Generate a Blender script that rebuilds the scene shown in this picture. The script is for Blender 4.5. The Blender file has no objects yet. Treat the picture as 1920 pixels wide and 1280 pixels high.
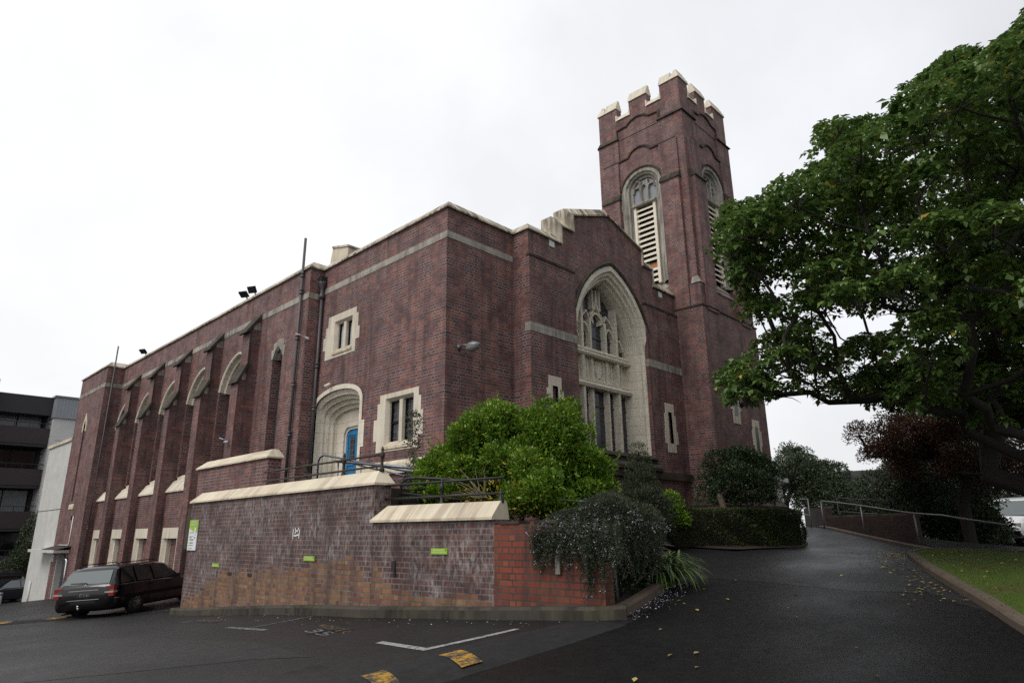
import bpy, bmesh, math, random
import numpy as np
from mathutils import Vector, Matrix
from mathutils.geometry import tessellate_polygon
R = math.radians
random.seed(11)
rng = np.random.default_rng(11)
S = bpy.context.scene
COL = S.collection

# ------------------------------------------------------------------ materials
class NT:
    def __init__(s, name):
        s.m = bpy.data.materials.new(name); s.m.use_nodes = True
        s.t = s.m.node_tree; s.n = s.t.nodes; s.n.clear()
        s.out = s.n.new('ShaderNodeOutputMaterial'); s.b = s.n.new('ShaderNodeBsdfPrincipled')
        s.t.links.new(s.b.outputs[0], s.out.inputs[0])
        s.tc = s.n.new('ShaderNodeTexCoord'); s.uv = s.tc.outputs['UV']
        s.pos = s.n.new('ShaderNodeNewGeometry').outputs['Position']
    def link(s, a, b): s.t.links.new(a, b)
    def setin(s, sock, v):
        if hasattr(v, 'links') or isinstance(v, bpy.types.NodeSocket): s.link(v, sock)
        elif isinstance(v, (tuple, list)) and sock.type == 'RGBA' and len(v) == 3: sock.default_value = (*v, 1)
        else: sock.default_value = v
    def map(s, vec, sc=(1, 1, 1), loc=(0, 0, 0)):
        n = s.n.new('ShaderNodeMapping'); s.link(vec, n.inputs[0]); n.inputs['Scale'].default_value = sc; n.inputs['Location'].default_value = loc
        return n.outputs[0]
    def noise(s, vec, scale, detail=4, rough=.55, col=False):
        n = s.n.new('ShaderNodeTexNoise'); s.link(vec, n.inputs['Vector']); n.inputs['Scale'].default_value = scale
        n.inputs['Detail'].default_value = detail; n.inputs['Roughness'].default_value = rough
        return n.outputs['Color' if col else 'Fac']
    def ramp(s, f, stops, interp='LINEAR'):
        n = s.n.new('ShaderNodeValToRGB'); s.link(f, n.inputs[0]); e = n.color_ramp.elements; n.color_ramp.interpolation = interp
        while len(e) < len(stops): e.new(.5)
        for k, (p, c) in enumerate(stops):
            e[k].position = p; e[k].color = (c, c, c, 1) if isinstance(c, (int, float)) else (*c, 1)
        return n.outputs[0]
    def mix(s, f, a, b, mode='MIX'):
        n = s.n.new('ShaderNodeMix'); n.data_type = 'RGBA'; n.blend_type = mode
        s.setin(n.inputs[0], f); s.setin(n.inputs[6], a); s.setin(n.inputs[7], b); return n.outputs[2]
    def math(s, op, a, b=0.0, c=None, clamp=False):
        n = s.n.new('ShaderNodeMath'); n.operation = op; n.use_clamp = clamp
        s.setin(n.inputs[0], a); s.setin(n.inputs[1], b)
        if c is not None: s.setin(n.inputs[2], c)
        return n.outputs[0]
    def sep(s, v):
        n = s.n.new('ShaderNodeSeparateXYZ'); s.link(v, n.inputs[0]); return n.outputs
    def comb(s, x, y, z=0.0):
        n = s.n.new('ShaderNodeCombineXYZ'); s.setin(n.inputs[0], x); s.setin(n.inputs[1], y); s.setin(n.inputs[2], z); return n.outputs[0]
    def bump(s, h, strength=.3, dist=.01):
        n = s.n.new('ShaderNodeBump'); n.inputs['Strength'].default_value = strength; n.inputs['Distance'].default_value = dist
        s.link(h, n.inputs['Height']); s.link(n.outputs[0], s.b.inputs['Normal'])
    def rnd(s):
        return s.n.new('ShaderNodeNewGeometry').outputs['Random Per Island']
    def done(s, col=None, rough=.7, metal=0.0, spec=.5, **kw):
        if col is not None: s.setin(s.b.inputs['Base Color'], col)
        s.setin(s.b.inputs['Roughness'], rough); s.setin(s.b.inputs['Metallic'], metal); s.b.inputs['Specular IOR Level'].default_value = spec
        for k, v in kw.items(): s.setin(s.b.inputs[k.replace('_', ' ')], v)
        return s.m

def brick_nodes(t, vec, bw, rh, mortar=.011, squash=.5, off=.5):
    n = t.n.new('ShaderNodeTexBrick'); t.link(vec, n.inputs['Vector'])
    n.inputs['Color1'].default_value = (0, 0, 0, 1); n.inputs['Color2'].default_value = (1, 1, 1, 1); n.inputs['Mortar'].default_value = (.5, .5, .5, 1)
    n.inputs['Scale'].default_value = 1; n.inputs['Mortar Size'].default_value = mortar; n.inputs['Mortar Smooth'].default_value = .15
    n.inputs['Brick Width'].default_value = bw; n.inputs['Row Height'].default_value = rh
    n.offset = off; n.offset_frequency = 2; n.squash = squash; n.squash_frequency = 2
    return n.outputs['Color'], n.outputs['Fac']

def mat_brick(name, cols, mortar, rh=.0869, bw=.235, msize=.011, stain=.45, dark_streak=.35, white=0.0, orange=False, rough=.72):
    t = NT(name)
    wob = t.noise(t.uv, 9, 2, .5, True)
    vv = t.n.new('ShaderNodeVectorMath'); vv.operation = 'MULTIPLY_ADD'; t.link(wob, vv.inputs[0]); vv.inputs[1].default_value = (.007, .007, 0); t.link(t.uv, vv.inputs[2])
    c, f = brick_nodes(t, vv.outputs[0], bw, rh, msize)
    # every brick its own tone
    b = t.ramp(c, cols)
    fine = t.noise(t.uv, 55, 4, .6)
    b = t.mix(t.math('MULTIPLY', fine, .5), b, t.mix(.5, b, (.02, .015, .018)))
    big = t.noise(t.uv, .55, 5, .62)
    b = t.mix(t.ramp(big, [(.42, 0), (.72, stain)]), b, (.055, .032, .034))
    mc = t.mix(t.ramp(t.noise(t.uv, 1.7, 4, .6), [(.4, 0), (.65, .8)]), mortar, (.035, .028, .027))
    if orange:
        u, v, _ = t.sep(t.uv)
        us = t.math('SNAP', u, .1175); vs = t.math('SNAP', v, rh)
        lim = t.n.new('ShaderNodeFloatCurve'); cm = lim.mapping.curves[0]
        pts = orange
        cm.points[0].location = pts[0]; cm.points[1].location = pts[-1]
        for p in pts[1:-1]: cm.points.new(*p)
        lim.mapping.update()
        x = t.math('DIVIDE', t.math('ADD', us, 8.0), 16.0); t.link(x, lim.inputs['Value'])
        wob2 = t.math('MULTIPLY', t.math('SUBTRACT', t.noise(t.comb(us, vs), 2.6, 3), .5), .42)
        h = t.math('ADD', t.math('SUBTRACT', t.math('MULTIPLY', lim.outputs[0], 2.0), .8), wob2)
        mk = t.math('GREATER_THAN', h, vs)
        oc = t.ramp(c, [(0, (.20, .095, .040)), (.3, (.30, .155, .058)), (.6, (.24, .105, .048)), (.82, (.13, .055, .036)), (1, (.34, .20, .085))])
        oc = t.mix(t.ramp(t.noise(t.map(t.uv, (3, .8, 1)), 1.2, 4), [(.52, 0), (.7, .75)]), oc, (.06, .04, .03))
        b = t.mix(t.math('MULTIPLY', mk, t.ramp(t.noise(t.uv, 1.1, 4), [(.3, .95), (.7, .55)])), b, oc)
    mid = t.noise(t.map(t.uv, (1.0, 1.6, 1), (5, 2, 0)), 1.9, 5, .7)
    b = t.mix(t.ramp(mid, [(.52, 0), (.78, .22)]), b, tuple(x * 2.2 for x in cols[2][1]))
    b = t.mix(t.ramp(mid, [(.22, .3), (.42, 0)]), b, (.035, .022, .022))
    col = t.mix(f, b, mc)
    keep = mk if orange else None
    if dark_streak:
        st = t.noise(t.map(t.uv, (2.6, .22, 1)), 1.0, 5, .65)
        col = t.mix(t.ramp(st, [(.48, 0), (.68, dark_streak)]), col, (.028, .02, .02))
    run = t.noise(t.map(t.uv, (6.5, .16, 1), (2, 0, 0)), 1.0, 4, .6); run2 = t.noise(t.map(t.uv, (.5, .5, 1), (9, 4, 0)), 1.0, 3, .5)
    rk = t.math('MULTIPLY', t.ramp(run, [(.56, 0), (.68, 1)]), t.ramp(run2, [(.45, 0), (.6, 1)]))
    col = t.mix(t.math('MULTIPLY', rk, .4), col, (.03, .022, .02))
    lk = t.math('MULTIPLY', t.ramp(run, [(.30, 1), (.42, 0)]), t.ramp(run2, [(.40, 1), (.52, 0)]))
    col = t.mix(t.math('MULTIPLY', lk, .22), col, (.34, .29, .26))
    if white:
        w1 = t.noise(t.map(t.uv, (1.3, .8, 1), (3, 7, 0)), 1.1, 6, .7); w2 = t.noise(t.map(t.uv, (9, 3.2, 1)), 1.6, 4, .7)
        w = t.math('MULTIPLY', t.ramp(w1, [(.4, 0), (.62, 1)]), t.ramp(w2, [(.42, 0), (.66, 1)]))
        ww = t.math('MULTIPLY', w, white)
        if keep is not None: ww = t.math('MULTIPLY', ww, t.math('SUBTRACT', 1.0, t.math('MULTIPLY', keep, .8)))
        col = t.mix(ww, col, (.36, .325, .315))
    t.bump(t.math('ADD', t.math('SUBTRACT', 1.0, f), t.math('MULTIPLY', fine, .35)), .55, .008)
    return t.done(col, rough, spec=.35)

MAIN = [(0, (0.094, 0.050, 0.062)), (.2, (0.149, 0.066, 0.068)), (.42, (0.209, 0.082, 0.074)), (.62, (0.171, 0.066, 0.062)), (.82, (0.252, 0.093, 0.077)), (.94, (0.344, 0.113, 0.073)), (1, (0.097, 0.077, 0.104))]
M = {}
M['sooty_brick'] = mat_brick('sooty_brick', MAIN, (.20, .168, .15), stain=.75, dark_streak=.9)
M['shaded_brick'] = mat_brick('shaded_brick', [(0, (.020, .013, .012)), (.5, (.034, .018, .015)), (1, (.05, .024, .018))], (.03, .026, .022), stain=.6)  # near-black tone puts the tree shade into the low walls' colour
M['brick'] = mat_brick('brick', MAIN, (.27, .228, .205), stain=.5, dark_streak=.6)
M['fence_brick'] = mat_brick('fence_brick', [(0, (.052, .030, .036)), (.3, (.085, .036, .034)), (.6, (.12, .042, .034)), (.85, (.075, .033, .036)), (1, (.15, .052, .036))], (.17, .145, .125), stain=.35, dark_streak=.7, white=.85,
    orange=[(0, .70), (.19, .70), (.33, .70), (.362, .82), (.376, .93), (.40, .97), (.45, .92), (.495, .86), (.61, .81), (.72, .76), (.767, .70), (.82, .54), (.886, .38), (1, .2)])
M['red_brick'] = mat_brick('red_brick', [(0, (0.207, 0.044, 0.023)), (.4, (0.259, 0.052, 0.025)), (.7, (0.164, 0.035, 0.021)), (.9, (0.276, 0.075, 0.031)), (1, (0.103, 0.030, 0.025))], (0.087, 0.066, 0.049), rh=.0915, bw=.245, msize=.012, stain=.6, dark_streak=.85)

def mat_stone(name, base, dark, joints=True, streak=.5, moss=0.0, jw=.62, jh=.31, rough=.85):
    t = NT(name)
    n1 = t.noise(t.pos, 2.2, 6, .62); n2 = t.noise(t.pos, 19, 4, .55)
    col = t.mix(t.ramp(n1, [(.35, 0), (.75, .35)]), base, tuple(c * .62 for c in base))
    col = t.mix(t.math('MULTIPLY', n2, .2), col, tuple(c * .7 for c in base))
    s1 = t.noise(t.map(t.uv, (5.5, .7, 1)), 1.0, 6, .68); s2 = t.noise(t.pos, .8, 3, .5)
    k = t.math('MULTIPLY', t.ramp(s1, [(.40, 0), (.57, 1)]), t.ramp(s2, [(.36, .15), (.56, 1)]))
    col = t.mix(t.math('MULTIPLY', k, streak), col, dark)
    if moss: col = t.mix(t.math('MULTIPLY', t.ramp(t.noise(t.pos, 1.5, 4), [(.45, 0), (.6, 1)]), moss), col, (.16, .155, .08))
    h = n2
    if joints:
        c, f = brick_nodes(t, t.uv, jw, jh, .006, 1.0, .5)
        col = t.mix(t.math('MULTIPLY', t.math('SUBTRACT', c, .5), .22), col, (.2, .17, .13))
        col = t.mix(t.math('MULTIPLY', f, .55), col, (.12, .10, .085)); h = t.math('SUBTRACT', n2, t.math('MULTIPLY', f, 1.5))
    t.bump(h, .14, .005)
    return t.done(col, rough, spec=.3)
M['stone'] = mat_stone('stone', (.80, .735, .61), (.34, .29, .23), streak=.28)
M['stone_plain'] = mat_stone('stone_plain', (.72, .65, .53), (.26, .21, .165), joints=False, streak=.4)
M['coping'] = mat_stone('coping', (.68, .61, .49), (.085, .058, .050), joints=True, jw=.95, jh=3.0, streak=1.0, moss=.35)
M['coping_clean'] = mat_stone('coping_clean', (.70, .62, .475), (.25, .185, .13), joints=True, jw=1.1, jh=3.0, streak=.55)
M['stone_grey'] = mat_stone('stone_grey', (.43, .40, .35), (.07, .062, .055), streak=.75, moss=.2)
M['weathered'] = mat_stone('weathered', (.058, .045, .038), (.016, .013, .012), joints=False, streak=.8, moss=.22)
M['parapet_stone'] = mat_stone('parapet_stone', (.78, .71, .58), (.3, .25, .2), joints=False, streak=.3)
M['concrete'] = mat_stone('concrete', (.062, .053, .043), (.014, .012, .010), joints=False, streak=.8, moss=.15)
M['kerb_stone'] = mat_stone('kerb_stone', (.12, .09, .068), (.06, .045, .035), joints=False, streak=.5)

def mat_plain(name, col, rough=.6, metal=0.0, var=.25, scale=6, spec=.5, **kw):
    t = NT(name); n = t.noise(t.pos, scale, 5, .6)
    c = t.mix(t.ramp(n, [(.35, 0), (.7, var)]), col, tuple(x * .45 for x in col))
    t.bump(n, .08, .004)
    return t.done(c, rough, metal, spec, **kw)
M['white_wall'] = mat_plain('white_wall', (.62, .62, .60), .8, var=.25, scale=1.2)
M['cream_wall'] = mat_plain('cream_wall', (.55, .54, .51), .85, var=.3, scale=1.5)
M['dark_clad'] = mat_plain('dark_clad', (.022, .022, .028), .55, scale=2)
M['brown_clad'] = mat_plain('brown_clad', (.035, .022, .024), .55, scale=2)
M['iron'] = mat_plain('iron', (.030, .030, .030), .5, .4, scale=20)
M['rust_iron'] = mat_plain('rust_iron', (.05, .04, .03), .7, .3, var=.6, scale=25)
M['steel'] = mat_plain('steel', (.16, .18, .22), .35, .8, scale=15)
M['galv'] = mat_plain('galv', (.20, .20, .21), .5, .6, scale=12)
M['pipe'] = mat_plain('pipe', (.075, .066, .070), .5, .1, scale=8)
M['lead'] = mat_plain('lead', (.10, .10, .105), .5, .5, scale=20)
M['blue_door'] = mat_plain('blue_door', (.018, .20, .43), .42, scale=5, var=.2)
M['white_paint'] = mat_plain('white_paint', (.70, .70, .68), .5, var=.15)
M['green_sign'] = mat_plain('green_sign', (.30, .48, .015), .45, var=.1)
M['pale_green'] = mat_plain('pale_green', (.45, .58, .16), .45, var=.1)
M['sign_white'] = mat_plain('sign_white', (.74, .74, .75), .45, var=.1)
M['sign_dark'] = mat_plain('sign_dark', (.06, .06, .07), .5, var=.1)
M['sign_red'] = mat_plain('sign_red', (.42, .02, .03), .5, var=.1)
M['sign_blue'] = mat_plain('sign_blue', (.02, .07, .30), .5, var=.1)
M['brown_panel'] = mat_plain('brown_panel', (.13, .055, .045), .6)
M['timber'] = mat_plain('timber', (.24, .22, .19), .8, var=.5, scale=14)
M['black'] = mat_plain('black', (.012, .012, .012), .6)
M['black_plastic'] = mat_plain('black_plastic', (.005, .005, .006), .45, spec=.15)
M['rubber'] = mat_plain('rubber', (.014, .014, .014), .85)
M['chrome'] = mat_plain('chrome', (.62, .62, .64), .18, 1.0, var=.1)
M['alloy'] = mat_plain('alloy', (.42, .40, .40), .32, .8, var=.3)
M['lamp_lens'] = mat_plain('lamp_lens', (.28, .28, .27), .2, scale=9)
M['tail_red'] = mat_plain('tail_red', (.22, .005, .005), .15, var=.2, Coat_Weight=.6)
M['tail_amber'] = mat_plain('tail_amber', (.26, .045, .004), .15, var=.2, Coat_Weight=.6)
M['tail_clear'] = mat_plain('tail_clear', (.32, .32, .33), .15, var=.1)
M['car_black'] = mat_plain('car_black', (.003, .0032, .0045), .22, 0, var=.1, scale=3, spec=.3, Coat_Weight=.45, Coat_Roughness=.05)
M['car_dark'] = mat_plain('car_dark', (.010, .011, .016), .2, 0, var=.1, scale=3, Coat_Weight=1.0)
M['van_white'] = mat_plain('van_white', (.68, .69, .70), .3, 0, var=.1, scale=3, Coat_Weight=.5)
M['corrugated'] = mat_plain('corrugated', (.30, .32, .35), .5, .3, var=.1)
M['louvre'] = mat_plain('louvre', (.76, .69, .57), .6, var=.25, scale=5)
M['orange_board'] = mat_plain('orange_board', (.45, .18, .06), .7)
M['soil'] = mat_plain('soil', (.028, .020, .015), .95, var=.6, scale=8)
M['bark'] = mat_plain('bark', (.024, .020, .016), .9, var=.75, scale=9)
M['bark_pale'] = mat_plain('bark_pale', (.15, .115, .08), .9, var=.6, scale=9)
M['twig'] = mat_plain('twig', (.20, .15, .10), .9, var=.4, scale=12)

def mat_glass(name, tint=(.012, .014, .016), rough=.06, grid=None, lead=(.10, .10, .11), wob=.0):
    t = NT(name); col = tint; r = rough
    if grid:
        c, f = brick_nodes(t, t.uv, grid[0], grid[1], .009, 1.0, 0.0)
        cc = t.mix(t.math('MULTIPLY', c, .7), tint, tuple(x * 3 + .01 for x in tint)); col = t.mix(f, cc, lead); r = t.mix(f, (rough,) * 3, (.6,) * 3)
        t.bump(t.math('ADD', t.math('MULTIPLY', c, .5), f), .25, .004)
    elif wob:
        t.bump(t.noise(t.pos, 3.0, 2), wob, .01)
    return t.done(col, r, spec=.6)
M['leaded'] = mat_glass('leaded', (.018, .018, .022), .16, (.13, .17))
M['glass'] = mat_glass('glass', (.010, .012, .014), .05, wob=.05)
M['car_glass'] = mat_glass('car_glass', (.010, .012, .013), .04)
M['screen_glass'] = mat_glass('screen_glass', (.13, .15, .15), .05)
M['pale_glass'] = mat_glass('pale_glass', (.50, .52, .54), .12, wob=.05)
M['grey_glass'] = mat_glass('grey_glass', (.22, .235, .26), .12, wob=.05)

def mat_leaf(name, cols, rough=.42, trans=.18, spec=.4):
    t = NT(name); c = t.ramp(t.rnd(), cols)
    c = t.mix(t.ramp(t.noise(t.pos, .9, 3), [(.35, 0), (.65, .35)]), c, tuple(x * .55 for x in cols[0][1]))
    t.done(c, rough, spec=spec)
    tr = t.n.new('ShaderNodeBsdfTranslucent'); t.link(c, tr.inputs[0])
    mx = t.n.new('ShaderNodeMixShader'); mx.inputs[0].default_value = trans
    t.link(t.b.outputs[0], mx.inputs[1]); t.link(tr.outputs[0], mx.inputs[2]); t.link(mx.outputs[0], t.out.inputs[0])
    return t.m
M['leaf_tree'] = mat_leaf('leaf_tree', [(0, (0.062, 0.115, 0.030)), (.35, (0.096, 0.174, 0.040)), (.7, (0.150, 0.240, 0.056)), (.95, (0.202, 0.287, 0.080)), (.975, (0.202, 0.287, 0.080)), (1, (0.499, 0.348, 0.049))], .36, .28)
M['leaf_bush'] = mat_leaf('leaf_bush', [(0, (0.067, 0.148, 0.015)), (.4, (0.134, 0.263, 0.022)), (.8, (0.231, 0.381, 0.036)), (.95, (0.337, 0.481, 0.061)), (1, (0.674, 0.507, 0.046))], .4, .28)
M['leaf_yellow'] = mat_leaf('leaf_yellow', [(0, (.32, .27, .02)), (.6, (.42, .33, .03)), (1, (.25, .26, .03))], .5, .3)
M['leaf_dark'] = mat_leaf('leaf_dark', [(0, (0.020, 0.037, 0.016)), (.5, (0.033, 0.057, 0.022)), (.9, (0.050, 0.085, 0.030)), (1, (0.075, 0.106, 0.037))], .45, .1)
M['leaf_olive'] = mat_leaf('leaf_olive', [(0, (0.036, 0.050, 0.026)), (.5, (0.058, 0.079, 0.038)), (1, (0.096, 0.120, 0.060))], .5, .12)
M['leaf_grey'] = mat_leaf('leaf_grey', [(0, (.05, .065, .04)), (.5, (.085, .10, .065)), (1, (.13, .145, .10))], .55, .12)
M['leaf_hedge'] = mat_leaf('leaf_hedge', [(0, (0.026, 0.044, 0.013)), (.5, (0.047, 0.072, 0.018)), (.9, (0.078, 0.111, 0.029)), (1, (0.130, 0.130, 0.039))], .5, .12)
M['leaf_round'] = mat_leaf('leaf_round', [(0, (.040, .060, .030)), (.5, (.065, .092, .045)), (1, (.11, .14, .08))], .55, .12)
M['leaf_maple'] = mat_leaf('leaf_maple', [(0, (.055, .022, .014)), (.4, (.09, .04, .022)), (.75, (.06, .042, .018)), (1, (.15, .06, .03))], .5, .2)
M['leaf_strap'] = mat_leaf('leaf_strap', [(0, (.07, .12, .03)), (.6, (.11, .18, .05)), (1, (.17, .24, .09))], .4, .2)
M['leaf_rosemary'] = mat_leaf('leaf_rosemary', [(0, (.022, .032, .014)), (.6, (.042, .056, .026)), (1, (.075, .09, .05))], .6, .12)
M['flower'] = mat_leaf('flower', [(0, (.42, .42, .54)), (.5, (.56, .56, .66)), (1, (.70, .70, .76))], .6, .3)
M['fallen'] = mat_leaf('fallen', [(0, (.30, .24, .06)), (.5, (.40, .35, .10)), (.8, (.22, .13, .05)), (1, (.42, .40, .2))], .6, .1)
M['petal'] = mat_leaf('petal', [(0, (.52, .50, .62)), (1, (.70, .68, .76))], .6, .1)

def mat_asphalt(name, base=.020, wet=True, tint=(1.06, 1.0, 1.04), spec=.28):
    t = NT(name); fine = t.noise(t.pos, 130, 3, .7); mid = t.noise(t.pos, 7, 5, .6); big = t.noise(t.pos, .35, 5, .6)
    v = t.math('MULTIPLY', t.math('MULTIPLY', t.ramp(mid, [(.3, .62), (.7, 1.3)]), t.ramp(t.noise(t.pos, 26, 4, .7), [(.3, .7), (.7, 1.3)])), base)
    v = t.math('MULTIPLY', v, t.ramp(big, [(.35, .75), (.65, 1.3)]))
    v = t.math('ADD', v, t.math('MULTIPLY', t.ramp(fine, [(.60, 0), (.78, 1)]), .05))
    v = t.math('MULTIPLY', v, t.ramp(t.noise(t.pos, 1.6, 2, .5), [(.27, .45), (.34, 1)]))
    c = t.n.new('ShaderNodeCombineColor')
    for k in range(3): t.link(t.math('MULTIPLY', v, tint[k]), c.inputs[k])
    x, y, z = t.sep(t.pos)
    pud = t.noise(t.map(t.pos, (.28, .5, 1), (1.7, .4, 0)), 1.0, 5, .55)
    rough = t.ramp(pud, [(.40, .56), (.56, .46), (.68, .36)]) if wet else .75
    crack = t.n.new('ShaderNodeTexVoronoi'); crack.feature = 'DISTANCE_TO_EDGE'; crack.inputs['Scale'].default_value = .45
    t.link(t.mix(.25, t.pos, t.noise(t.pos, 2.5, 4, .6, True)), crack.inputs['Vector'])
    ck = t.math('MULTIPLY', t.ramp(crack.outputs['Distance'], [(.0, 1), (.006, 0)]), t.ramp(t.noise(t.pos, .5, 2), [(.5, 0), (.6, .8)]))
    col = t.mix(ck, c.outputs[0], (.006, .006, .006))
    t.bump(t.math('ADD', fine, t.math('MULTIPLY', mid, .6)), .5, .006)
    return t.done(col, rough, spec=spec)
M['asphalt'] = mat_asphalt('asphalt', .0125)
M['asphalt_drive'] = mat_asphalt('asphalt_drive', .0105, tint=(.98, 1.0, 1.06), spec=.17)
M['asphalt_new'] = mat_asphalt('asphalt_new', .0065, tint=(1.0, 1.0, 1.08), spec=.13)
M['asphalt_patch'] = mat_asphalt('asphalt_patch', .0175, tint=(1.04, 1.0, 1.08))
M['asphalt_hump'] = mat_asphalt('asphalt_hump', .013, False)

def mat_worn(name, col, cover=.5, scale=14, under=(.022, .021, .022)):
    t = NT(name); n = t.noise(t.pos, scale, 6, .72); n2 = t.noise(t.pos, scale * 5, 3, .7)
    k = t.ramp(t.math('ADD', t.math('MULTIPLY', n, .7), t.math('MULTIPLY', n2, .3)), [(cover - .06, 0), (cover + .06, 1)])
    t.bump(n2, .4, .005)
    return t.done(t.mix(k, under, t.mix(n2, col, tuple(c * .7 for c in col))), .65)
M['line_white'] = mat_worn('line_white', (.36, .36, .36), .45)
M['line_faint'] = mat_worn('line_faint', (.22, .22, .22), .50)
M['line_orange'] = mat_worn('line_orange', (.30, .16, .02), .54)
M['hump_yellow'] = mat_worn('hump_yellow', (.50, .27, .012), .52, 6)

def mat_grass():
    t = NT('grass'); n = t.noise(t.pos, .9, 5, .65); n2 = t.noise(t.pos, 40, 3, .7)
    c = t.mix(n2, (.040, .068, .010), (.085, .13, .018)); c = t.mix(t.ramp(n, [(.52, 0), (.66, .85)]), c, (.085, .055, .022))
    t.bump(n2, .8, .03)
    return t.done(c, .9, spec=.2)
M['grass'] = mat_grass()
M['blade'] = mat_leaf('blade', [(0, (.045, .075, .010)), (.6, (.075, .125, .016)), (.9, (.11, .15, .03)), (1, (.16, .13, .05))], .6, .2)

# ------------------------------------------------------------------ mesh helpers
class MB:
    def __init__(s): s.v = []; s.f = []; s.mi = []; s.mats = []; s.cur = 0; s.sm = []; s.smooth = False
    def mat(s, m):
        m = M[m] if isinstance(m, str) else m
        if m not in s.mats: s.mats.append(m)
        s.cur = s.mats.index(m); return s
    def add(s, vs, fs):
        b = len(s.v); s.v += [tuple(p) for p in vs]
        for f in fs: s.f.append([b + i for i in f]); s.mi.append(s.cur); s.sm.append(s.smooth)
    def box(s, x0, x1, y0, y1, z0, z1):
        s.add([(x0, y0, z0), (x1, y0, z0), (x1, y1, z0), (x0, y1, z0), (x0, y0, z1), (x1, y0, z1), (x1, y1, z1), (x0, y1, z1)],
              [(0, 3, 2, 1), (4, 5, 6, 7), (0, 1, 5, 4), (1, 2, 6, 5), (2, 3, 7, 6), (3, 0, 4, 7)])
    def obox(s, c, ax, ay, az):
        c, ax, ay, az = map(Vector, (c, ax, ay, az)); vs = []
        for k in (-1, 1):
            for (i, j) in ((-1, -1), (1, -1), (1, 1), (-1, 1)): vs.append(c + ax * i + ay * j + az * k)
        s.add(vs, [(0, 3, 2, 1), (4, 5, 6, 7), (0, 1, 5, 4), (1, 2, 6, 5), (2, 3, 7, 6), (3, 0, 4, 7)])
    def poly(s, pts): s.add(pts, [tuple(range(len(pts)))])
    def prism(s, mapf, outline, d0, d1, holes=(), back=True):
        loops = [list(outline)] + [list(h) for h in holes]; flat = [p for l in loops for p in l]
        tris = tessellate_polygon([[Vector((p[0], p[1], 0)) for p in l] for l in loops]) if (holes or len(outline) > 4) else [tuple(range(len(outline)))]
        n = len(flat); vs = [mapf(p[0], p[1], d0) for p in flat] + [mapf(p[0], p[1], d1) for p in flat]
        fs = [tuple(t) for t in tris] + ([tuple(i + n for i in t) for t in tris] if back else [])
        b = 0
        for l in loops:
            m = len(l)
            for i in range(m): fs.append((b + i, b + (i + 1) % m, n + b + (i + 1) % m, n + b + i))
            b += m
        s.add(vs, fs)
    def tube(s, pts, r, n=8, cap=True):
        pts = [Vector(p) for p in pts]; rs = r if isinstance(r, (list, tuple)) else [r] * len(pts); vs = []
        for i, p in enumerate(pts):
            d = (pts[min(i + 1, len(pts) - 1)] - pts[max(i - 1, 0)]).normalized()
            a = d.orthogonal().normalized() if i == 0 else (a - d * a.dot(d)).normalized()
            b = d.cross(a)
            for k in range(n): vs.append(p + (a * math.cos(2 * math.pi * k / n) + b * math.sin(2 * math.pi * k / n)) * rs[i])
        fs = [(i * n + k, i * n + (k + 1) % n, (i + 1) * n + (k + 1) % n, (i + 1) * n + k) for i in range(len(pts) - 1) for k in range(n)]
        if cap: fs += [tuple(range(n))[::-1], tuple(range((len(pts) - 1) * n, len(pts) * n))]
        o = s.smooth; s.smooth = True; s.add(vs, fs); s.smooth = o
    def lathe(s, base, prof, n=12, axis='Z'):
        vs = []; base = Vector(base)
        for (r, h) in prof:
            for k in range(n):
                a = 2 * math.pi * k / n; c, q = r * math.cos(a), r * math.sin(a)
                vs.append(base + Vector({'Z': (c, q, h), 'X': (h, c, q), 'Y': (c, h, q)}[axis]))
        fs = [(i * n + k, i * n + (k + 1) % n, (i + 1) * n + (k + 1) % n, (i + 1) * n + k) for i in range(len(prof) - 1) for k in range(n)]
        fs += [tuple(range(n))[::-1], tuple(range((len(prof) - 1) * n, len(prof) * n))]
        o = s.smooth; s.smooth = True; s.add(vs, fs); s.smooth = o
    def sweep(s, path, sec, mapf, closed=False, caps=True):
        """section points (n, w): n = offset to the right of the path direction, w = third axis"""
        P = [Vector(p) for p in path]; N = len(P); vs = []
        for i in range(N):
            a = P[i] - P[i - 1] if (i > 0 or closed) else P[1] - P[0]
            b = P[(i + 1) % N] - P[i] if (i < N - 1 or closed) else P[-1] - P[-2]
            a = a.normalized(); b = b.normalized(); na = Vector((a.y, -a.x)); nb = Vector((b.y, -b.x)); m = na + nb
            m = m / max(.25, m.dot(na)) if m.length > 1e-6 else na
            for (n_, w) in sec: q = P[i] + m * n_; vs.append(mapf(q.x, q.y, w))
        k = len(sec); fs = []
        for i in range(N if closed else N - 1):
            j = (i + 1) % N
            for q in range(k): fs.append((i * k + q, i * k + (q + 1) % k, j * k + (q + 1) % k, j * k + q))
        if caps and not closed: fs += [tuple(range(k))[::-1], tuple(range((N - 1) * k, N * k))]
        s.add(vs, fs)
    def loft(s, loops, closed=True):
        k = len(loops[0]); fs = []
        for i in range(len(loops) - 1):
            for q in range(k if closed else k - 1): fs.append((i * k + q, i * k + (q + 1) % k, (i + 1) * k + (q + 1) % k, (i + 1) * k + q))
        s.add([p for l in loops for p in l], fs)

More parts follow.
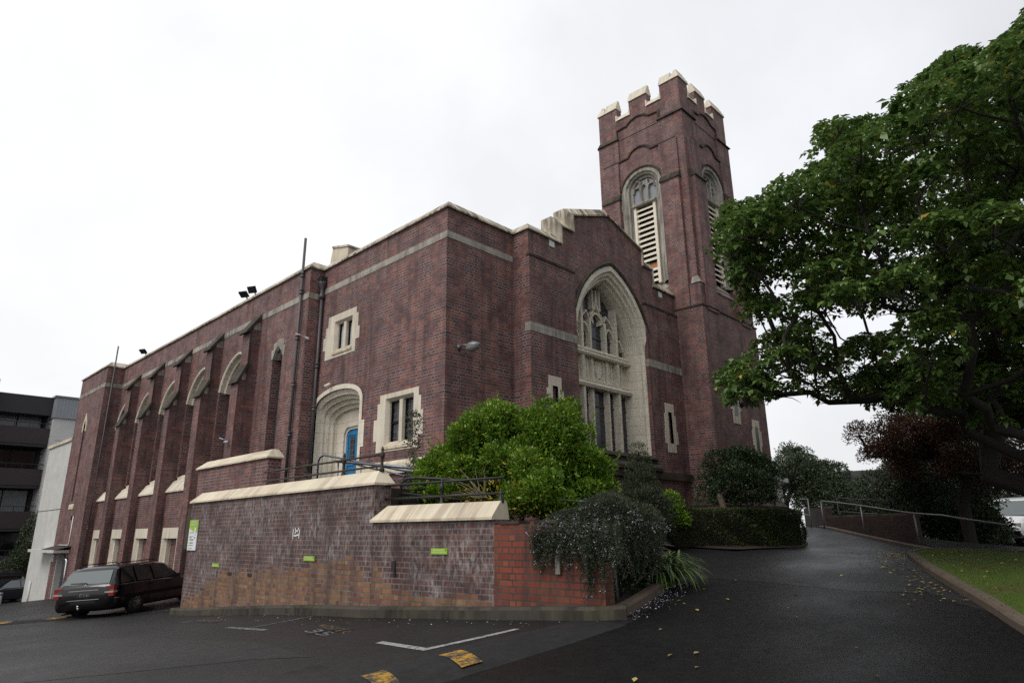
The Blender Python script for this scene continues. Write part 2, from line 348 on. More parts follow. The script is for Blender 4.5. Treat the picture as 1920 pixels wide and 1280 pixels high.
def mesh_from(name, V, F, mi, mats, sm, uvs=True):
    me = bpy.data.meshes.new(name); me.from_pydata([tuple(v) for v in V], [], F)
    for m in mats: me.materials.append(m)
    me.polygons.foreach_set('material_index', mi); me.polygons.foreach_set('use_smooth', sm)
    if uvs:
        uv = me.uv_layers.new(name='UVMap'); d = uv.data
        for p in me.polygons:
            n = p.normal
            if abs(n.z) < .75:
                l = math.hypot(n.x, n.y); tx, ty = -n.y / l, n.x / l
                if abs(tx) >= abs(ty):
                    if tx < 0: tx, ty = -tx, -ty
                elif ty < 0: tx, ty = -tx, -ty
                for li in p.loop_indices:
                    v = me.vertices[me.loops[li].vertex_index].co; d[li].uv = (v.x * tx + v.y * ty, v.z)
            else:
                for li in p.loop_indices:
                    v = me.vertices[me.loops[li].vertex_index].co; d[li].uv = (v.x, v.y)
    me.update(); return me

def islands(mb):
    par = list(range(len(mb.v)))
    def fd(i):
        while par[i] != i: par[i] = par[par[i]]; i = par[i]
        return i
    for f in mb.f:
        for k in f[1:]: par[fd(f[0])] = fd(k)
    out = {}
    for f, mi, sm in zip(mb.f, mb.mi, mb.sm): out.setdefault(fd(f[0]), []).append((f, mi, sm))
    for fs in out.values():
        m = MB(); used = sorted({mi for _, mi, _ in fs}); m.mats = [mb.mats[i] for i in used]; ix = {}
        for f, mi, sm in fs:
            for v in f:
                if v not in ix: ix[v] = len(m.v); m.v.append(mb.v[v])
            m.f.append([ix[v] for v in f]); m.mi.append(used.index(mi)); m.sm.append(sm)
        yield m
def root_of(o):
    while o.parent: o = o.parent
    return o
def obj(name, mb, parent=None, origin=None, local=False, sharp=None):
    """one mesh object; world-coordinate vertices unless local"""
    me = mesh_from(name, mb.v, mb.f, mb.mi, mb.mats, mb.sm)
    o = bpy.data.objects.new(name, me); COL.objects.link(o)
    if sharp: me.set_sharp_from_angle(angle=R(sharp))
    if parent:
        o.parent = parent
        if not local: me.transform(Matrix.Translation(-root_of(parent).location))
    elif not local:
        if origin is None:
            vs = np.array(mb.v); origin = ((vs[:, 0].min() + vs[:, 0].max()) / 2, (vs[:, 1].min() + vs[:, 1].max()) / 2, vs[:, 2].min())
        me.transform(Matrix.Translation(-Vector(origin))); o.location = origin
    return o
def tag(o, label=None, cat=None, group=None, kind=None):
    if label: o['label'] = label
    if cat: o['category'] = cat
    if group: o['group'] = group
    if kind: o['kind'] = kind
    return o
def empty(name, loc, label, cat, group=None, rz=0.0):
    o = bpy.data.objects.new(name, None); COL.objects.link(o); o.location = loc; o.rotation_euler = (0, 0, rz); o.empty_display_size = .2
    return tag(o, label, cat, group)
def struct(name, mb): return tag(obj(name, mb), name.replace('_', ' '), None, None, 'structure')

def quads_obj(name, V, mat, parent=None, origin=None, nv=4):
    """many separate quads (leaves, petals): V is (N, 4, 3)"""
    V = np.asarray(V, dtype=np.float32); N = len(V)
    org = np.array(root_of(parent).location if parent else (origin if origin is not None else V.reshape(-1, 3).mean(0)), dtype=np.float32)
    me = bpy.data.meshes.new(name); me.vertices.add(N * nv); me.loops.add(N * nv); me.polygons.add(N)
    me.vertices.foreach_set('co', (V.reshape(-1, 3) - org).ravel())
    me.loops.foreach_set('vertex_index', np.arange(N * nv, dtype=np.int32))
    me.polygons.foreach_set('loop_start', np.arange(0, N * nv, nv, dtype=np.int32))
    ms = mat if isinstance(mat, (list, tuple)) else [mat]
    for m in ms: me.materials.append(M[m[0]] if isinstance(m, tuple) else M[m])
    if isinstance(ms[0], tuple): me.polygons.foreach_set('material_index', np.repeat(np.arange(len(ms)), [m[1] for m in ms]).astype(np.int32))
    me.update(calc_edges=True); me.validate()
    o = bpy.data.objects.new(name, me); COL.objects.link(o)
    if parent: o.parent = parent
    else: o.location = org
    return o
def unit(a): return a / np.maximum(np.linalg.norm(a, axis=-1, keepdims=True), 1e-6)
def leaf_quads(P, D, L, W, roll=.5, fold=.12, droop=.12):
    P = np.asarray(P, float); D = unit(np.asarray(D, float)); N = len(P)
    L = np.broadcast_to(np.asarray(L, float), (N,))[:, None]; W = np.broadcast_to(np.asarray(W, float), (N,))[:, None]
    up = np.array([0, 0, 1.0]) + rng.normal(0, roll, (N, 3))
    side = unit(np.cross(D, up)); nrm = np.cross(side, D)
    a = P; b = P + D * L * .48 + side * W * .5 + nrm * L * fold; c = P + D * L - nrm * L * droop; d = P + D * L * .48 - side * W * .5 + nrm * L * fold
    return np.stack([a, b, c, d], 1)
def sphere_dirs(n):
    return unit(rng.normal(0, 1, (n, 3)))

# ground surface: thin-plate spline through surveyed heights
CP = np.array([(-3.6, 9.2, -.5), (-4.57, 10.27, -.6), (-3.3, 6.3, -.36), (-3.5, -2.35, .25), (-3.16, -5, .38), (-2.97, -7.0, .48), (-.51, -6.51, .73), (5.14, -3.53, 1.14), (9.2, -4.75, 1.08), (7.93, -7.82, .89),
    (2.55, -9.65, .66), (-.44, -10.94, .39), (11.08, -7.37, .98), (14.3, -3.46, 1.58), (13.83, -5.13, 1.34), (12.2, -7.1, 1.02), (-5.58, -7.08, .28), (-10.4, -12.4, 0.02), (-1.28, 29.5, -1.46), (-8, 30, -1.9),
    (-9, 5, -.45), (1, 46, -2.75), (-10, 47, -2.9), (-6.7, 8.7, -.5), (23, -8, .7), (6, -14, .8), (0, -20, .3), (30, 5, 1.5), (25, -25, 1.0), (-20, -5, -.4), (-20, 20, -1.6), (-8, -30, 0)])
def _tps():
    n = len(CP); d = np.linalg.norm(CP[:, None, :2] - CP[None, :, :2], axis=2)
    K = np.where(d > 0, d * d * np.log(d + 1e-12), 0) + np.eye(n) * .5; P_ = np.c_[np.ones(n), CP[:, :2]]
    return np.linalg.solve(np.block([[K, P_], [P_.T, np.zeros((3, 3))]]), np.r_[CP[:, 2], 0, 0, 0])
TW = _tps()
def gz(x, y):
    x = np.asarray(x, float); y = np.asarray(y, float)
    d = np.sqrt((CP[:, 0] - x[..., None]) ** 2 + (CP[:, 1] - y[..., None]) ** 2)
    z = (TW[:len(CP)] * np.where(d > 0, d * d * np.log(d + 1e-12), 0)).sum(-1) + TW[-3] + TW[-2] * x + TW[-1] * y
    far = np.clip((np.hypot(x - 5, y - 5) - 38) / 40, 0, 1)
    z = np.clip(z, -3.2, 2.2)
    return z * (1 - far) + far * (-1.0)
def G(x, y): return float(gz(x, y))
# ------------------------------------------------------------------ the church
church = empty('church', (0, 0, 1.0), 'dark red brick church with pale stone copings, big pointed window and battlemented tower', 'church')
def CH(name, mb, parent=None, label=None, **k):
    o = obj(name, mb, parent or church, **k)
    if label: o['label'] = label
    return o
def CHS(name, mb, parent=None):
    return [CH(name, m, parent) for m in islands(mb)]
fW = lambda X: (lambda u, v, d: (X + d, u, v))          # walls facing -x: u = y
fS = lambda Y: (lambda u, v, d: (u, Y + d, v))          # walls facing -y: u = x
def rect(u0, u1, v0, v1): return [(u0, v0), (u1, v0), (u1, v1), (u0, v1)]
def arch_pts(c, w, spring, apex, n=12):
    """pointed arch from right springing over the apex to the left springing"""
    h = apex - spring
    if h <= w * 1.001: h = w * 1.001
    r = (h * h + w * w) / (2 * w); a1 = math.atan2(h, w - (r) + 0.0) if False else math.acos((r - w) / r)
    R_ = [(c + w - r + r * math.cos(a1 * i / n), spring + (apex - spring) / h * r * math.sin(a1 * i / n)) for i in range(n + 1)]
    return R_ + [(2 * c - x, z) for x, z in R_[::-1][1:]]
def arch_loop(c, w, spring, apex, bottom, n=12):
    return [(c + w, bottom)] + arch_pts(c, w, spring, apex, n) + [(c - w, bottom)]
def tudor_pts(c, w, spring, top, n=10):
    """flat elliptical arch, right to left"""
    return [(c + w * math.cos(math.pi * i / (2 * n)) , spring + (top - spring) * math.sin(math.pi * i / (2 * n)) ** .72) for i in range(2 * n + 1)]

# --- stone mullioned window: surround (stepped outline), mullion, sill, glass
def mullioned(name, mapf, u0, u1, v0, v1, steps, lights, depth=.24, glass='leaded', gd=.2):
    """u0..u1 x v0..v1 opening; steps = outline of the stone"""
    mb = MB().mat('stone_plain'); mb.prism(mapf, steps, -.015, .02, [rect(u0, u1, v0, v1)], back=False)
    c = .07   # splayed reveal from outer opening to the lights
    lo = rect(u0, u1, v0, v1); li = rect(u0 + c, u1 - c, v0 + c * 1.2, v1 - c)
    mb.loft([[mapf(a, b, -.015) for a, b in lo], [mapf(a, b, .10) for a, b in li], [mapf(a, b, depth + .02) for a, b in li]])
    w = CH('window', mb)
    m2 = MB().mat('stone_plain'); n = lights; wl = (u1 - u0 - 2 * c)
    for k in range(1, n):
        u = u0 + c + wl * k / n
        m2.prism(mapf, [(u - .07, v0 + c), (u + .07, v0 + c), (u + .07, v1 - c), (u - .07, v1 - c)], .05, depth)
    CH('mullion', m2, w)
    s = MB().mat('coping_clean'); s.add([mapf(u0 - .03, v0 - .02, -.05), mapf(u1 + .03, v0 - .02, -.05), mapf(u1 - c, v0 + c * 1.6, .12), mapf(u0 + c, v0 + c * 1.6, .12), mapf(u0 - .03, v0 - .1, -.05), mapf(u1 + .03, v0 - .1, -.05), mapf(u1 + .03, v0 - .1, .02), mapf(u0 - .03, v0 - .1, .02)],
          [(0, 1, 2, 3), (4, 5, 1, 0), (4, 7, 6, 5), (0, 3, 7, 4), (1, 5, 6, 2)])
    CH('sill', s, w)
    g = MB().mat(glass); g.prism(mapf, rect(u0, u1, v0, v1), gd, gd + .01); CH('pane', g, w)
    f = MB().mat('black_plastic')
    for k in range(n):
        a = u0 + c + wl * k / n + (.07 if k else 0); b = u0 + c + wl * (k + 1) / n - (.07 if k < n - 1 else 0)
        f.prism(mapf, rect(a, b, v0 + c, v1 - c), gd - .05, gd, [rect(a + .035, b - .035, v0 + c + .05, v1 - c - .035)])
        if k == n - 1 and name == 'low': f.prism(mapf, rect(a, b, v0 + (v1 - v0) * .47, v0 + (v1 - v0) * .51), gd - .055, gd)
    CHS('frame', f, w)
    return w

# --- front block: side wall (x = 0) with two windows and the recessed porch arch
uwo = (4.46, 5.50, 7.10, 8.10); lwo = (1.24, 2.51, 3.86, 5.16)
pc, pw, psp, ptop = 5.08, 1.28, 5.28, 5.83
porch = [(pc + pw, 2.0)] + tudor_pts(pc, pw, psp, ptop) + [(pc - pw, 2.0)]
mb = MB().mat('brick')
mb.prism(fW(0), [(0, -.5), (6.42, -.5), (6.42, 10.12), (0, 10.12)], 0, .45, [rect(*uwo), rect(*lwo), porch], back=False)
mb.prism(fS(0), [(.45, -.5), (2.75, -.5), (2.75, 10.12), (.45, 10.12)], 0, .45, back=False)
CH('wall', mb)
mullioned('up', fW(0), *uwo, [(4.24, 6.90), (4.24, 7.05), (4.24, 7.28), (4.04, 7.28), (4.04, 7.66), (4.14, 7.66), (4.14, 8.12), (4.26, 8.12), (4.26, 8.33), (5.88, 8.33), (5.88, 7.98), (6.0, 7.98), (6.0, 7.66), (6.12, 7.66), (6.12, 7.24), (5.98, 7.24), (5.98, 6.90)], 2, glass='pale_glass')
mullioned('low', fW(0), *lwo, [(1.03, 3.70), (1.03, 4.02), (.83, 4.02), (.83, 4.66), (.93, 4.66), (.93, 5.05), (1.03, 5.05), (1.03, 5.29), (2.77, 5.29), (2.77, 5.06), (2.88, 5.06), (2.88, 4.62), (3.03, 4.62), (3.03, 4.02), (2.88, 4.02), (2.88, 3.70)], 2)
# porch: ribbed stone vault tapering to the inner arch, jambs, back wall, door
mb = MB().mat('stone')
def ring(f, d, e=0.0, j=None):
    w = pw + (1.06 - pw) * f; je = (e if j is None else j)
    return [fW(0)(pc + w + je, 2.4, d)] + [fW(0)(a, b, d) for a, b in tudor_pts(pc, w + je, psp + (4.86 - psp) * f, ptop + (5.30 - ptop) * f + e)] + [fW(0)(pc - w - je, 2.4, d)]
loops = [ring(0, -.02, .14), ring(0, -.02), ring(0, .05)]
for k in range(1, 5):
    f = k / 4.6; d = .7 * f
    loops += [ring(f, d - .035), ring(f, d - .03, -.04, -.004), ring(f, d + .03, -.04, -.004), ring(f, d + .035)]
loops += [ring(1, .7)]
mb.loft(loops, closed=False)
# quoins down the right-hand jamb of the porch
for z0, z1, w in ((4.72, 5.0, .22), (3.95, 4.72, .40), (3.4, 3.95, .22), (2.9, 3.4, .34), (2.4, 2.9, .2)):
    mb.box(-.018, .02, pc - pw - w + .12, pc - pw + .004, z0, z1)
porch_o = CH('porch', mb)
mb = MB().mat('stone')
dl, dr, dt = 5.72, 4.50, 4.80
dh = [(dl, 2.4), (dl, dt - .22), (dl - .06, dt - .07), (dl - .2, dt), (dr + .2, dt), (dr + .06, dt - .07), (dr, dt - .22), (dr, 2.4)]
mb.prism(fW(.7), [(6.4, 2.4), (6.4, 5.6), (3.7, 5.6), (3.7, 2.4)][::-1], 0, .2, [dh], back=False)
CH('back_wall', mb, porch_o)
mb = MB().mat('white_paint')
ins = lambda l, k: [(5.11 + (a - 5.11) * k, 2.4 + (b - 2.4) * (1 - (1 - k) * .45)) for a, b in l]
mb.prism(fW(.76), dh, 0, .09, [ins(dh, .93)])
CH('door_frame', mb, porch_o)
mb = MB().mat('blue_door'); dd = ins(dh, .93)
mb.prism(fW(.81), dd, 0, .05)
mb.box(.785, .81, 5.0, 5.06, 2.45, 4.7)
for a, b in ((4.60, 4.64), (5.58, 5.62), (4.94, 4.98), (5.08, 5.12)): mb.box(.785, .812, a, b, 2.45, 4.62)
for z in (2.5, 3.1, 3.6, 3.72, 4.55): mb.box(.786, .811, 4.60, 5.62, z, z + .07)
door = CH('door', mb)
mb = MB().mat('leaded')
for a, b in ((4.67, 4.92), (5.22, 5.50)): mb.box(.80, .808, a, b, 3.82, 4.5)
CH('pane', mb, door)
mb = MB().mat('chrome'); mb.tube([(.79, 4.95, 3.3), (.75, 4.95, 3.32), (.75, 4.95, 3.5), (.79, 4.95, 3.52)], .012); CH('handle', mb, door)
# plinth course with sloping top on the side and front of the block
mb = MB().mat('coping_clean')
mb.sweep([(0, 3.46), (0, 0), (2.56, 0)], [(.0, 3.44), (.05, 3.36), (.07, 3.16), (.07, 3.09), (-.01, 3.09)], lambda u, v, w: (u, v, w))
CH('plinth_course', mb)
# --- nave: wall plane x = -.49
NB = [9.79, 13.04, 16.27, 19.52, 22.79]; BW = .58
mb = MB().mat('brick')
holes = []
for i in range(4): holes.append(arch_loop(NB[i] + 1.60, 1.50, 6.35, 8.08, 3.72, 8))
holes.append(arch_loop(NB[4] + 1.55, 1.38, 6.35, 8.02, 3.72, 8))
slit = [(7.93, 3.85), (7.93, 7.40), (8.07, 7.62), (8.28, 7.78), (8.49, 7.62), (8.63, 7.36), (8.63, 3.85)]
holes.append(slit[::-1])
mb.prism(fW(-.49), rect(6.42, 25.78, -3.0, 10.12), 0, .5, holes, back=False)
# thick lower wall with the basement windows
bh = []
for i in range(1, 4): bh.append(rect(NB[i] + BW + .86, NB[i + 1] - .20, -1.1, 1.49))
bh.append(rect(NB[4] + BW + .9, 25.55, -1.3, 1.49))
bh.append(rect(NB[0] + BW + .86, NB[1] - .20, -.9, 1.49))
mb.prism(fW(-.77), rect(9.3, 25.78, -3.0, 3.28), 0, .27, bh, back=False)
CH('nave_wall', mb)
for i, h in enumerate(holes[:5]):   # big nave windows: stone arch rings, brick jambs, leaded glass
    c = (h[0][0] + h[-1][0]) / 2; w = (h[0][0] - h[-1][0]) / 2
    mb = MB().mat('stone_plain')
    pts = lambda e, d: [fW(-.49)(a, b, d) for a, b in arch_pts(c, w + e, 6.35, 8.08 + e, 10)[2:-2]]
    mb.loft([pts(.10, -.0), pts(.10, -.04), pts(.04, -.045), pts(.0, -.012), pts(-.03, .13), pts(-.12, .16), pts(-.14, .36), pts(-.26, .40)], closed=False)
    win = CH('window', mb)
    mb = MB().mat('leaded'); mb.prism(fW(-.49), arch_loop(c, w, 6.35, 8.08, 3.8, 8), .40, .41); CH('pane', mb, win)
    mb = MB().mat('stone_grey')
    for u in (-.38, .38): mb.prism(fW(-.49), rect(c + u - .06, c + u + .06, 3.9, 7.7), .25, .405)
    for s in (-1, 1):
        mb.sweep([(c + s * .38, 6.9), (c + s * .3, 7.3), (c, 7.75)], [(-.05, .26), (.05, .26), (.05, .4), (-.05, .4)], fW(-.49))
    CHS('mullion', mb, win)
    mb = MB().mat('stone_plain')
    a, b = (NB[i] + BW + .002, NB[i + 1] - .002) if i < 4 else (NB[4] + BW + .002, 25.778)
    mb.prism(lambda u, v, d: (u, d, v), [(-.49, 3.74), (-.49, 3.84), (-.30, 3.95), (.0, 3.95), (.0, 3.24), (-.84, 3.24), (-.84, 3.30), (-.62, 3.62), (-.62, 3.66)], a, b)
    CH('sill', mb, win)
for i, h in enumerate(bh):
    a, b = h[0][0], h[1][0]
    mb = MB().mat('stone_plain'); mb.box(-.785, -.6, a - .02, b + .06, 1.49, 1.88)
    mb.loft([[fW(-.77)(b + .06, v, -.014) for v in (-1.1, 1.49)], [fW(-.77)(b - .0, v, -.014) for v in (-1.1, 1.49)], [fW(-.77)(b - .10, v, .10) for v in (-1.1, 1.49)], [fW(-.77)(b - .16, v, .12) for v in (-1.1, 1.49)], [fW(-.77)(b - .20, v, .42) for v in (-1.1, 1.49)]], closed=False)
    mb.loft([[fW(-.77)(a - .02, v, -.014) for v in (-1.1, 1.49)], [fW(-.77)(a + .07, v, -.014) for v in (-1.1, 1.49)], [fW(-.77)(a + .12, v, .10) for v in (-1.1, 1.49)], [fW(-.77)(a + .14, v, .42) for v in (-1.1, 1.49)]], closed=False)
    win = CH('basement_window', mb)
    mb = MB().mat('glass'); mb.prism(fW(-.77), rect(a, b, -1.1, 1.49), .36, .37); CH('pane', mb, win)
    mb = MB().mat('lead'); mb.prism(fW(-.77), rect(a + .1, b - .16, -1.1, 1.45), .31, .36, [rect(a + .15, (a + b) / 2 - .05, -1.05, .62), rect((a + b) / 2, b - .21, -1.05, .62), rect(a + .15, (a + b) / 2 - .05, .68, 1.4), rect((a + b) / 2, b - .21, .68, 1.4)]); CH('frame', mb, win)
mb = MB().mat('stone_grey')   # slit window beside the pier
so = [(7.78, 7.36), (7.78, 7.75), (7.88, 7.75), (7.88, 7.98), (8.10, 8.02), (8.34, 8.02), (8.34, 7.96), (8.60, 7.92), (8.60, 7.70), (8.74, 7.70), (8.74, 7.36), (8.63, 7.36)] + slit[1:-1][::-1]
mb.prism(fW(-.49), so, -.015, .3, back=False)
for k, d in ((.0, .1), (.09, .2), (.18, .3)):
    pass
mb.loft([[fW(-.49)(8.28 + (a - 8.28) * q, 7.36 + (b - 7.36) * q, d) for a, b in slit[1:-1]] for q, d in ((1, -.01), (.84, .05), (.84, .14), (.66, .16), (.66, .26), (.5, .28))], closed=False)
sw = CH('slit_window', mb)
mb = MB().mat('leaded'); mb.prism(fW(-.49), slit, .30, .31); CH('pane', mb, sw)
mb = MB().mat('stone_plain'); mb.box(-.62, -.3, 7.55, 8.85, 3.55, 3.85); CH('sill', mb, sw)
# buttresses: two weathered stages
for y in NB:
    mb = MB().mat('sooty_brick')
    # profile in (x, z)
    mb.prism(lambda u, v, d: (u, d, v), [(-.485, -3.0), (-1.10, -3.0), (-1.10, 6.72), (-.86, 7.22), (-.86, 8.60), (-.485, 9.2)], y, y + BW)
    bt = CH('buttress', mb)
    mb = MB().mat('weathered')
    mb.prism(lambda u, v, d: (u, d, v), [(-1.20, 6.66), (-1.17, 6.73), (-.86, 7.40), (-.80, 7.40), (-.85, 7.2), (-1.13, 6.66)], y - .05, y + BW + .05)
    mb.prism(lambda u, v, d: (u, d, v), [(-1.02, 8.52), (-.99, 8.60), (-.49, 9.32), (-.47, 9.2), (-.86, 8.64), (-.93, 8.52)], y - .05, y + BW + .05)
    mb.mat('stone_grey'); mb.box(-.75, -.5, y - .012, y + BW + .012, 8.66, 8.95); mb.box(-1.0, -.86, y - .012, y + BW + .012, 6.78, 7.02)
    CHS('weathering', mb, bt)
# --- end pavilion
aw = [(28.28, 3.35), (28.28, 7.33), (28.45, 7.62), (28.62, 7.33), (28.62, 3.35)]
pdoor = rect(27.62, 29.45, -2.2, .74)
mb = MB().mat('brick'); mb.prism(fW(-1.28), rect(25.78, 30.6, -3.5, 10.12), 0, .45, [aw[::-1], pdoor], back=False)
mb.add([(-.83, 25.78, -3), (-.3, 25.78, -3), (-.3, 25.78, 10.12), (-.83, 25.78, 10.12)], [(0, 1, 2, 3)])
mb.add([(-.83, 30.6, -3.5), (12, 30.6, -3.5), (12, 30.6, 10.12), (-.83, 30.6, 10.12)], [(0, 1, 2, 3)])
CH('pavilion_wall', mb)
mb = MB().mat('coping_clean'); k = lambda q, e=0: [(28.45 + (a - 28.45) * q, 7.33 + (b - 7.33) * q) for a, b in aw[1:-1]]
mb.prism(fW(-1.28), [(28.05, 7.0), (28.05, 7.42), (28.45, 8.02), (28.85, 7.42), (28.85, 7.0), (28.62, 7.0), (28.62, 7.33), (28.45, 7.62), (28.28, 7.33), (28.28, 7.0)], -.02, .1)
pw2 = CH('slit_window', mb)
mb = MB().mat('brown_panel'); mb.prism(fW(-1.28), aw, .18, .2); CH('panel', mb, pw2)
mb = MB().mat('coping_clean'); mb.prism(lambda u, v, d: (u, d, v), [(-1.32, 2.95), (-1.32, 3.15), (-1.1, 3.45), (-1.1, 2.95)], 27.9, 28.75); CH('sill', mb, pw2)
mb = MB().mat('pipe'); mb.box(-1.0, -.95, 27.62, 29.45, -2.2, .74); mb.mat('cream_wall')
mb.box(-1.29, -1.0, 29.37, 29.45, -2.2, .74); mb.box(-1.29, -1.0, 27.62, 27.70, -2.2, .74); mb.mat('steel'); mb.box(-1.06, -1.0, 28.5, 28.54, -2, .6)
sd = CH('side_door', mb)
mb = MB().mat('cream_wall'); mb.box(-1.95, -1.28, 27.3, 33.0, .82, .96); mb.mat('rust_iron'); mb.add([(-1.92, 27.3, .962), (-1.28, 27.0, 1.14), (-1.28, 30.3, 1.14), (-1.92, 30.3, .962)], [(0, 1, 2, 3)])
CH('canopy', mb)
# --- gable front (y = -.615) with lower piers (y = -.69)
GY = -.615; gc = 6.63
goutline = [(2.55, -.5), (10.75, -.5), (10.75, 10.08), (9.22, 10.08), (9.22, 10.74), (8.62, 10.74), (8.62, 11.32), (gc, 11.98), (4.68, 11.30), (4.68, 10.72), (4.06, 10.72), (4.06, 10.12), (2.55, 10.12)]
W_OUT = dict(c=gc, w=2.0, spring=7.45, apex=10.14)
mb = MB().mat('brick'); mb.prism(fS(GY), goutline, 0, .5, [arch_loop(gc, 2.16, 7.20, 10.16, 3.9, 16)])
mb.add([(2.55, GY + .5, -.5), (2.55, .02, -.5), (2.55, .02, 10.12), (2.55, GY + .5, 10.12)], [(0, 1, 2, 3)])
CH('gable_wall', mb)
lpw = (3.37, 3.60, 4.4, 5.54); rpw = (9.50, 9.74, 4.43, 5.52)
for (a, b, o, top) in ((2.50, gc - 2.03, lpw, 9.28), (gc + 1.90, 10.75, rpw, 9.24)):
    mb = MB().mat('brick'); mb.prism(fS(-.69), rect(a, b, -.5, top), 0, .35, [rect(*o)], back=False)
    p = CH('pier', mb)
    mb = MB().mat('weathered'); mb.box(a - .03, b + .02, -.715, -.60, top, top + .07); CH('string_course', mb, p)
    mb = MB().mat('stone_grey'); mb.box(a - .014, b + .006, -.704, -.5, 6.99, 7.25); CH('stone_band', mb, p)
    c = (o[0] + o[1]) / 2
    st = [(c - .27, 4.12), (c + .27, 4.12), (c + .27, 4.42), (c + .45, 4.42), (c + .45, 4.86), (c + .36, 4.86), (c + .36, 5.42), (c + .28, 5.42), (c + .28, 5.82), (c - .28, 5.82), (c - .28, 5.45), (c - .36, 5.45), (c - .36, 4.9), (c - .40, 4.9), (c - .40, 4.42), (c - .27, 4.42)]
    mb = MB().mat('stone_plain'); mb.prism(fS(-.69), st, -.014, .02, [rect(*o)], back=False)
    mb.loft([[fS(-.69)(x, y, d) for x, y in rect(o[0] - e, o[1] + e, o[2], o[3])] for e, d in ((0, -.014), (0, .3))])
    w = CH('window', mb, p)
    mb = MB().mat('leaded'); mb.prism(fS(-.69), rect(*o), .24, .25); CH('pane', mb, p)
# big window
mb = MB().mat('stone')
prof = [(-.0, .12), (0, -.03), (.17, -.03), (.21, .05), (.29, .07), (.32, .16), (.40, .18), (.42, .30), (.47, .33), (.50, .44), (.53, .52), (.54, .62), (.54, .83)]
mb.loft([[fS(GY)(a, b, d) for a, b in arch_loop(gc, 2.16 - e, 7.20, 10.16 - e * 1.12, 3.95, 16)] for e, d in prof], closed=False)
big = CH('great_window', mb)
mb = MB().mat('weathered')
hp = lambda e, d: [fS(GY)(a, b, d) for a, b in arch_pts(gc, 2.16 + e, 7.20, 10.16 + e * 1.2, 16)[4:-4]]
mb.loft([hp(.0, .0), hp(.0, -.07), hp(.07, -.10), hp(.12, -.04), hp(.13, .0)], closed=False); CH('hood_mould', mb, big)
mb = MB().mat('stone')
def mull(u, w, y0, z0, z1, y1=.26): mb.box(u - w / 2, u + w / 2, y0, y1, z0, z1)
inner = lambda z: 1.48 if z < 7.45 else 1.48
def arch_z(du):   # height of the inner arch at offset du from the centre
    w_, h_ = 1.62, 10.16 - .54 * 1.12 - 7.20; r = (h_ * h_ + w_ * w_) / (2 * w_)
    return 7.20 + math.sqrt(max(0, r * r - (abs(du) + r - w_) ** 2))
for u in (-.95, .95): mull(gc + u, .11, -.07, 3.9, arch_z(u) + .05)
for u in (-.42, .42): mull(gc + u, .085, .0, 3.9, 8.35)
for u in (-.20, .20): mull(gc + u, .06, .03, 8.75, arch_z(u) + .04)
mull(gc, .06, .03, 8.95, 9.45)
for z0, z1, y0 in ((7.02, 7.14, -.10), (7.14, 7.30, -.04), (6.16, 6.26, .0), (5.98, 6.16, -.10)):
    mb.prism(lambda u, v, d: (d, u, v), [(y0, z0), (y0 - .04, (z0 + z1) / 2), (y0 + .02, z1), (.26, z1), (.26, z0)], gc - 1.74, gc + 1.74)
def bar(path, w=.07, y0=.04, y1=.22):
    w *= .75; mb.sweep(path, [(-w / 2, y0), (w / 2, y0), (w / 2, y1), (-w / 2, y1)], fS(0))
arcp = lambda c, w, s, h, n=7: [(c + w * math.cos(math.pi * i / n) * (1 if True else 0), s + h * (1 - abs(math.cos(math.pi * i / n)) ** 1.6)) for i in range(n + 1)]
bar(arcp(gc, .42, 8.25, .40), .10)
bar([(gc - .36, 8.5), (gc - .2, 8.62), (gc - .08, 8.8), (gc, 9.1)], .07); bar([(gc + .36, 8.5), (gc + .2, 8.62), (gc + .08, 8.8), (gc, 9.1)], .07)
for s in (-1, 1):
    bar(arcp(gc + s * .685, .265, 7.85, .36), .08); bar([(gc + s * .42, 8.4), (gc + s * .55, 8.62), (gc + s * .95, 8.2)], .06)
    bar(arcp(gc + s * 1.21, .26, 7.55, .38), .08); bar([(gc + s * .95, 8.0), (gc + s * 1.1, 8.35), (gc + s * 1.2, 8.6)], .06)
    bar([(gc + s * .30, 8.33), (gc + s * .2, 8.27), (gc + s * .24, 8.42)], .06)
CH('tracery', mb, big)
mb = MB().mat('stone'); mb.box(gc - 1.63, gc + 1.63, .12, .24, 6.2, 7.1)     # blind panel with ribs and a plain shield
for u in (-1.3, -1.08, -.72, -.60, .60, .72, 1.08, 1.3, -.28, .28): mb.box(gc + u - .035, gc + u + .035, .05, .12, 6.26, 7.04)
mb.prism(fS(.06), [(gc - .17, 6.95), (gc + .17, 6.95), (gc + .17, 6.6), (gc + .1, 6.45), (gc, 6.36), (gc - .1, 6.45), (gc - .17, 6.6)][::-1], 0, .06)
for u in (-1.2, -.66, .0, .66, 1.2):
    for k in range(5): mb.box(gc + u - .13 + .055 * k, gc + u - .10 + .055 * k, .03, .13, 6.26, 6.30 + .05 * abs(2 - k))
CH('panel', mb, big)
mb = MB().mat('leaded'); mb.prism(fS(0), arch_loop(gc, 1.65, 7.20, 9.60, 3.9, 12), .2, .21); CH('pane', mb, big)
mb = MB().mat('lead')
for u0, u1 in ((-.36, .36), (-.88, -.48), (.48, .88), (-1.6, -1.02), (1.02, 1.6)):
    for z in (5.45, 7.75): mb.box(gc + u0, gc + u1, .16, .2, z, z + .05)
CHS('glazing_bar', mb, big)
mb = MB().mat('weathered')
mb.prism(lambda u, v, d: (d, u, v), [(.0, 4.05), (-.72, 3.86), (-.76, 3.80), (-.70, 3.78), (-.70, 3.66), (-.90, 3.52), (-.90, 3.42), (-.84, 3.38), (-.84, 3.18), (0, 3.18)], gc - 2.02, gc + 1.98)
mb.box(2.46, 10.75, -.80, -.5, 3.18, 3.42)
CH('sill', mb, big)
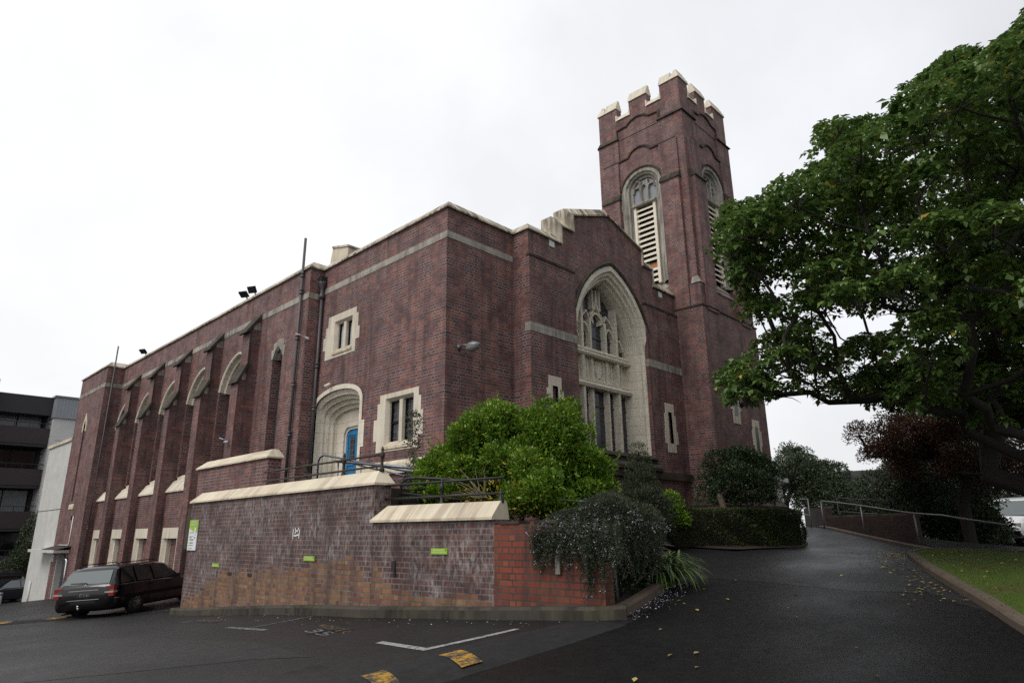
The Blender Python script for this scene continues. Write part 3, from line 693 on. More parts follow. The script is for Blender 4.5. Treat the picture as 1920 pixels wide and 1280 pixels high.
# small white kneeler blocks under the gable coping
mb = MB().mat('white_paint'); mb.box(3.50, 3.74, GY - .012, GY + .1, 9.90, 10.10); mb.box(9.62, 9.86, GY - .012, GY + .1, 9.82, 10.02); CHS('kneeler', mb)
# --- copings and bands
flat = lambda u, v, w: (u, v, w)
def csec(z, n0=.07, h=.30): return [(n0, z), (n0, z + .05), (-.16, z + h), (-.46, z + h), (-.46, z)]
mb = MB().mat('coping'); mb.sweep([(-1.28, 30.6), (-1.28, 25.78), (-.49, 25.78), (-.49, 6.42), (0, 6.42), (0, 0), (2.55, 0), (2.55, GY), (4.03, GY)], csec(10.12), flat)
CH('coping', mb)
mb = MB().mat('coping')
mb.sweep([(3.92, 10.11), (4.06, 10.11), (4.06, 10.72), (4.68, 10.72), (4.68, 11.30), (gc, 11.98), (8.62, 11.32), (8.62, 10.74), (9.22, 10.74), (9.22, 10.08), (10.72, 10.08)],
         [(-.0, -.70), (-.05, -.70), (-.30, -.50), (-.30, -.08), (0, -.08)], lambda u, v, w: (u, w, v))
CH('gable_coping', mb)
mb = MB().mat('stone_grey')
for pth, z0, z1 in (([(0, 6.42), (0, 0), (2.52, 0)], 9.24, 9.43), ([(-1.28, 30.6), (-1.28, 25.78), (-.49, 25.78), (-.49, 6.42), (0, 6.42)], 9.06, 9.26)):
    mb.sweep(pth, [(.014, z0), (.014, z1), (-.02, z1), (-.02, z0)], flat)
CHS('stone_band', mb)
mb = MB().mat('coping_clean'); mb.prism(fW(2.0), [(8.35, 10.0), (9.62, 10.0), (9.62, 12.1), (9.5, 12.6), (8.35, 12.3)], 0, 1.2); mb.mat('coping'); mb.prism(fW(1.96), [(8.3, 12.3), (9.52, 12.6), (9.50, 12.68), (8.3, 12.38)], 0, 1.3); CH('chimney', mb)
mb = MB().mat('lead'); mb.box(.48, 10.6, .5, 30.4, 9.5, 9.75); mb.box(10.6, 11.9, 3, 30.4, 9.5, 9.75); CH('roof', mb)
mb = MB().mat('brick'); mb.box(11.95, 12.0, 2.4, 30.4, 0, 10.1); CH('back_wall', mb)
# rainwater pipes
def pipe(pts, r=.05, head=None, bands=()):
    mb = MB().mat('pipe'); mb.tube(pts, r, 10)
    for z in bands:
        a = [p for p in pts]; k = (z - a[0][2]) / (a[-1][2] - a[0][2]) if a[-1][2] != a[0][2] else 0
        q = Vector(a[0]).lerp(Vector(a[-1]), k); mb.lathe(q, [(r * 1.0, -.09), (r * 1.5, -.08), (r * 1.5, -.03), (r * 1.15, -.02), (r * 1.15, .03), (r * 1.5, .04), (r * 1.5, .08), (r, .09)], 10)
    if head:
        q = Vector(head); mb.lathe(q, [(.05, -.55), (.11, -.50), (.09, -.42), (.06, -.36), (.07, -.18), (.13, -.05), (.14, .0), (.14, .05)], 10); mb.mat('black'); mb.box(q.x - .12, q.x + .1, q.y - .12, q.y + .08, q.z + .05, q.z + .22)
    return CH('drainpipe', mb)
pipe([(-.57, 6.83, 2.4), (-.57, 6.83, 11.3)], .045, bands=(4.6, 6.2, 7.75, 9.35, 9.95))
pipe([(-.09, 6.30, 2.4), (-.09, 6.30, 9.3)], .052, head=(-.10, 6.30, 9.62), bands=(3.3, 5.4, 6.8))
pipe([(-1.06, 25.66, -2), (-1.0, 25.66, 11.25)], .035, bands=(2.0, 5.5))
mb = MB().mat('white_paint'); mb.tube([(-1.31, 27.5, 2.6), (-1.31, 27.5, 1.22), (-1.31, 27.6, 1.18), (-1.31, 29.4, 1.18)], .025, 6); mb.mat('black'); mb.box(-1.36, -1.28, 27.6, 27.8, 2.4, 2.62); CH('conduit', mb)
mb = MB().mat('chrome'); mb.tube([(-1.33, 27.55, -2.1), (-1.33, 27.55, .45), (-1.38, 27.5, .55), (-1.4, 27.2, .55), (-1.36, 27.1, .45), (-1.36, 27.1, -2.1)], .05, 8); CH('vent_pipe', mb)

# --- tower
TX0, TX1, TY0, TY1 = 10.86, 14.96, -1.60, 2.55
tb = MB().mat('brick')
tb.box(10.71, 15.2, -1.76, 2.7, -.5, 9.55)                              # base stage
mb2 = MB().mat('brick')
def ring4(x0, x1, y0, y1, z0, z1, mb): mb.box(x0, x1, y0, y1, z0, z1)
cw, cs = .50, 12.91
lou = dict(w=.95, spring=15.30, apex=16.12)
def notch(a, b, c, z0=16.82, rise=.33):
    k = .42
    return [(b, 18.02), (b - .02, z0), (c + k * 1.25, z0 + .02), (c + k * .9, z0 + rise * .62), (c + k * .4, z0 + rise * .92), (c, z0 + rise), (c - k * .4, z0 + rise * .92), (c - k * .9, z0 + rise * .62), (c - k * 1.25, z0 + .02), (a + .02, z0), (a, 18.02)]
for mapf, u0, u1, c, a, b in ((fW(TX0), TY0, TY1, cw, -.5, 1.52), (fS(TY0), TX0 + .35, TX1, cs, 11.96, 13.86)):
    tb.prism(mapf, [(u0, 9.5), (u1, 9.5), (u1, 18.02)] + notch(a, b, c) + [(u0, 18.02)], 0, .35, [arch_loop(c, .93, 15.30, 16.10, 10.6, 10)], back=False)
    tb.prism(mapf, rect(a - .2, b + .2, 16.7, 18.9), .075, .34, back=False)
tb.box(TX0 + .5, TX1, TY0 + .5, TY1, 9.5, 18.98)
tb.box(TX1 - .3, TX1 - .001, TY0 + .002, TY1 - .001, 9.5, 18.02); tb.box(TX0 + .002, TX1 - .002, TY1 - .3, TY1, 9.5, 18.02)
tower = CH('tower', tb)
# paired buttress strips
def strips(mapf, sp, th):
    for (a, b) in sp:
        mb = MB().mat('brick'); mb.prism(mapf, rect(a, b, 9.4, 15.05), -th, .02); mb.prism(mapf, rect(a + .0, b - .0, 15.0, 16.80), -th * .45, .02)
        bt = CH('buttress', mb, tower)
        mb = MB().mat('weathered')
        mb.prism(lambda u, v, d: mapf(d, v, u), [(-th - .05, 14.99), (-th - .05, 15.06), (-th * .45, 15.30), (.0, 15.30), (0, 14.99)], a - .03, b + .03)
        CH('weathering', mb, tower)
strips(fW(TX0), [(-1.29, -.47), (1.52, 2.36)], .16); strips(fS(TY0), [(11.08, 11.95), (13.87, 14.74)], .20)
mb = MB().mat('brick'); mb.box(TX0 - .12, TX0 + .3, TY0 - .14, TY0 + .3, 9.4, 10.42); mb.box(TX1 - .3, TX1 + .12, TY0 - .14, TY0 + .3, 9.4, 10.42)
mb.mat('stone_grey')
for x0, x1 in ((TX0 - .15, TX0 + .2), (TX1 - .2, TX1 + .15)):
    mb.add([(x0, TY0 - .17, 10.42), (x1, TY0 - .17, 10.42), (x1, TY0 + .2, 10.42), (x0, TY0 + .2, 10.42), (x0 + .13, TY0 - .02, 10.72), (x1 - .13, TY0 - .02, 10.72), (x1 - .13, TY0 + .2, 10.72), (x0 + .13, TY0 + .2, 10.72)], [(0, 1, 5, 4), (1, 2, 6, 5), (2, 3, 7, 6), (3, 0, 4, 7), (4, 5, 6, 7), (0, 3, 2, 1)])
CHS('corner_block', mb, tower)
mb = MB().mat('weathered')
mb.sweep([(10.71, 2.7), (10.71, -1.76), (15.2, -1.76), (15.2, 2.7)], [(.0, 9.50), (.04, 9.50), (.04, 9.55), (-.14, 9.66), (-.14, 9.50)], flat)
ssec = [(-.0, -.06), (-.055, -.06), (-.10, .0), (-.12, .09), (-.0, .09)]
for mapf, u0, u1, c, a, b in ((fW(TX0), TY0, TY1, cw, -.5, 1.52), (fS(TY0), TX0, TX1, cs, 11.96, 13.86)):
    for k, z, lim in ((0, 16.80, (u0 + .40, u1 - .22)), ):
        n = notch(a, b, c)[1:-1][::-1]
        mb.sweep([(lim[0], z + .03)] + n + [(lim[1], z + .03)], ssec, mapf)
    n = [(a, 18.02), (a - .0, 18.42), (a + .3, 18.44)] + [(c - .55, 18.44), (c - .32, 18.60), (c, 18.68), (c + .32, 18.60), (c + .55, 18.44)] + [(b - .3, 18.44), (b, 18.42), (b, 18.02)]
    mb.sweep(n, [(s[0], s[1] + .05) for s in ssec], mapf)
mb.sweep([(TX0, b + 1.0), (TX0, 1.52)], [(0, 0)] * 3, flat) if False else None
for pth in ([(TX0, TY1), (TX0, 1.50)], [(TX0, -.46), (TX0, TY0), (11.98, TY0)], [(13.84, TY0), (TX1, TY0), (TX1, TY1), (TX0, TY1)]):
    mb.sweep(pth, [(.07, 17.96), (.07, 18.0), (-.05, 18.16), (-.12, 18.16), (-.12, 17.96)], flat)
CHS('string_course', mb, tower)
# belfry windows
def belfry(mapf, c, sillz, sign):
    mb = MB().mat('stone_grey')
    pr = [(.0, .1), (0, -.02), (.16, -.02), (.20, .05), (.27, .07), (.30, .16), (.40, .19), (.42, .30)]
    mb.loft([[mapf(a, b, d) for a, b in arch_loop(c, .95 - e, 15.28, 16.14 - e * .95, 10.9, 10)] for e, d in pr], closed=False)
    random.seed(int(c * 7))
    for s in (-1, 1):
        z = 11.0
        while z < 15.1:
            h = random.choice((.28, .42, .55)); w = random.choice((.02, .06, .10)); u = c + s * .94
            mb.prism(mapf, rect(min(u, u + s * w), max(u, u + s * w), z, z + h), -.012, .02); z += h
    bw = CH('belfry_window', mb, tower)
    mb = MB().mat('weathered'); hp = lambda e, d: [mapf(a, b, d) for a, b in arch_pts(c, .95 + e, 15.28, 16.14 + e, 10)[1:-1]]
    mb.loft([hp(0, 0), hp(0, -.06), hp(.06, -.08), hp(.1, 0)], closed=False); CH('hood_mould', mb, tower)
    mb = MB().mat('stone_grey')
    for u in (-.17, .17): mb.prism(mapf, rect(c + u - .04, c + u + .04, 14.6, 15.65), .14, .3)
    for uu, w in ((-.35, .18), (0, .17), (.35, .18)):
        mb.sweep([(c + uu - w, 15.2), (c + uu - w * .7, 15.4), (c + uu, 15.52 if uu == 0 else 15.42), (c + uu + w * .7, 15.4), (c + uu + w, 15.2)], [(-.03, .16), (.03, .16), (.03, .3), (-.03, .3)], mapf)
    mb.prism(lambda u, v, d: mapf(d, v, u), [(.02, 14.5), (-.0, 14.56), (.1, 14.66), (.3, 14.66), (.3, 14.5)], c - .55, c + .55)
    CH('tracery', mb, tower)
    mb = MB().mat('grey_glass'); mb.prism(mapf, arch_loop(c, .53, 15.28, 15.74, 14.6, 8), .26, .27); CH('pane', mb, tower)
    mb = MB().mat('louvre'); z = 11.05
    for u in (-.46, .46): mb.prism(mapf, rect(c + u - .06, c + u + .06, 10.95, 14.5), .10, .3)
    k = 0
    while z < 14.4:
        h = .23; a, b = c - .44, c + .44
        if k in (3,) and sign: a = c + .05 if True else a
        mb.prism(lambda u, v, d: mapf(d, v, u), [(.12, z), (.12, z + .07), (.30, z + .21), (.30, z + .14)], a, b); z += h; k += 1
    CHS('louvre', mb, tower)
    mb = MB().mat('black'); mb.prism(mapf, rect(c - .46, c + .46, 10.95, 14.55), .32, .33)
    if sign: mb.mat('orange_board'); mb.prism(mapf, rect(c - .42, c + .02, 11.72, 11.9), .25, .28)
    CH('backing', mb, tower)
    mb = MB().mat('stone_grey'); mb.prism(lambda u, v, d: mapf(d, v, u), [(-.03, 10.40), (-.05, 10.45), (.30, 11.0), (.30, 10.4)], c - .94, c + .94); CH('sill', mb, tower)
belfry(fW(TX0), cw, 10.9, True); belfry(fS(TY0), cs, 10.9, False)
# parapet and battlements
px0, px1, py0, py1 = TX0 + .05, TX1 - .05, TY0 + .05, TY1 - .05; pt = .34
mb = MB().mat('brick')
mb.box(px0, px1, py0, py0 + pt, 17.95, 18.94); mb.box(px0, px1, py1 - pt, py1, 17.95, 18.94); mb.box(px0, px0 + pt, py0 + pt, py1 - pt, 17.95, 18.94); mb.box(px1 - pt, px1, py0 + pt, py1 - pt, 17.95, 18.94)
ym = [(py0, -.66), (-.02, .88), (1.52, py1)]; xm = [(px0, 11.66), (12.27, 13.13), (13.74, px1)]
cap = []
for (a, b) in xm:
    for y0 in (py0, py1 - pt): mb.box(a, b, y0, y0 + pt, 18.94, 19.60); cap.append((a, b, y0, y0 + pt, 'x'))
for (a, b) in ym:
    a2, b2 = max(a, py0 + pt), min(b, py1 - pt)
    for x0 in (px0, px1 - pt): mb.box(x0, x0 + pt, a2, b2, 18.94, 19.60); cap.append((x0, x0 + pt, a if a == py0 else a2, b if b == py1 else b2, 'y'))
par = CH('parapet', mb, tower)
cm = MB().mat('parapet_stone')
def capstone(a, b, c, d, ax, z0, hgt):
    """three weathered courses, each set back a little"""
    e = .05
    for i in range(3):
        k = hgt / 3; s0 = e - .062 * i; s1 = s0 - .025
        A = (a - s0, b + s0, c - s0, d + s0); B = (a - s1, b + s1, c - s1, d + s1)
        if ax == 'x': A = (a - .012, b + .012, c - s0, d + s0); B = (a - .012, b + .012, c - s1, d + s1)
        if ax == 'y': A = (a - s0, b + s0, c - .012, d + .012); B = (a - s1, b + s1, c - .012, d + .012)
        z = z0 + k * i
        cm.add([(A[0], A[2], z), (A[1], A[2], z), (A[1], A[3], z), (A[0], A[3], z), (B[0], B[2], z + k), (B[1], B[2], z + k), (B[1], B[3], z + k), (B[0], B[3], z + k)], [(0, 3, 2, 1), (4, 5, 6, 7), (0, 1, 5, 4), (1, 2, 6, 5), (2, 3, 7, 6), (3, 0, 4, 7)])
for (a, b) in xm:
    for y0 in (py0, py1 - pt):
        if a == px0 or b == px1: continue
        capstone(a, b, y0, y0 + pt, 'x', 19.60, .46)
for (a, b) in ym:
    for x0 in (px0, px1 - pt):
        if a == py0 or b == py1: continue
        capstone(x0, x0 + pt, a, b, 'y', 19.60, .46)
for xa, xb in ((px0, 11.66), (13.74, px1)):
    for ya, yb in ((py0, -.66), (1.52, py1)):
        y0 = py0 if ya == py0 else py1 - pt; x0 = px0 if xa == px0 else px1 - pt
        # L-shaped corner merlon: two caps mitred by butting the second against the first
        capstone(xa, xb, y0, y0 + pt, 'c', 19.60, .46)
        if ya == py0: capstone(x0, x0 + pt, y0 + pt + .06, yb, 'y', 19.60, .458)
        else: capstone(x0, x0 + pt, ya, y0 - .06, 'y', 19.60, .458)
for (a, b) in ((-.66, -.02), (.88, 1.52)):
    for x0 in (px0, px1 - pt):
        capstone(x0, x0 + pt, a + .014, b - .014, 'y', 18.95, .26)
        for q0, q1 in ((a - .05, a + .012), (b - .012, b + .05)): cm.box(x0 - .052, x0 + .1, q0, q1, 18.93, 19.22)
for (a, b) in ((11.66, 12.27), (13.13, 13.74)):
    for y0 in (py0, py1 - pt):
        capstone(a + .014, b - .014, y0, y0 + pt, 'x', 18.95, .26)
        for q0, q1 in ((a - .05, a + .012), (b - .012, b + .05)): cm.box(q0, q1, y0 - .052, y0 + .1, 18.93, 19.22)
CHS('coping', cm, tower)
mb = MB().mat('lead'); mb.box(px0 + .2, px1 - .2, py0 + .2, py1 - .2, 18.2, 18.4); CH('roof', mb, tower)
mb = MB().mat('brick'); mb.box(10.55, 15.55, -1.98, 2.6, -.5, 2.35); mb.mat('weathered'); mb.sweep([(10.55, 2.6), (10.55, -1.98), (15.55, -1.98), (15.55, 2.6)], [(.03, 2.35), (.03, 2.39), (-.2, 2.62), (-.2, 2.35)], flat); CH('plinth', mb, tower)
for (u, z) in ((12.55, 6.1), (14.1, 4.9)):
    mb = MB().mat('stone_plain'); mb.prism(fS(-1.76), [(u - .3, z - .8), (u + .3, z - .8), (u + .3, z - .3), (u + .4, z - .3), (u + .4, z + .3), (u + .3, z + .3), (u + .3, z + .7), (u - .3, z + .7), (u - .3, z + .3), (u - .4, z + .3), (u - .4, z - .3), (u - .3, z - .3)], -.015, .05)
    mb.mat('leaded'); mb.prism(fS(-1.76), rect(u - .12, u + .12, z - .5, z + .45), -.02, .0); CH('window', mb, tower)
# ------------------------------------------------------------------ ground
def grid_obj(name, xs, ys, mat, hole=None, dz=0.0):
    X, Y = np.meshgrid(xs, ys); Z = gz(X, Y) + dz; nx, ny = len(xs), len(ys)
    mb = MB().mat(mat); mb.smooth = True
    V = np.stack([X, Y, Z], -1).reshape(-1, 3)
    F = [(j * nx + i, j * nx + i + 1, (j + 1) * nx + i + 1, (j + 1) * nx + i) for j in range(ny - 1) for i in range(nx - 1)]
    mb.add(V, F); return struct(name, mb)
def axis(a, b, fine0, fine1, st, coarse):
    l = list(np.arange(fine0, fine1 + 1e-6, st)); s = st; x = fine1
    while x < b: s = min(s * 1.35, coarse); x += s; l.append(x)
    s = st; x = fine0; p = []
    while x > a: s = min(s * 1.35, coarse); x -= s; p.append(x)
    return np.array(p[::-1] + l)
grid_obj('asphalt', axis(-400, 500, -14, 18, .4, 60), axis(-300, 600, -16, 34, .4, 60), 'asphalt')

def strip_on_ground(mb, poly, dz, step=.25):
    """flat-ish polygon draped on the ground (convex quads)"""
    P = [Vector(p) for p in poly]
    n = max(1, int(max((P[1] - P[0]).length, (P[2] - P[3]).length) / step)); m = max(1, int(max((P[3] - P[0]).length, (P[2] - P[1]).length) / step))
    V = []
    for j in range(m + 1):
        for i in range(n + 1):
            a = P[0].lerp(P[1], i / n); b = P[3].lerp(P[2], i / n); q = a.lerp(b, j / m); V.append((q.x, q.y, G(q.x, q.y) + dz))
    mb.add(V, [(j * (n + 1) + i, j * (n + 1) + i + 1, (j + 1) * (n + 1) + i + 1, (j + 1) * (n + 1) + i) for j in range(m) for i in range(n)])
# smoother driveway sheet uphill of the seam
mb = MB().mat('asphalt_drive'); mb.smooth = True
for q in ([(.37, -6.2), (5.2, -3.3), (7.4, -7.6), (.97, -8.7)], [(.97, -8.7), (7.4, -7.6), (5.1, -8.6), (1.75, -9.52)], [(5.2, -3.3), (14.6, -1.9), (14.3, -3.9), (7.4, -7.6)], [(7.4, -7.6), (14.3, -3.9), (12.1, -7.0), (9.8, -7.55)]):
    strip_on_ground(mb, q, .004)
struct('driveway', mb)

mb = MB().mat('asphalt_new'); mb.smooth = True
for q in ([(-9.6, -7.25), (-2.9, -7.25), (-3.2, -12.2), (-9.6, -13.2)], [(-2.9, -7.25), (-.15, -6.45), (.5, -10.6), (-3.2, -12.2)], [(-.15, -6.45), (.37, -6.2), (1.75, -9.55), (.5, -10.6)]): strip_on_ground(mb, q, .002, .35)
struct('new_asphalt', mb)
mb = MB().mat('asphalt_patch'); mb.smooth = True
for q in ([(-8.6, 3.6), (-6.2, 2.2), (-6.3, -3.9), (-8.9, -1.6)], [(-6.2, 2.2), (-5.55, -2.4), (-5.9, -4.6), (-6.3, -3.9)]): strip_on_ground(mb, q, .003)
struct('asphalt_patch', mb)
def kerb(name, pts, w, h, mat, side=1, dense=.3):
    """kerb stones along a ground polyline; grows to the right (side=1) of the path"""
    P = [Vector(p) for p in pts]; Q = [P[0]]
    for a, b in zip(P[:-1], P[1:]):
        n = max(1, int((b - a).length / dense))
        Q += [a.lerp(b, i / n) for i in range(1, n + 1)]
    mb = MB().mat(mat); loops = []
    for i, p in enumerate(Q):
        d = (Q[min(i + 1, len(Q) - 1)] - Q[max(i - 1, 0)]).normalized(); nrm = Vector((d.y, -d.x)) * side; g = G(p.x, p.y); hh = h if not callable(h) else h(p)
        loops.append([(p.x + nrm.x * o, p.y + nrm.y * o, g + z) for o, z in ((0, -.15), (0, hh * .75), (.03, hh), (w, hh), (w, -.15))])
    mb.loft(loops); mb.f += [tuple(range(5))[::-1], tuple(range(len(mb.v) - 5, len(mb.v)))]; mb.mi += [mb.cur] * 2; mb.sm += [False] * 2
    return struct(name, mb)
def smooth_path(pts, n=6):
    P = [Vector(p) for p in pts]; P = [P[0] * 2 - P[1]] + P + [P[-1] * 2 - P[-2]]; out = []
    for i in range(1, len(P) - 2):
        for k in range(n):
            t = k / n; a, b, c, d = P[i - 1:i + 3]
            out.append(.5 * ((2 * b) + (c - a) * t + (2 * a - 5 * b + 4 * c - d) * t * t + (3 * b - a - 3 * c + d) * t ** 3))
    return [tuple(p) for p in out] + [tuple(P[-2])]
# lawn and its kerb
lawn_edge = smooth_path([(-3.2, -12.15), (-.46, -10.94), (.84, -10.4), (2.53, -9.65), (4.52, -8.84), (7.2, -7.98), (8.6, -7.62), (9.8, -7.66), (10.5, -8.25), (10.6, -9.2), (9.9, -11.0), (9.2, -14.0)], 5)
kerb('lawn_kerb', lawn_edge, .16, .13, 'kerb_stone', 1)
inner = [Vector(p) for p in lawn_edge]
mb = MB().mat('grass'); mb.smooth = True
cen = Vector((5.2, -13.6)); loops = []
for k in range(8):
    f = k / 7; loop = []
    for i, p in enumerate(inner):
        d = (inner[min(i + 1, len(inner) - 1)] - inner[max(i - 1, 0)]).normalized(); q = p + Vector((d.y, -d.x)) * .155
        q = q.lerp(cen, f * .93); loop.append((q.x, q.y, G(q.x, q.y) + .105 + .05 * min(1, f * 3)))
    loops.append(loop)
mb.loft(loops, closed=False); struct('lawn', mb)
P = []
while len(P) < 26000:
    a = rng.random(4000); i = rng.integers(0, len(inner) - 1, 4000)
    p = np.array(inner)[i] * (1 - a[:, None]) + np.array(inner)[i + 1] * a[:, None]; f = rng.random(4000)[:, None] ** .8
    q = p * (1 - f * .93) + np.array(cen) * f * .93 + rng.normal(0, .04, (4000, 2)); P += list(q)
P = np.array(P); dd = unit(np.array([0, 0, 1]) + rng.normal(0, .55, (len(P), 3)))
ok = (P[:, 1] > -12.5) & (P[:, 0] > -1); P, dd = P[ok], dd[ok]
V = leaf_quads(np.c_[P, gz(P[:, 0], P[:, 1]) + .12], dd, rng.uniform(.03, .065, len(P)), .007, fold=.0)
tag(quads_obj('grass_blades', V, 'blade'), 'short green grass growing on the lawn', None, None, 'stuff')
# path kerb by the handrail, hedge kerb, planter kerb
kerb('path_kerb', smooth_path([(14.9, -3.3), (14.0, -4.2), (13.41, -4.95), (12.28, -6.41), (10.9, -7.55), (10.4, -7.75)], 4), .12, .08, 'kerb_stone', -1)
kerb('hedge_kerb', smooth_path([(4.6, -2.6), (5.1, -3.45), (6.72, -4.34), (8.81, -4.78), (9.9, -4.72), (10.35, -4.4), (10.45, -3.6)], 4), .10, .07, 'kerb_stone', -1)
kerb('planter_kerb', smooth_path([(-2.84, -7.02), (-2.35, -6.93), (-1.53, -6.71), (-.72, -6.47), (-.37, -6.3), (-.1, -6.0)], 4), .14, .14, 'kerb_stone', -1)
# kerb at the foot of the brick wall
WA, WC, WE = Vector((-3.294, 6.66)), Vector((-3.5, -2.3)), Vector((-2.92, -6.86))
def wp(u):   # point on the wall face: u measured from the corner, + towards the back, - towards the front
    return WC + (WA - WC).normalized() * u if u >= 0 else WC + (WE - WC).normalized() * -u
base_pts = [(-3.42, 7.0), (-3.47, 6.3), (-3.68, -2.3), (-3.11, -6.7), (-2.84, -7.12)]
def wk(p): return .17 if p.y < 5 else .15
kerb('wall_kerb', base_pts, .22, wk, 'concrete', -1, .6)

# garden bed behind the walls and up to the church
mb = MB().mat('soil'); mb.smooth = True
def bed(x, y):
    g = G(x, y)
    t = max(0, min(1, (-2.0 - x) / 1.0 if False else 1)); 
    h = 1.62 - max(0, (x + 1.0)) * .09
    e = min(1, max(0, (y + 6.6 - max(0, (x + 2.9)) * .12) / 1.4))
    return max(g + .04, g + .06 + (h - g) * e)
xs = np.linspace(-3.25, 10.6, 44); ys = np.linspace(-6.7, -.55, 24)
V = []; F = []; idx = {}
def in_bed(x, y): return y > -6.75 + max(0, x + 2.9) * .17 + (0 if x < 0 else max(0, (x * .0))) and (x < -.3 or y > -6.3 + (x + .3) * .52 if x < 5 else y > -4.9 + (x - 9) * .02) and x > -3.33 + max(0, (-2.3 - y)) * .127
for j, y in enumerate(ys):
    for i, x in enumerate(xs): V.append((x, y, bed(x, y)))
nx = len(xs)
for j in range(len(ys) - 1):
    for i in range(nx - 1):
        if all(in_bed(xs[a], ys[b]) for a in (i, i + 1) for b in (j, j + 1)): F.append((j * nx + i, j * nx + i + 1, (j + 1) * nx + i + 1, (j + 1) * nx + i))
mb.add(V, F); struct('garden_bed', mb)
# terrace in front of the porch, behind the high wall
mb = MB().mat('concrete'); mb.box(-3.1, -.02, -2.1, 6.4, 1.2, 2.40); mb.box(-2.5, -.5, 6.4, 9.1, 1.2, 2.40); struct('terrace', mb)

# speed humps with yellow paint
def hump(x0, x1, y0f, y1f, label, yellow):
    n = 26; loops = []; sec = 9
    mb = MB().mat('asphalt_hump'); mb.smooth = True
    for i in range(n + 1):
        t = i / n; x = x0 + (x1 - x0) * t; ya, yb = y0f(t), y1f(t)
        loops.append([(x, ya + (yb - ya) * k / (sec - 1), G(x, ya + (yb - ya) * k / (sec - 1)) + .003 + .07 * math.sin(math.pi * k / (sec - 1)) ** .8 * min(1, 6 * t, 6 * (1 - t) + .1)) for k in range(sec)])
    mb.loft(loops, closed=False)
    h = tag(obj('speed_hump', mb), label, 'speed hump', 'asphalt speed humps')
    for (a, b) in yellow:
        m2 = MB().mat('hump_yellow'); m2.smooth = True; l2 = []
        for i in range(5):
            x = a + (b - a) * i / 4; t = (x - x0) / (x1 - x0); ya, yb = y0f(t), y1f(t)
            l2.append([(x - .42 * (k / (sec - 1) - .5), ya + (yb - ya) * k / (sec - 1), G(x, ya + (yb - ya) * k / (sec - 1)) + .009 + .07 * math.sin(math.pi * k / (sec - 1)) ** .8 * min(1, 6 * t, 6 * (1 - t) + .1)) for k in range(2, sec - 1)])
        m2.loft(l2, closed=False); obj('painted_block', m2, h)
hump(-9.5, -3.1, lambda t: -6.15 - .55 * max(0, t - .75) * 4 * .6, lambda t: -7.2 - .1 * t, 'black asphalt speed hump with two worn yellow blocks crossing the near parking area', [(-5.53, -5.25), (-6.50, -6.24), (-7.55, -7.25)])
hump(-10.5, -3.6, lambda t: 9.95, lambda t: 9.35, 'low far speed hump with yellow blocks behind the parked black wagon', [(-7.6, -6.25), (-5.55, -5.05)])
# painted parking lines, faint stencilled words
mb = MB().mat('line_white')
strip_on_ground(mb, [(-5.14, -5.72), (-3.76, -5.99), (-3.76, -6.09), (-5.14, -5.84)], .005); strip_on_ground(mb, [(-5.03, -4.70), (-4.91, -4.70), (-5.02, -5.74), (-5.14, -5.76)], .006)
struct('parking_line', mb)
mb = MB().mat('line_faint')
strip_on_ground(mb, [(-4.92, .12), (-4.80, .12), (-4.82, -1.37), (-4.94, -1.37)], .005); strip_on_ground(mb, [(-4.84, -.62), (-3.72, -.76), (-3.72, -.82), (-4.84, -.69)], .006)
strip_on_ground(mb, [(-4.54, 3.15), (-3.6, 2.85), (-3.6, 2.78), (-4.54, 3.08)], .005); strip_on_ground(mb, [(-4.05, 8.70), (-2.5, 8.45), (-2.5, 8.37), (-4.05, 8.62)], .005)
for k in range(6):
    y = 12.5 + k * 2.6; strip_on_ground(mb, [(-6.3, y), (-2.0, y), (-2.0, y + .09), (-6.3, y + .09)], .005)
struct('parking_line_faint', mb)

# ------------------------------------------------------------------ lettering
_fonts = {}
def text_mesh(s, size):
    cu = bpy.data.curves.new('t', 'FONT'); cu.body = s; cu.size = size; cu.align_x = 'CENTER'; cu.align_y = 'CENTER'
    o = bpy.data.objects.new('t', cu); COL.objects.link(o); dg = bpy.context.evaluated_depsgraph_get(); dg.update()
    me = bpy.data.meshes.new_from_object(o.evaluated_get(dg)); V = [v.co.copy() for v in me.vertices]; F = [tuple(p.vertices) for p in me.polygons]
    bpy.data.objects.remove(o); bpy.data.curves.remove(cu); bpy.data.meshes.remove(me); return V, F
def put_text(mb, s, size, c, ux, uz, width=None):
    V, F = text_mesh(s, size); c, ux, uz = Vector(c), Vector(ux), Vector(uz)
    if not V: return
    if width:
        w = max(v.x for v in V) - min(v.x for v in V); k = width / w
    else: k = 1
    mb.add([c + ux * v.x * k + uz * v.y for v in V], F)
mb = MB().mat('line_faint'); c = (-4.77, -2.86); 
for s, x, y, mat, sz in (('57', -4.80, -2.88, 'line_faint', .34), ('57', -4.75, 2.35, 'line_faint', .3)):
    pass
mb = MB().mat('line_faint'); put_text(mb, '35', .42, (-4.82, -2.95, G(-4.82, -2.95) + .02), (0, -1, -.03), (.85, 0, .03), .55); struct('bay_number', mb)
mb = MB().mat('line_orange'); put_text(mb, 'VISITOR', .34, (-4.60, -3.15, G(-4.6, -3.15) + .02), (0, -1, -.05), (.8, 0, .03), 1.15); put_text(mb, 'VISITOR', .34, (-4.45, 2.0, G(-4.45, 2.0) + .03), (0, -1, .06), (.8, 0, .03), 1.0); struct('bay_lettering', mb)

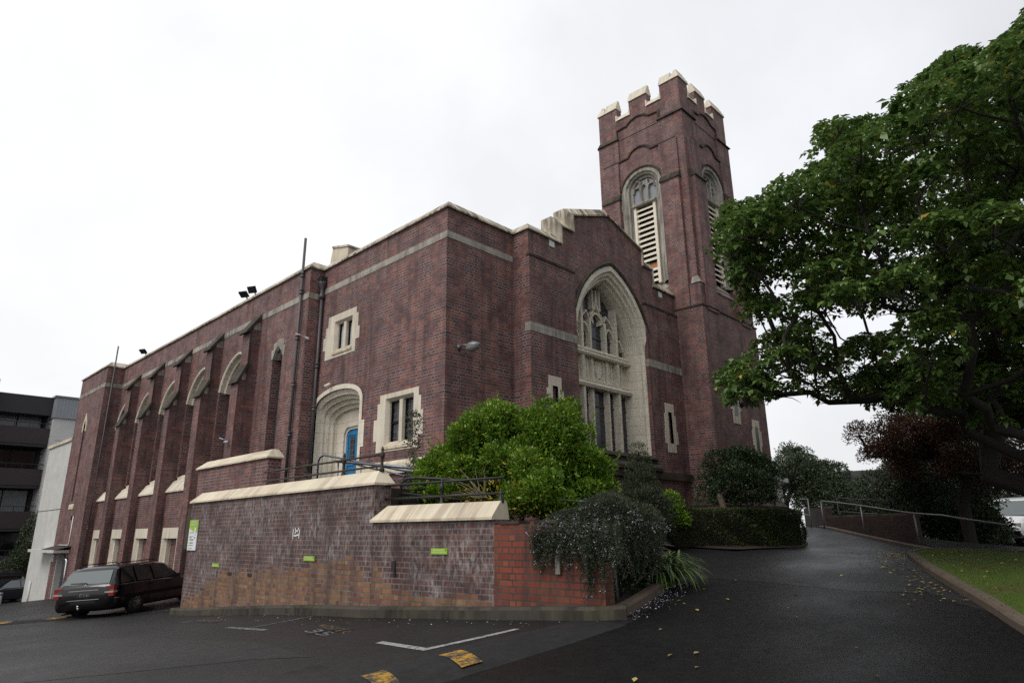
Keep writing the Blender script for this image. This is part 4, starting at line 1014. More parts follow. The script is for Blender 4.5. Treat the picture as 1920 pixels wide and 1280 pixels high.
# ------------------------------------------------------------------ brick boundary walls
def wall_thing(name, label, cat, loc): return empty(name, loc, label, cat)
bw = empty('boundary_wall', (-3.4, .5, 0.0), 'long purple brown brick boundary wall with pale sloped copings and an orange patch of bricks', 'brick wall')
nA = Vector((.999, .02)); 
def off(p, d, n): return (p[0] + n[0] * d, p[1] + n[1] * d)
d2 = (WE - WC).normalized(); n2 = Vector((-d2.y, d2.x));  n2 = n2 if n2.x > 0 else -n2
WD = WC + d2 * 2.72
mb = MB().mat('fence_brick')
def wall_prism(mb, a, b, n, th, z0, z1):
    q = [(a.x, a.y), (b.x, b.y), (b.x + n.x * th, b.y + n.y * th), (a.x + n.x * th, a.y + n.y * th)]
    mb.prism(lambda u, v, d: (u, v, d), q, z0, z1)
wall_prism(mb, WA, WC, Vector((1, -.02)), .34, -.9, 2.44)
wall_prism(mb, WC + d2 * .002, WD, n2, .34, -.4, 1.78)
obj('wall', mb, bw)
def csloped(z, over=.06, back=.34, h=.29): return [(over, z), (over, z + .035), (-.20, z + h), (-back - .03, z + h), (-back - .03, z)]
mb = MB().mat('coping_clean')
# hipped ends: taper the section at both ends
def hip_coping(mb, a, b, n, z, h, over=.06, th=.34, hipa=.22, hipb=.22):
    d = (b - a).normalized(); A0 = a - d * over * (1 if hipa else 0); B0 = b + d * over * (1 if hipb else 0)
    def P(t, o, zz): q = A0 + d * t; return (q.x - n.x * o, q.y - n.y * o, zz)
    L = (B0 - A0).length
    lo = [P(0, over, z), P(L, over, z), P(L, -th - .04, z), P(0, -th - .04, z)]; li = [P(0, over, z + .04), P(L, over, z + .04), P(L, -th - .04, z + .04), P(0, -th - .04, z + .04)]
    hi = [P(hipa, -.17, z + h), P(L - hipb, -.17, z + h), P(L - hipb, -th + .02, z + h), P(hipa, -th + .02, z + h)]
    mb.add(lo + li + hi, [(0, 3, 2, 1), (8, 9, 10, 11)] + [(i, (i + 1) % 4, 4 + (i + 1) % 4, 4 + i) for i in range(4)] + [(4 + i, 4 + (i + 1) % 4, 8 + (i + 1) % 4, 8 + i) for i in range(4)])
hip_coping(mb, WA, WC, Vector((1, -.02)), 2.43, .27)
hip_coping(mb, WC + d2 * .02, WD, n2, 1.775, .285, hipa=.2, hipb=.0)
obj('coping', mb, bw)
mb = MB().mat('black'); 
for u, z in ((4.9, .73), (6.0, .72)): q = wp(u); mb.obox((q.x - .001, q.y, z), (.012, 0, 0), (0, .10, 0), (0, 0, .035))
q = wp(-.55); mb.obox((q.x - .006, q.y, 1.06), (.012, 0, 0), (0, .05, 0), (0, 0, .08)); mb.obox((q.x - .006, q.y - .03, .94), (.01, 0, 0), (0, .03, 0), (0, 0, .05)); obj('drain_hole', mb, bw)
mb = MB().mat('sign_white')   # small white sprayed mark
def stroke(pts, w=.028):
    for a, b in zip(pts[:-1], pts[1:]):
        (u0, z0), (u1, z1) = a, b; L = math.hypot(u1 - u0, z1 - z0); du, dz = (u1 - u0) / L, (z1 - z0) / L; q = []
        for (uu, zz) in ((u0 - dz * w / 2, z0 + du * w / 2), (u1 - dz * w / 2, z1 + du * w / 2), (u1 + dz * w / 2, z1 - du * w / 2), (u0 + dz * w / 2, z0 - du * w / 2)):
            p = wp(uu); q.append((p.x - .006, p.y, zz))
        mb.poly(q)
B0 = 2.72
for l in ([(2.98, 1.70), (2.99, 1.60), (2.98, 1.50)], [(2.70, 1.69), (2.72, 1.60), (2.73, 1.51)], [(2.92, 1.72), (2.88, 1.66), (2.80, 1.655), (2.75, 1.72)], [(2.95, 1.57), (2.90, 1.56), (2.74, 1.585)], [(2.88, 1.66), (2.90, 1.6)]): stroke(l)
obj('sprayed_mark', mb, bw)
# upper parapet wall on the stair
pw_ = empty('stair_parapet', (-2.5, 6.0, 2.4), 'short brick parapet with hipped cream coping rising behind the boundary wall', 'brick wall')
PA, PB = Vector((-2.6, 8.35)), Vector((-2.6, 3.85))
mb = MB().mat('brick'); wall_prism(mb, PA, PB, Vector((1, 0)), .36, 1.5, 3.50); obj('wall', mb, pw_)
mb = MB().mat('coping_clean'); hip_coping(mb, PA, PB, Vector((1, 0)), 3.48, .25, over=.07, th=.36); obj('coping', mb, pw_)
# orange-red garden wall
rw = empty('garden_wall', (-3.0, -6.0, .4), 'orange red brick garden wall with black joints at the end of the boundary wall', 'brick wall')
mb = MB().mat('red_brick')
n3 = n2; A_, B_ = WD + d2 * .004, WD + d2 * 1.05; C_ = WE
wall_prism(mb, A_ - n2 * .01, B_ - n2 * .01, n2, .25, .0, 1.70); 
steps = [(1.05, 1.70), (1.2, 1.60), (1.35, 1.45), (1.5, 1.30), (1.62, 1.17)]
for (a, za), (b, zb) in zip(steps[:-1], steps[1:]): wall_prism(mb, WD + d2 * (a + .0005) - n2 * .01, WD + d2 * b - n2 * .01, n2, .25, .0, za - .08)
wall_prism(mb, WD + d2 * 1.6205 - n2 * .01, C_ - n2 * .01, n2, .25, .0, 1.165)
# low return end beside the planter
obj('wall', mb, rw)
mb = MB().mat('weathered'); 
for a, b in ((.12, .48), (.82, 1.16)):
    q0, q1 = WD + d2 * a, WD + d2 * b; wall_prism(mb, q0 - n2 * .03, q1 - n2 * .03, n2, .3, 1.703, 1.75)
obj('coping_slab', mb, rw)
mb = MB().mat('timber'); q = WD + d2 * 1.13 - n2 * .03; wall_prism(mb, q, q + d2 * .075, -n2, .03, 1.02, 1.46)
tag(obj('timber_batten', mb), 'weathered grey timber batten hanging against the orange red garden wall', 'batten')

# ------------------------------------------------------------------ handrails
def finial(mb, p, h, r=.022):
    mb.lathe(p, [(r * 2.4, 0), (r * 2.2, .05), (r * 1.3, .07), (r * 1.1, h - .22), (r * 2, h - .20), (r * 2, h - .12), (r * .9, h - .10), (r * 1.4, h - .06), (r * .9, h - .03), (r * .3, h)], 10)
rl = empty('coping_railing', (-3.3, 0, 2.70), 'old iron railing with three finial posts on top of the long boundary wall coping', 'railing')
for y in (-2.15, -.80, .70):
    q = wp(y + 2.3); mb = MB().mat('rust_iron'); finial(mb, (q.x + .22, q.y, 2.69), .46); obj('post', mb, rl)
for z in (3.0, 2.79):
    mb = MB().mat('rust_iron'); mb.tube([(-3.28, -2.15, z), (-3.25, .7, z), (-3.12, 2.9, z + .02)], .02, 8); obj('rail', mb, rl)
rl = empty('garden_railing', (-3.2, -3.5, 2.05), 'black iron railing with ball top posts above the lower pale coping beside the bush', 'railing')
for t in (1.42, 2.68):
    q = WC + d2 * t + n2 * .22; mb = MB().mat('iron'); finial(mb, (q.x, q.y, 2.03), .46 if t < 2 else .2); obj('post', mb, rl)
for z in (2.42, 2.18):
    a = WC + d2 * .02 + n2 * .22; b = WC + d2 * 2.75 + n2 * .22
    mb = MB().mat('iron'); mb.tube([(a.x, a.y, z), (b.x, b.y, z)], .02, 8); obj('rail', mb, rl)
rl = empty('ramp_handrail', (-1.4, 1.5, 2.4), 'blue grey steel tube handrail sloping along the ramp below the leaded window', 'handrail')
for pts, r in (([(-1.4, 3.45, 2.4), (-1.4, 3.47, 3.42), (-1.4, 3.38, 3.54), (-1.4, 3.2, 3.58), (-1.4, 1.4, 3.25), (-1.4, -.9, 2.82)], .026), ([(-1.5, 2.49, 3.36), (-1.5, -.93, 2.93)], .034), ([(-1.4, 1.9, 3.28), (-1.4, 1.0, 3.08), (-1.4, -.84, 2.72)], .02)):
    mb = MB().mat('steel'); mb.tube(pts, r, 8); obj('rail', mb, rl)
for y, z in ((2.4, 3.36), (.7, 3.1), (-.7, 2.85)):
    mb = MB().mat('steel'); mb.tube([(-1.44, y, 2.3), (-1.44, y, z - .02)], .02, 8); obj('post', mb, rl)
rl = empty('steel_loop_rail', (-2.6, -2.4, 1.7), 'dark looped tube handrail at the corner between the two pale copings', 'handrail')
for pts in ([(-2.9, -2.25, 1.6), (-2.9, -2.25, 2.48), (-2.86, -2.36, 2.56), (-2.75, -2.6, 2.57), (-2.2, -4.2, 2.42)], [(-2.9, -2.25, 2.3), (-2.2, -3.6, 2.12)], [(-2.9, -2.25, 2.1), (-2.2, -3.6, 1.95)]):
    mb = MB().mat('iron'); mb.tube(pts, .025, 8); obj('rail', mb, rl)
rl = empty('planter_handrail', (-1.6, -6.6, .6), 'bent grey pipe handrail half buried in flowering rosemary by the driveway', 'handrail')
for pts in ([(-2.28, -6.60, .45), (-2.40, -6.62, 1.50)], [(-.86, -6.42, .55), (-.90, -6.50, 1.55), (-.92, -6.52, 1.66), (-1.02, -6.55, 1.78), (-1.15, -6.50, 1.88), (-1.6, -5.6, 2.05), (-2.2, -4.6, 2.15)]):
    mb = MB().mat('galv'); mb.tube(pts, .024, 8); obj('rail', mb, rl)
# railings uphill
rl = empty('path_handrail', (12.6, -6.0, 1.2), 'long galvanised handrail on two posts curving down beside the driveway', 'handrail')
hp_ = smooth_path([(14.55, -3.62), (13.83, -5.13), (12.2, -7.05), (10.6, -8.35), (9.4, -9.6)], 6)
mb = MB().mat('galv'); mb.tube([(x, y, G(x, y) + (.95 if y > -8 else .95 - (-8 - y) * .12)) for x, y in hp_], .024, 8); obj('rail', mb, rl)
for x, y in ((14.55, -3.62), (13.83, -5.13), (12.2, -7.05)):
    mb = MB().mat('galv'); mb.tube([(x, y, G(x, y)), (x, y, G(x, y) + .93)], .024, 8); obj('post', mb, rl)
rl = empty('landing_railing', (14.6, -3.0, 1.6), 'short galvanised railing with a square end post next to the tower base', 'railing')
for z in (1.0, .42):
    mb = MB().mat('galv'); mb.tube([(16.4, -2.2, G(15.7, -2.2) + z + .04), (14.75, -3.1, G(14.75, -3.1) + z)], .024, 8); obj('rail', mb, rl)
mb = MB().mat('galv'); mb.tube([(14.75, -3.1, 1.4), (14.75, -3.1, G(14.75, -3.1) + 1.0)], .026, 8); obj('post', mb, rl)
rl = empty('step_railing', (18, -3.5, 1.6), 'thin dark double railing crossing behind the long galvanised handrail', 'railing')
for z in (.92, .42):
    mb = MB().mat('iron'); mb.tube([(16.3, -3.6, 1.75 + z), (19.5, -7.6, 1.35 + z)], .02, 8); obj('rail', mb, rl)
for t in (0, .5, 1):
    x, y = 16.3 + 3.2 * t, -3.6 - 4 * t; mb = MB().mat('iron'); mb.tube([(x, y, 1.2), (x, y, 2.67 - .4 * t)], .02, 8); obj('post', mb, rl)
lw = MB().mat('shaded_brick'); A, B = Vector((18.2, -1.6)), Vector((15.75, -3.3)); wall_prism(lw, A, B, Vector((.57, -.82)), .25, .8, 2.3); lw.mat('weathered'); wall_prism(lw, A, B, Vector((.57, -.82)), .3, 2.3, 2.36)
tag(obj('landing_wall', lw), 'short brick wall with tree shade in its colour at the top of the driveway behind the tower railing', 'brick wall')
lw = MB().mat('shaded_brick'); A, B = Vector((15.6, -3.4)), Vector((13.2, -6.75)); wall_prism(lw, A, B, Vector((.82, -.57)), .25, .4, 1.95)
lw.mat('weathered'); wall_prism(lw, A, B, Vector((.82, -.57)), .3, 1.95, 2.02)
tag(obj('low_brick_wall', lw), 'low brick retaining wall coloured dark for tree shade behind the curved driveway handrail', 'brick wall')

# ------------------------------------------------------------------ signs
def frame(u, z, d=.012):
    p = wp(u); dirv = (WA - WC).normalized() if u >= 0 else -(WE - WC).normalized()
    # signs face -x; reading direction runs towards the front (decreasing u)
    ux = Vector((-dirv.x, -dirv.y, 0)); n = Vector((ux.y, -ux.x, 0)); n = n if n.x < 0 else -n
    return Vector((p.x, p.y, z)) + n * d, ux, Vector((0, 0, 1)), n
bd = empty('parking_board', (-3.32, 6.1, 1.2), 'tall green and white parking notice board at the far end of the boundary wall', 'sign')
c, ux, uz, n = frame(8.60, 1.60, .02)
W2, H2 = .30, .385
mb = MB().mat('sign_white'); mb.obox(c, ux * W2, n * .008, uz * H2); obj('board', mb, bd)
mb = MB().mat('green_sign'); f = c + n * .010
mb.add([f - ux * W2 + uz * H2, f + ux * W2 + uz * H2, f + ux * W2 + uz * .05, f + ux * .10 + uz * .10, f - ux * W2 + uz * .20], [(0, 1, 2, 3, 4)]); mb.mat('pale_green'); mb.add([f - ux * W2 + uz * .20, f + ux * .10 + uz * .10, f + ux * .06 + uz * .07, f - ux * W2 + uz * .165], [(0, 1, 2, 3)])
for k in range(5): mb.mat('green_sign'); g = f - ux * .2 + uz * (-.04 - .075 * k); mb.obox(g, ux * .018, n * .002, uz * .02)
obj('green_panel', mb, bd)
mb = MB().mat('sign_white'); put_text(mb, 'i PARKING', .07, f + n * .003 + uz * .34, ux, uz); put_text(mb, 'PAID PARKING', .075, f + n * .003 + uz * .27, ux, uz, .36)
mb.mat('sign_white'); mb.obox(f + n * .004 + ux * .16 + uz * .10, ux * .045, n * .001, uz * .10)
mb.mat('sign_dark'); put_text(mb, 'HOW TO PAY', .045, f + n * .003 - ux * .08 + uz * .06, ux, uz)
mb.obox(f + n * .004 + ux * .16 + uz * .205, ux * .03, n * .001, uz * .008)
for k in range(5):
    mb.obox(f + n * .004 - ux * .03 + uz * (-.035 - .075 * k), ux * (.13 if k % 2 else .09), n * .0008, uz * .005)
    if k in (1, 2): mb.obox(f + n * .004 - ux * .03 + uz * (-.057 - .075 * k), ux * .11, n * .0008, uz * .004)
mb.obox(f + n * .004 - ux * .13 + uz * -.06, ux * .04, n * .001, uz * .012)
mb.mat('sign_blue'); mb.obox(f + n * .004 + ux * .16 + uz * -.065, ux * .04, n * .001, uz * .012); obj('lettering', mb, bd)
def small_sign(u, z, w, h, label):
    c, ux, uz, n = frame(u, z)
    e = empty('parking_sign', tuple(c), label, 'sign', 'small green parking signs on the boundary wall')
    mb = MB().mat('green_sign'); mb.obox(c, ux * w, n * .006, uz * h); mb.mat('sign_dark'); mb.obox(c + n * .006 + ux * w * .84 + uz * h * .45, ux * w * .06, n * .002, uz * h * .3); obj('plate', mb, e)
    mb = MB().mat('sign_white'); put_text(mb, 'i PUBLIC PARKING', h * .62, c + n * .008 - ux * w * .12 + uz * h * .36, ux, uz, w * 1.45); put_text(mb, 'VIA KIWI PARK APP', h * .56, c + n * .008 + uz * -h * .38, ux, uz, w * 1.6); obj('lettering', mb, e)
small_sign(6.87, .885, .22, .040, 'small green parking sign on the wall nearest the tall notice board')
small_sign(2.22, 1.13, .215, .045, 'small green parking sign below the white sprayed mark on the wall')
small_sign(-1.60, 1.305, .175, .045, 'small green parking sign below the lower coping near the orange bricks')
mb = MB().mat('sign_white'); mb.box(-.785, -.772, 14.06, 14.30, 1.22, 1.42); mb.box(-.785, -.772, 14.06, 14.30, .86, 1.10); mb.mat('sign_red'); mb.box(-.785, -.772, 14.06, 14.30, 1.11, 1.21)
mb.mat('sign_dark')
for z in (1.37, 1.33, 1.29, 1.25, 1.04, 1.0): mb.box(-.788, -.785, 14.09, 14.27, z, z + .015)
mb.lathe((-.785, 14.18, .92), [(.05, 0), (.05, -.003)], 10, 'X')
tag(obj('warning_sign', mb), 'white and red warning sign on the brick beside the nearest basement window', 'sign')
mb = MB().mat('sign_white'); mb.box(-.785, -.772, 17.32, 17.62, .45, 1.08); mb.mat('sign_dark')
for k, z in enumerate((.95, .8, .7, .55)): mb.lathe((-.786, 17.47 + .05 * (-1) ** k, z), [(.07, 0), (.07, -.003)], 8, 'X'); mb.box(-.79, -.786, 17.40, 17.54, z - .09, z - .06)
tag(obj('poster_panel', mb), 'narrow black and white poster between the second and third basement windows', 'poster')
mb = MB().mat('sign_white'); mb.box(-1.30, -1.285, 30.1, 30.6, .35, .70); mb.mat('sign_blue'); mb.lathe((-1.30, 30.38, .56), [(.09, 0), (.09, -.004)], 12, 'X'); mb.mat('sign_dark'); mb.box(-1.306, -1.30, 30.25, 30.5, .40, .43)
tag(obj('door_sign', mb), 'small white sign with a blue dot beside the far side door', 'sign')

# ------------------------------------------------------------------ lamps and cameras
def flood(p, label, tilt):
    e = empty('floodlight', p, label, 'floodlight', 'floodlights on the nave parapet'); p = Vector(p)
    n = Vector((-.72, -.40, -.56 + tilt)).normalized(); ux = n.cross(Vector((0, 0, 1))).normalized(); uy = ux.cross(n); o = p + Vector((-.10, 0, .10))
    mb = MB().mat('black_plastic'); mb.obox(o, ux * .17, uy * .13, n * .03); obj('housing', mb, e)
    mb = MB().mat('iron'); mb.obox(o + n * .032, ux * .145, uy * .105, n * .004); obj('lens', mb, e)
    mb = MB().mat('black_plastic'); mb.tube([p + Vector((.05, 0, -.05)), p + Vector((.0, 0, .05)), o], .025, 6); obj('bracket', mb, e)
flood((-.50, 10.65, 10.36), 'black floodlight on the nave parapet tilted towards the viewer', .0)
flood((-.50, 11.35, 10.36), 'black floodlight behind its tilted twin on the nave parapet, lying flatter', -.6)
flood((-.50, 22.75, 10.36), 'small black floodlight at the far end of the nave parapet', -.5)
wl = empty('wall_lamp', (.45, 0, 6.2), 'grey bulbous street lamp on a short arm fixed to the front brick corner', 'wall lamp')
hd = Vector((.42, -.58, 6.14))
mb = MB().mat('galv'); mb.lathe((.45, 0, 6.23), [(.07, 0), (.07, -.04), (.03, -.06)], 10, 'Y'); mb.tube([(.45, -.03, 6.23), (.44, -.2, 6.25), hd + Vector((0, .16, .06))], .025, 8); obj('arm', mb, wl)
def ellip(mb, c, rx, ry, rz, z0, z1, n=14, m=8):
    L = []
    for i in range(m + 1):
        ph = math.asin(z0) + (math.asin(z1) - math.asin(z0)) * i / m
        L.append([(c.x + rx * math.cos(ph) * math.cos(2 * math.pi * k / n), c.y + ry * math.cos(ph) * math.sin(2 * math.pi * k / n), c.z + rz * math.sin(ph)) for k in range(n)])
    o = mb.smooth; mb.smooth = True; mb.loft(L); mb.smooth = o
mb = MB().mat('galv'); ellip(mb, hd, .15, .25, .12, -.05, 1.0); obj('hood', mb, wl)
mb = MB().mat('lamp_lens'); ellip(mb, hd, .142, .235, .14, -1.0, -.05); obj('lens', mb, wl)
def camera_thing(p, label, solar=None, d=(-.16, -.08, -.04), name='security_camera', body='sign_white'):
    e = empty(name, p, label, 'security camera'); p = Vector(p); d = Vector(d)
    mb = MB().mat(body); dn = d.normalized(); mb.tube([p + d * .2, p + d * .3, p + d, p + d * 1.05], [.03, .045, .045, .03], 10); obj('housing', mb, e)
    mb = MB().mat('black'); mb.tube([p + d * 1.04, p + d * 1.08], .028, 8); obj('lens', mb, e)
    mb = MB().mat('galv'); mb.tube([p + d * .5, p + Vector((.0, 0, .05)), p + Vector((.05, 0, .05))], .012, 6); obj('bracket', mb, e)
    if solar:
        mb = MB().mat('sign_white'); q = p + Vector(solar); mb.obox(q, (.12, .05, 0), (-.03, .09, .03), (0, 0, .008)); mb.mat('sign_blue'); mb.obox(q + Vector((0, 0, .009)), (.11, .045, 0), (-.028, .082, .028), (0, 0, .003)); obj('solar_panel', mb, e)
camera_thing((-.05, 5.38, 6.08), 'cream bell shaped security lamp above the porch arch', d=(-.17, .10, -.12), name='security_lamp', body='louvre')
camera_thing((-.40, 6.37, 7.66), 'small white security camera with solar panel between the two drainpipes', (-.30, .02, .06))
camera_thing((-1.15, 9.95, 4.62), 'tiny white security camera on the nearest buttress above the parapet', (-.12, .1, .1))
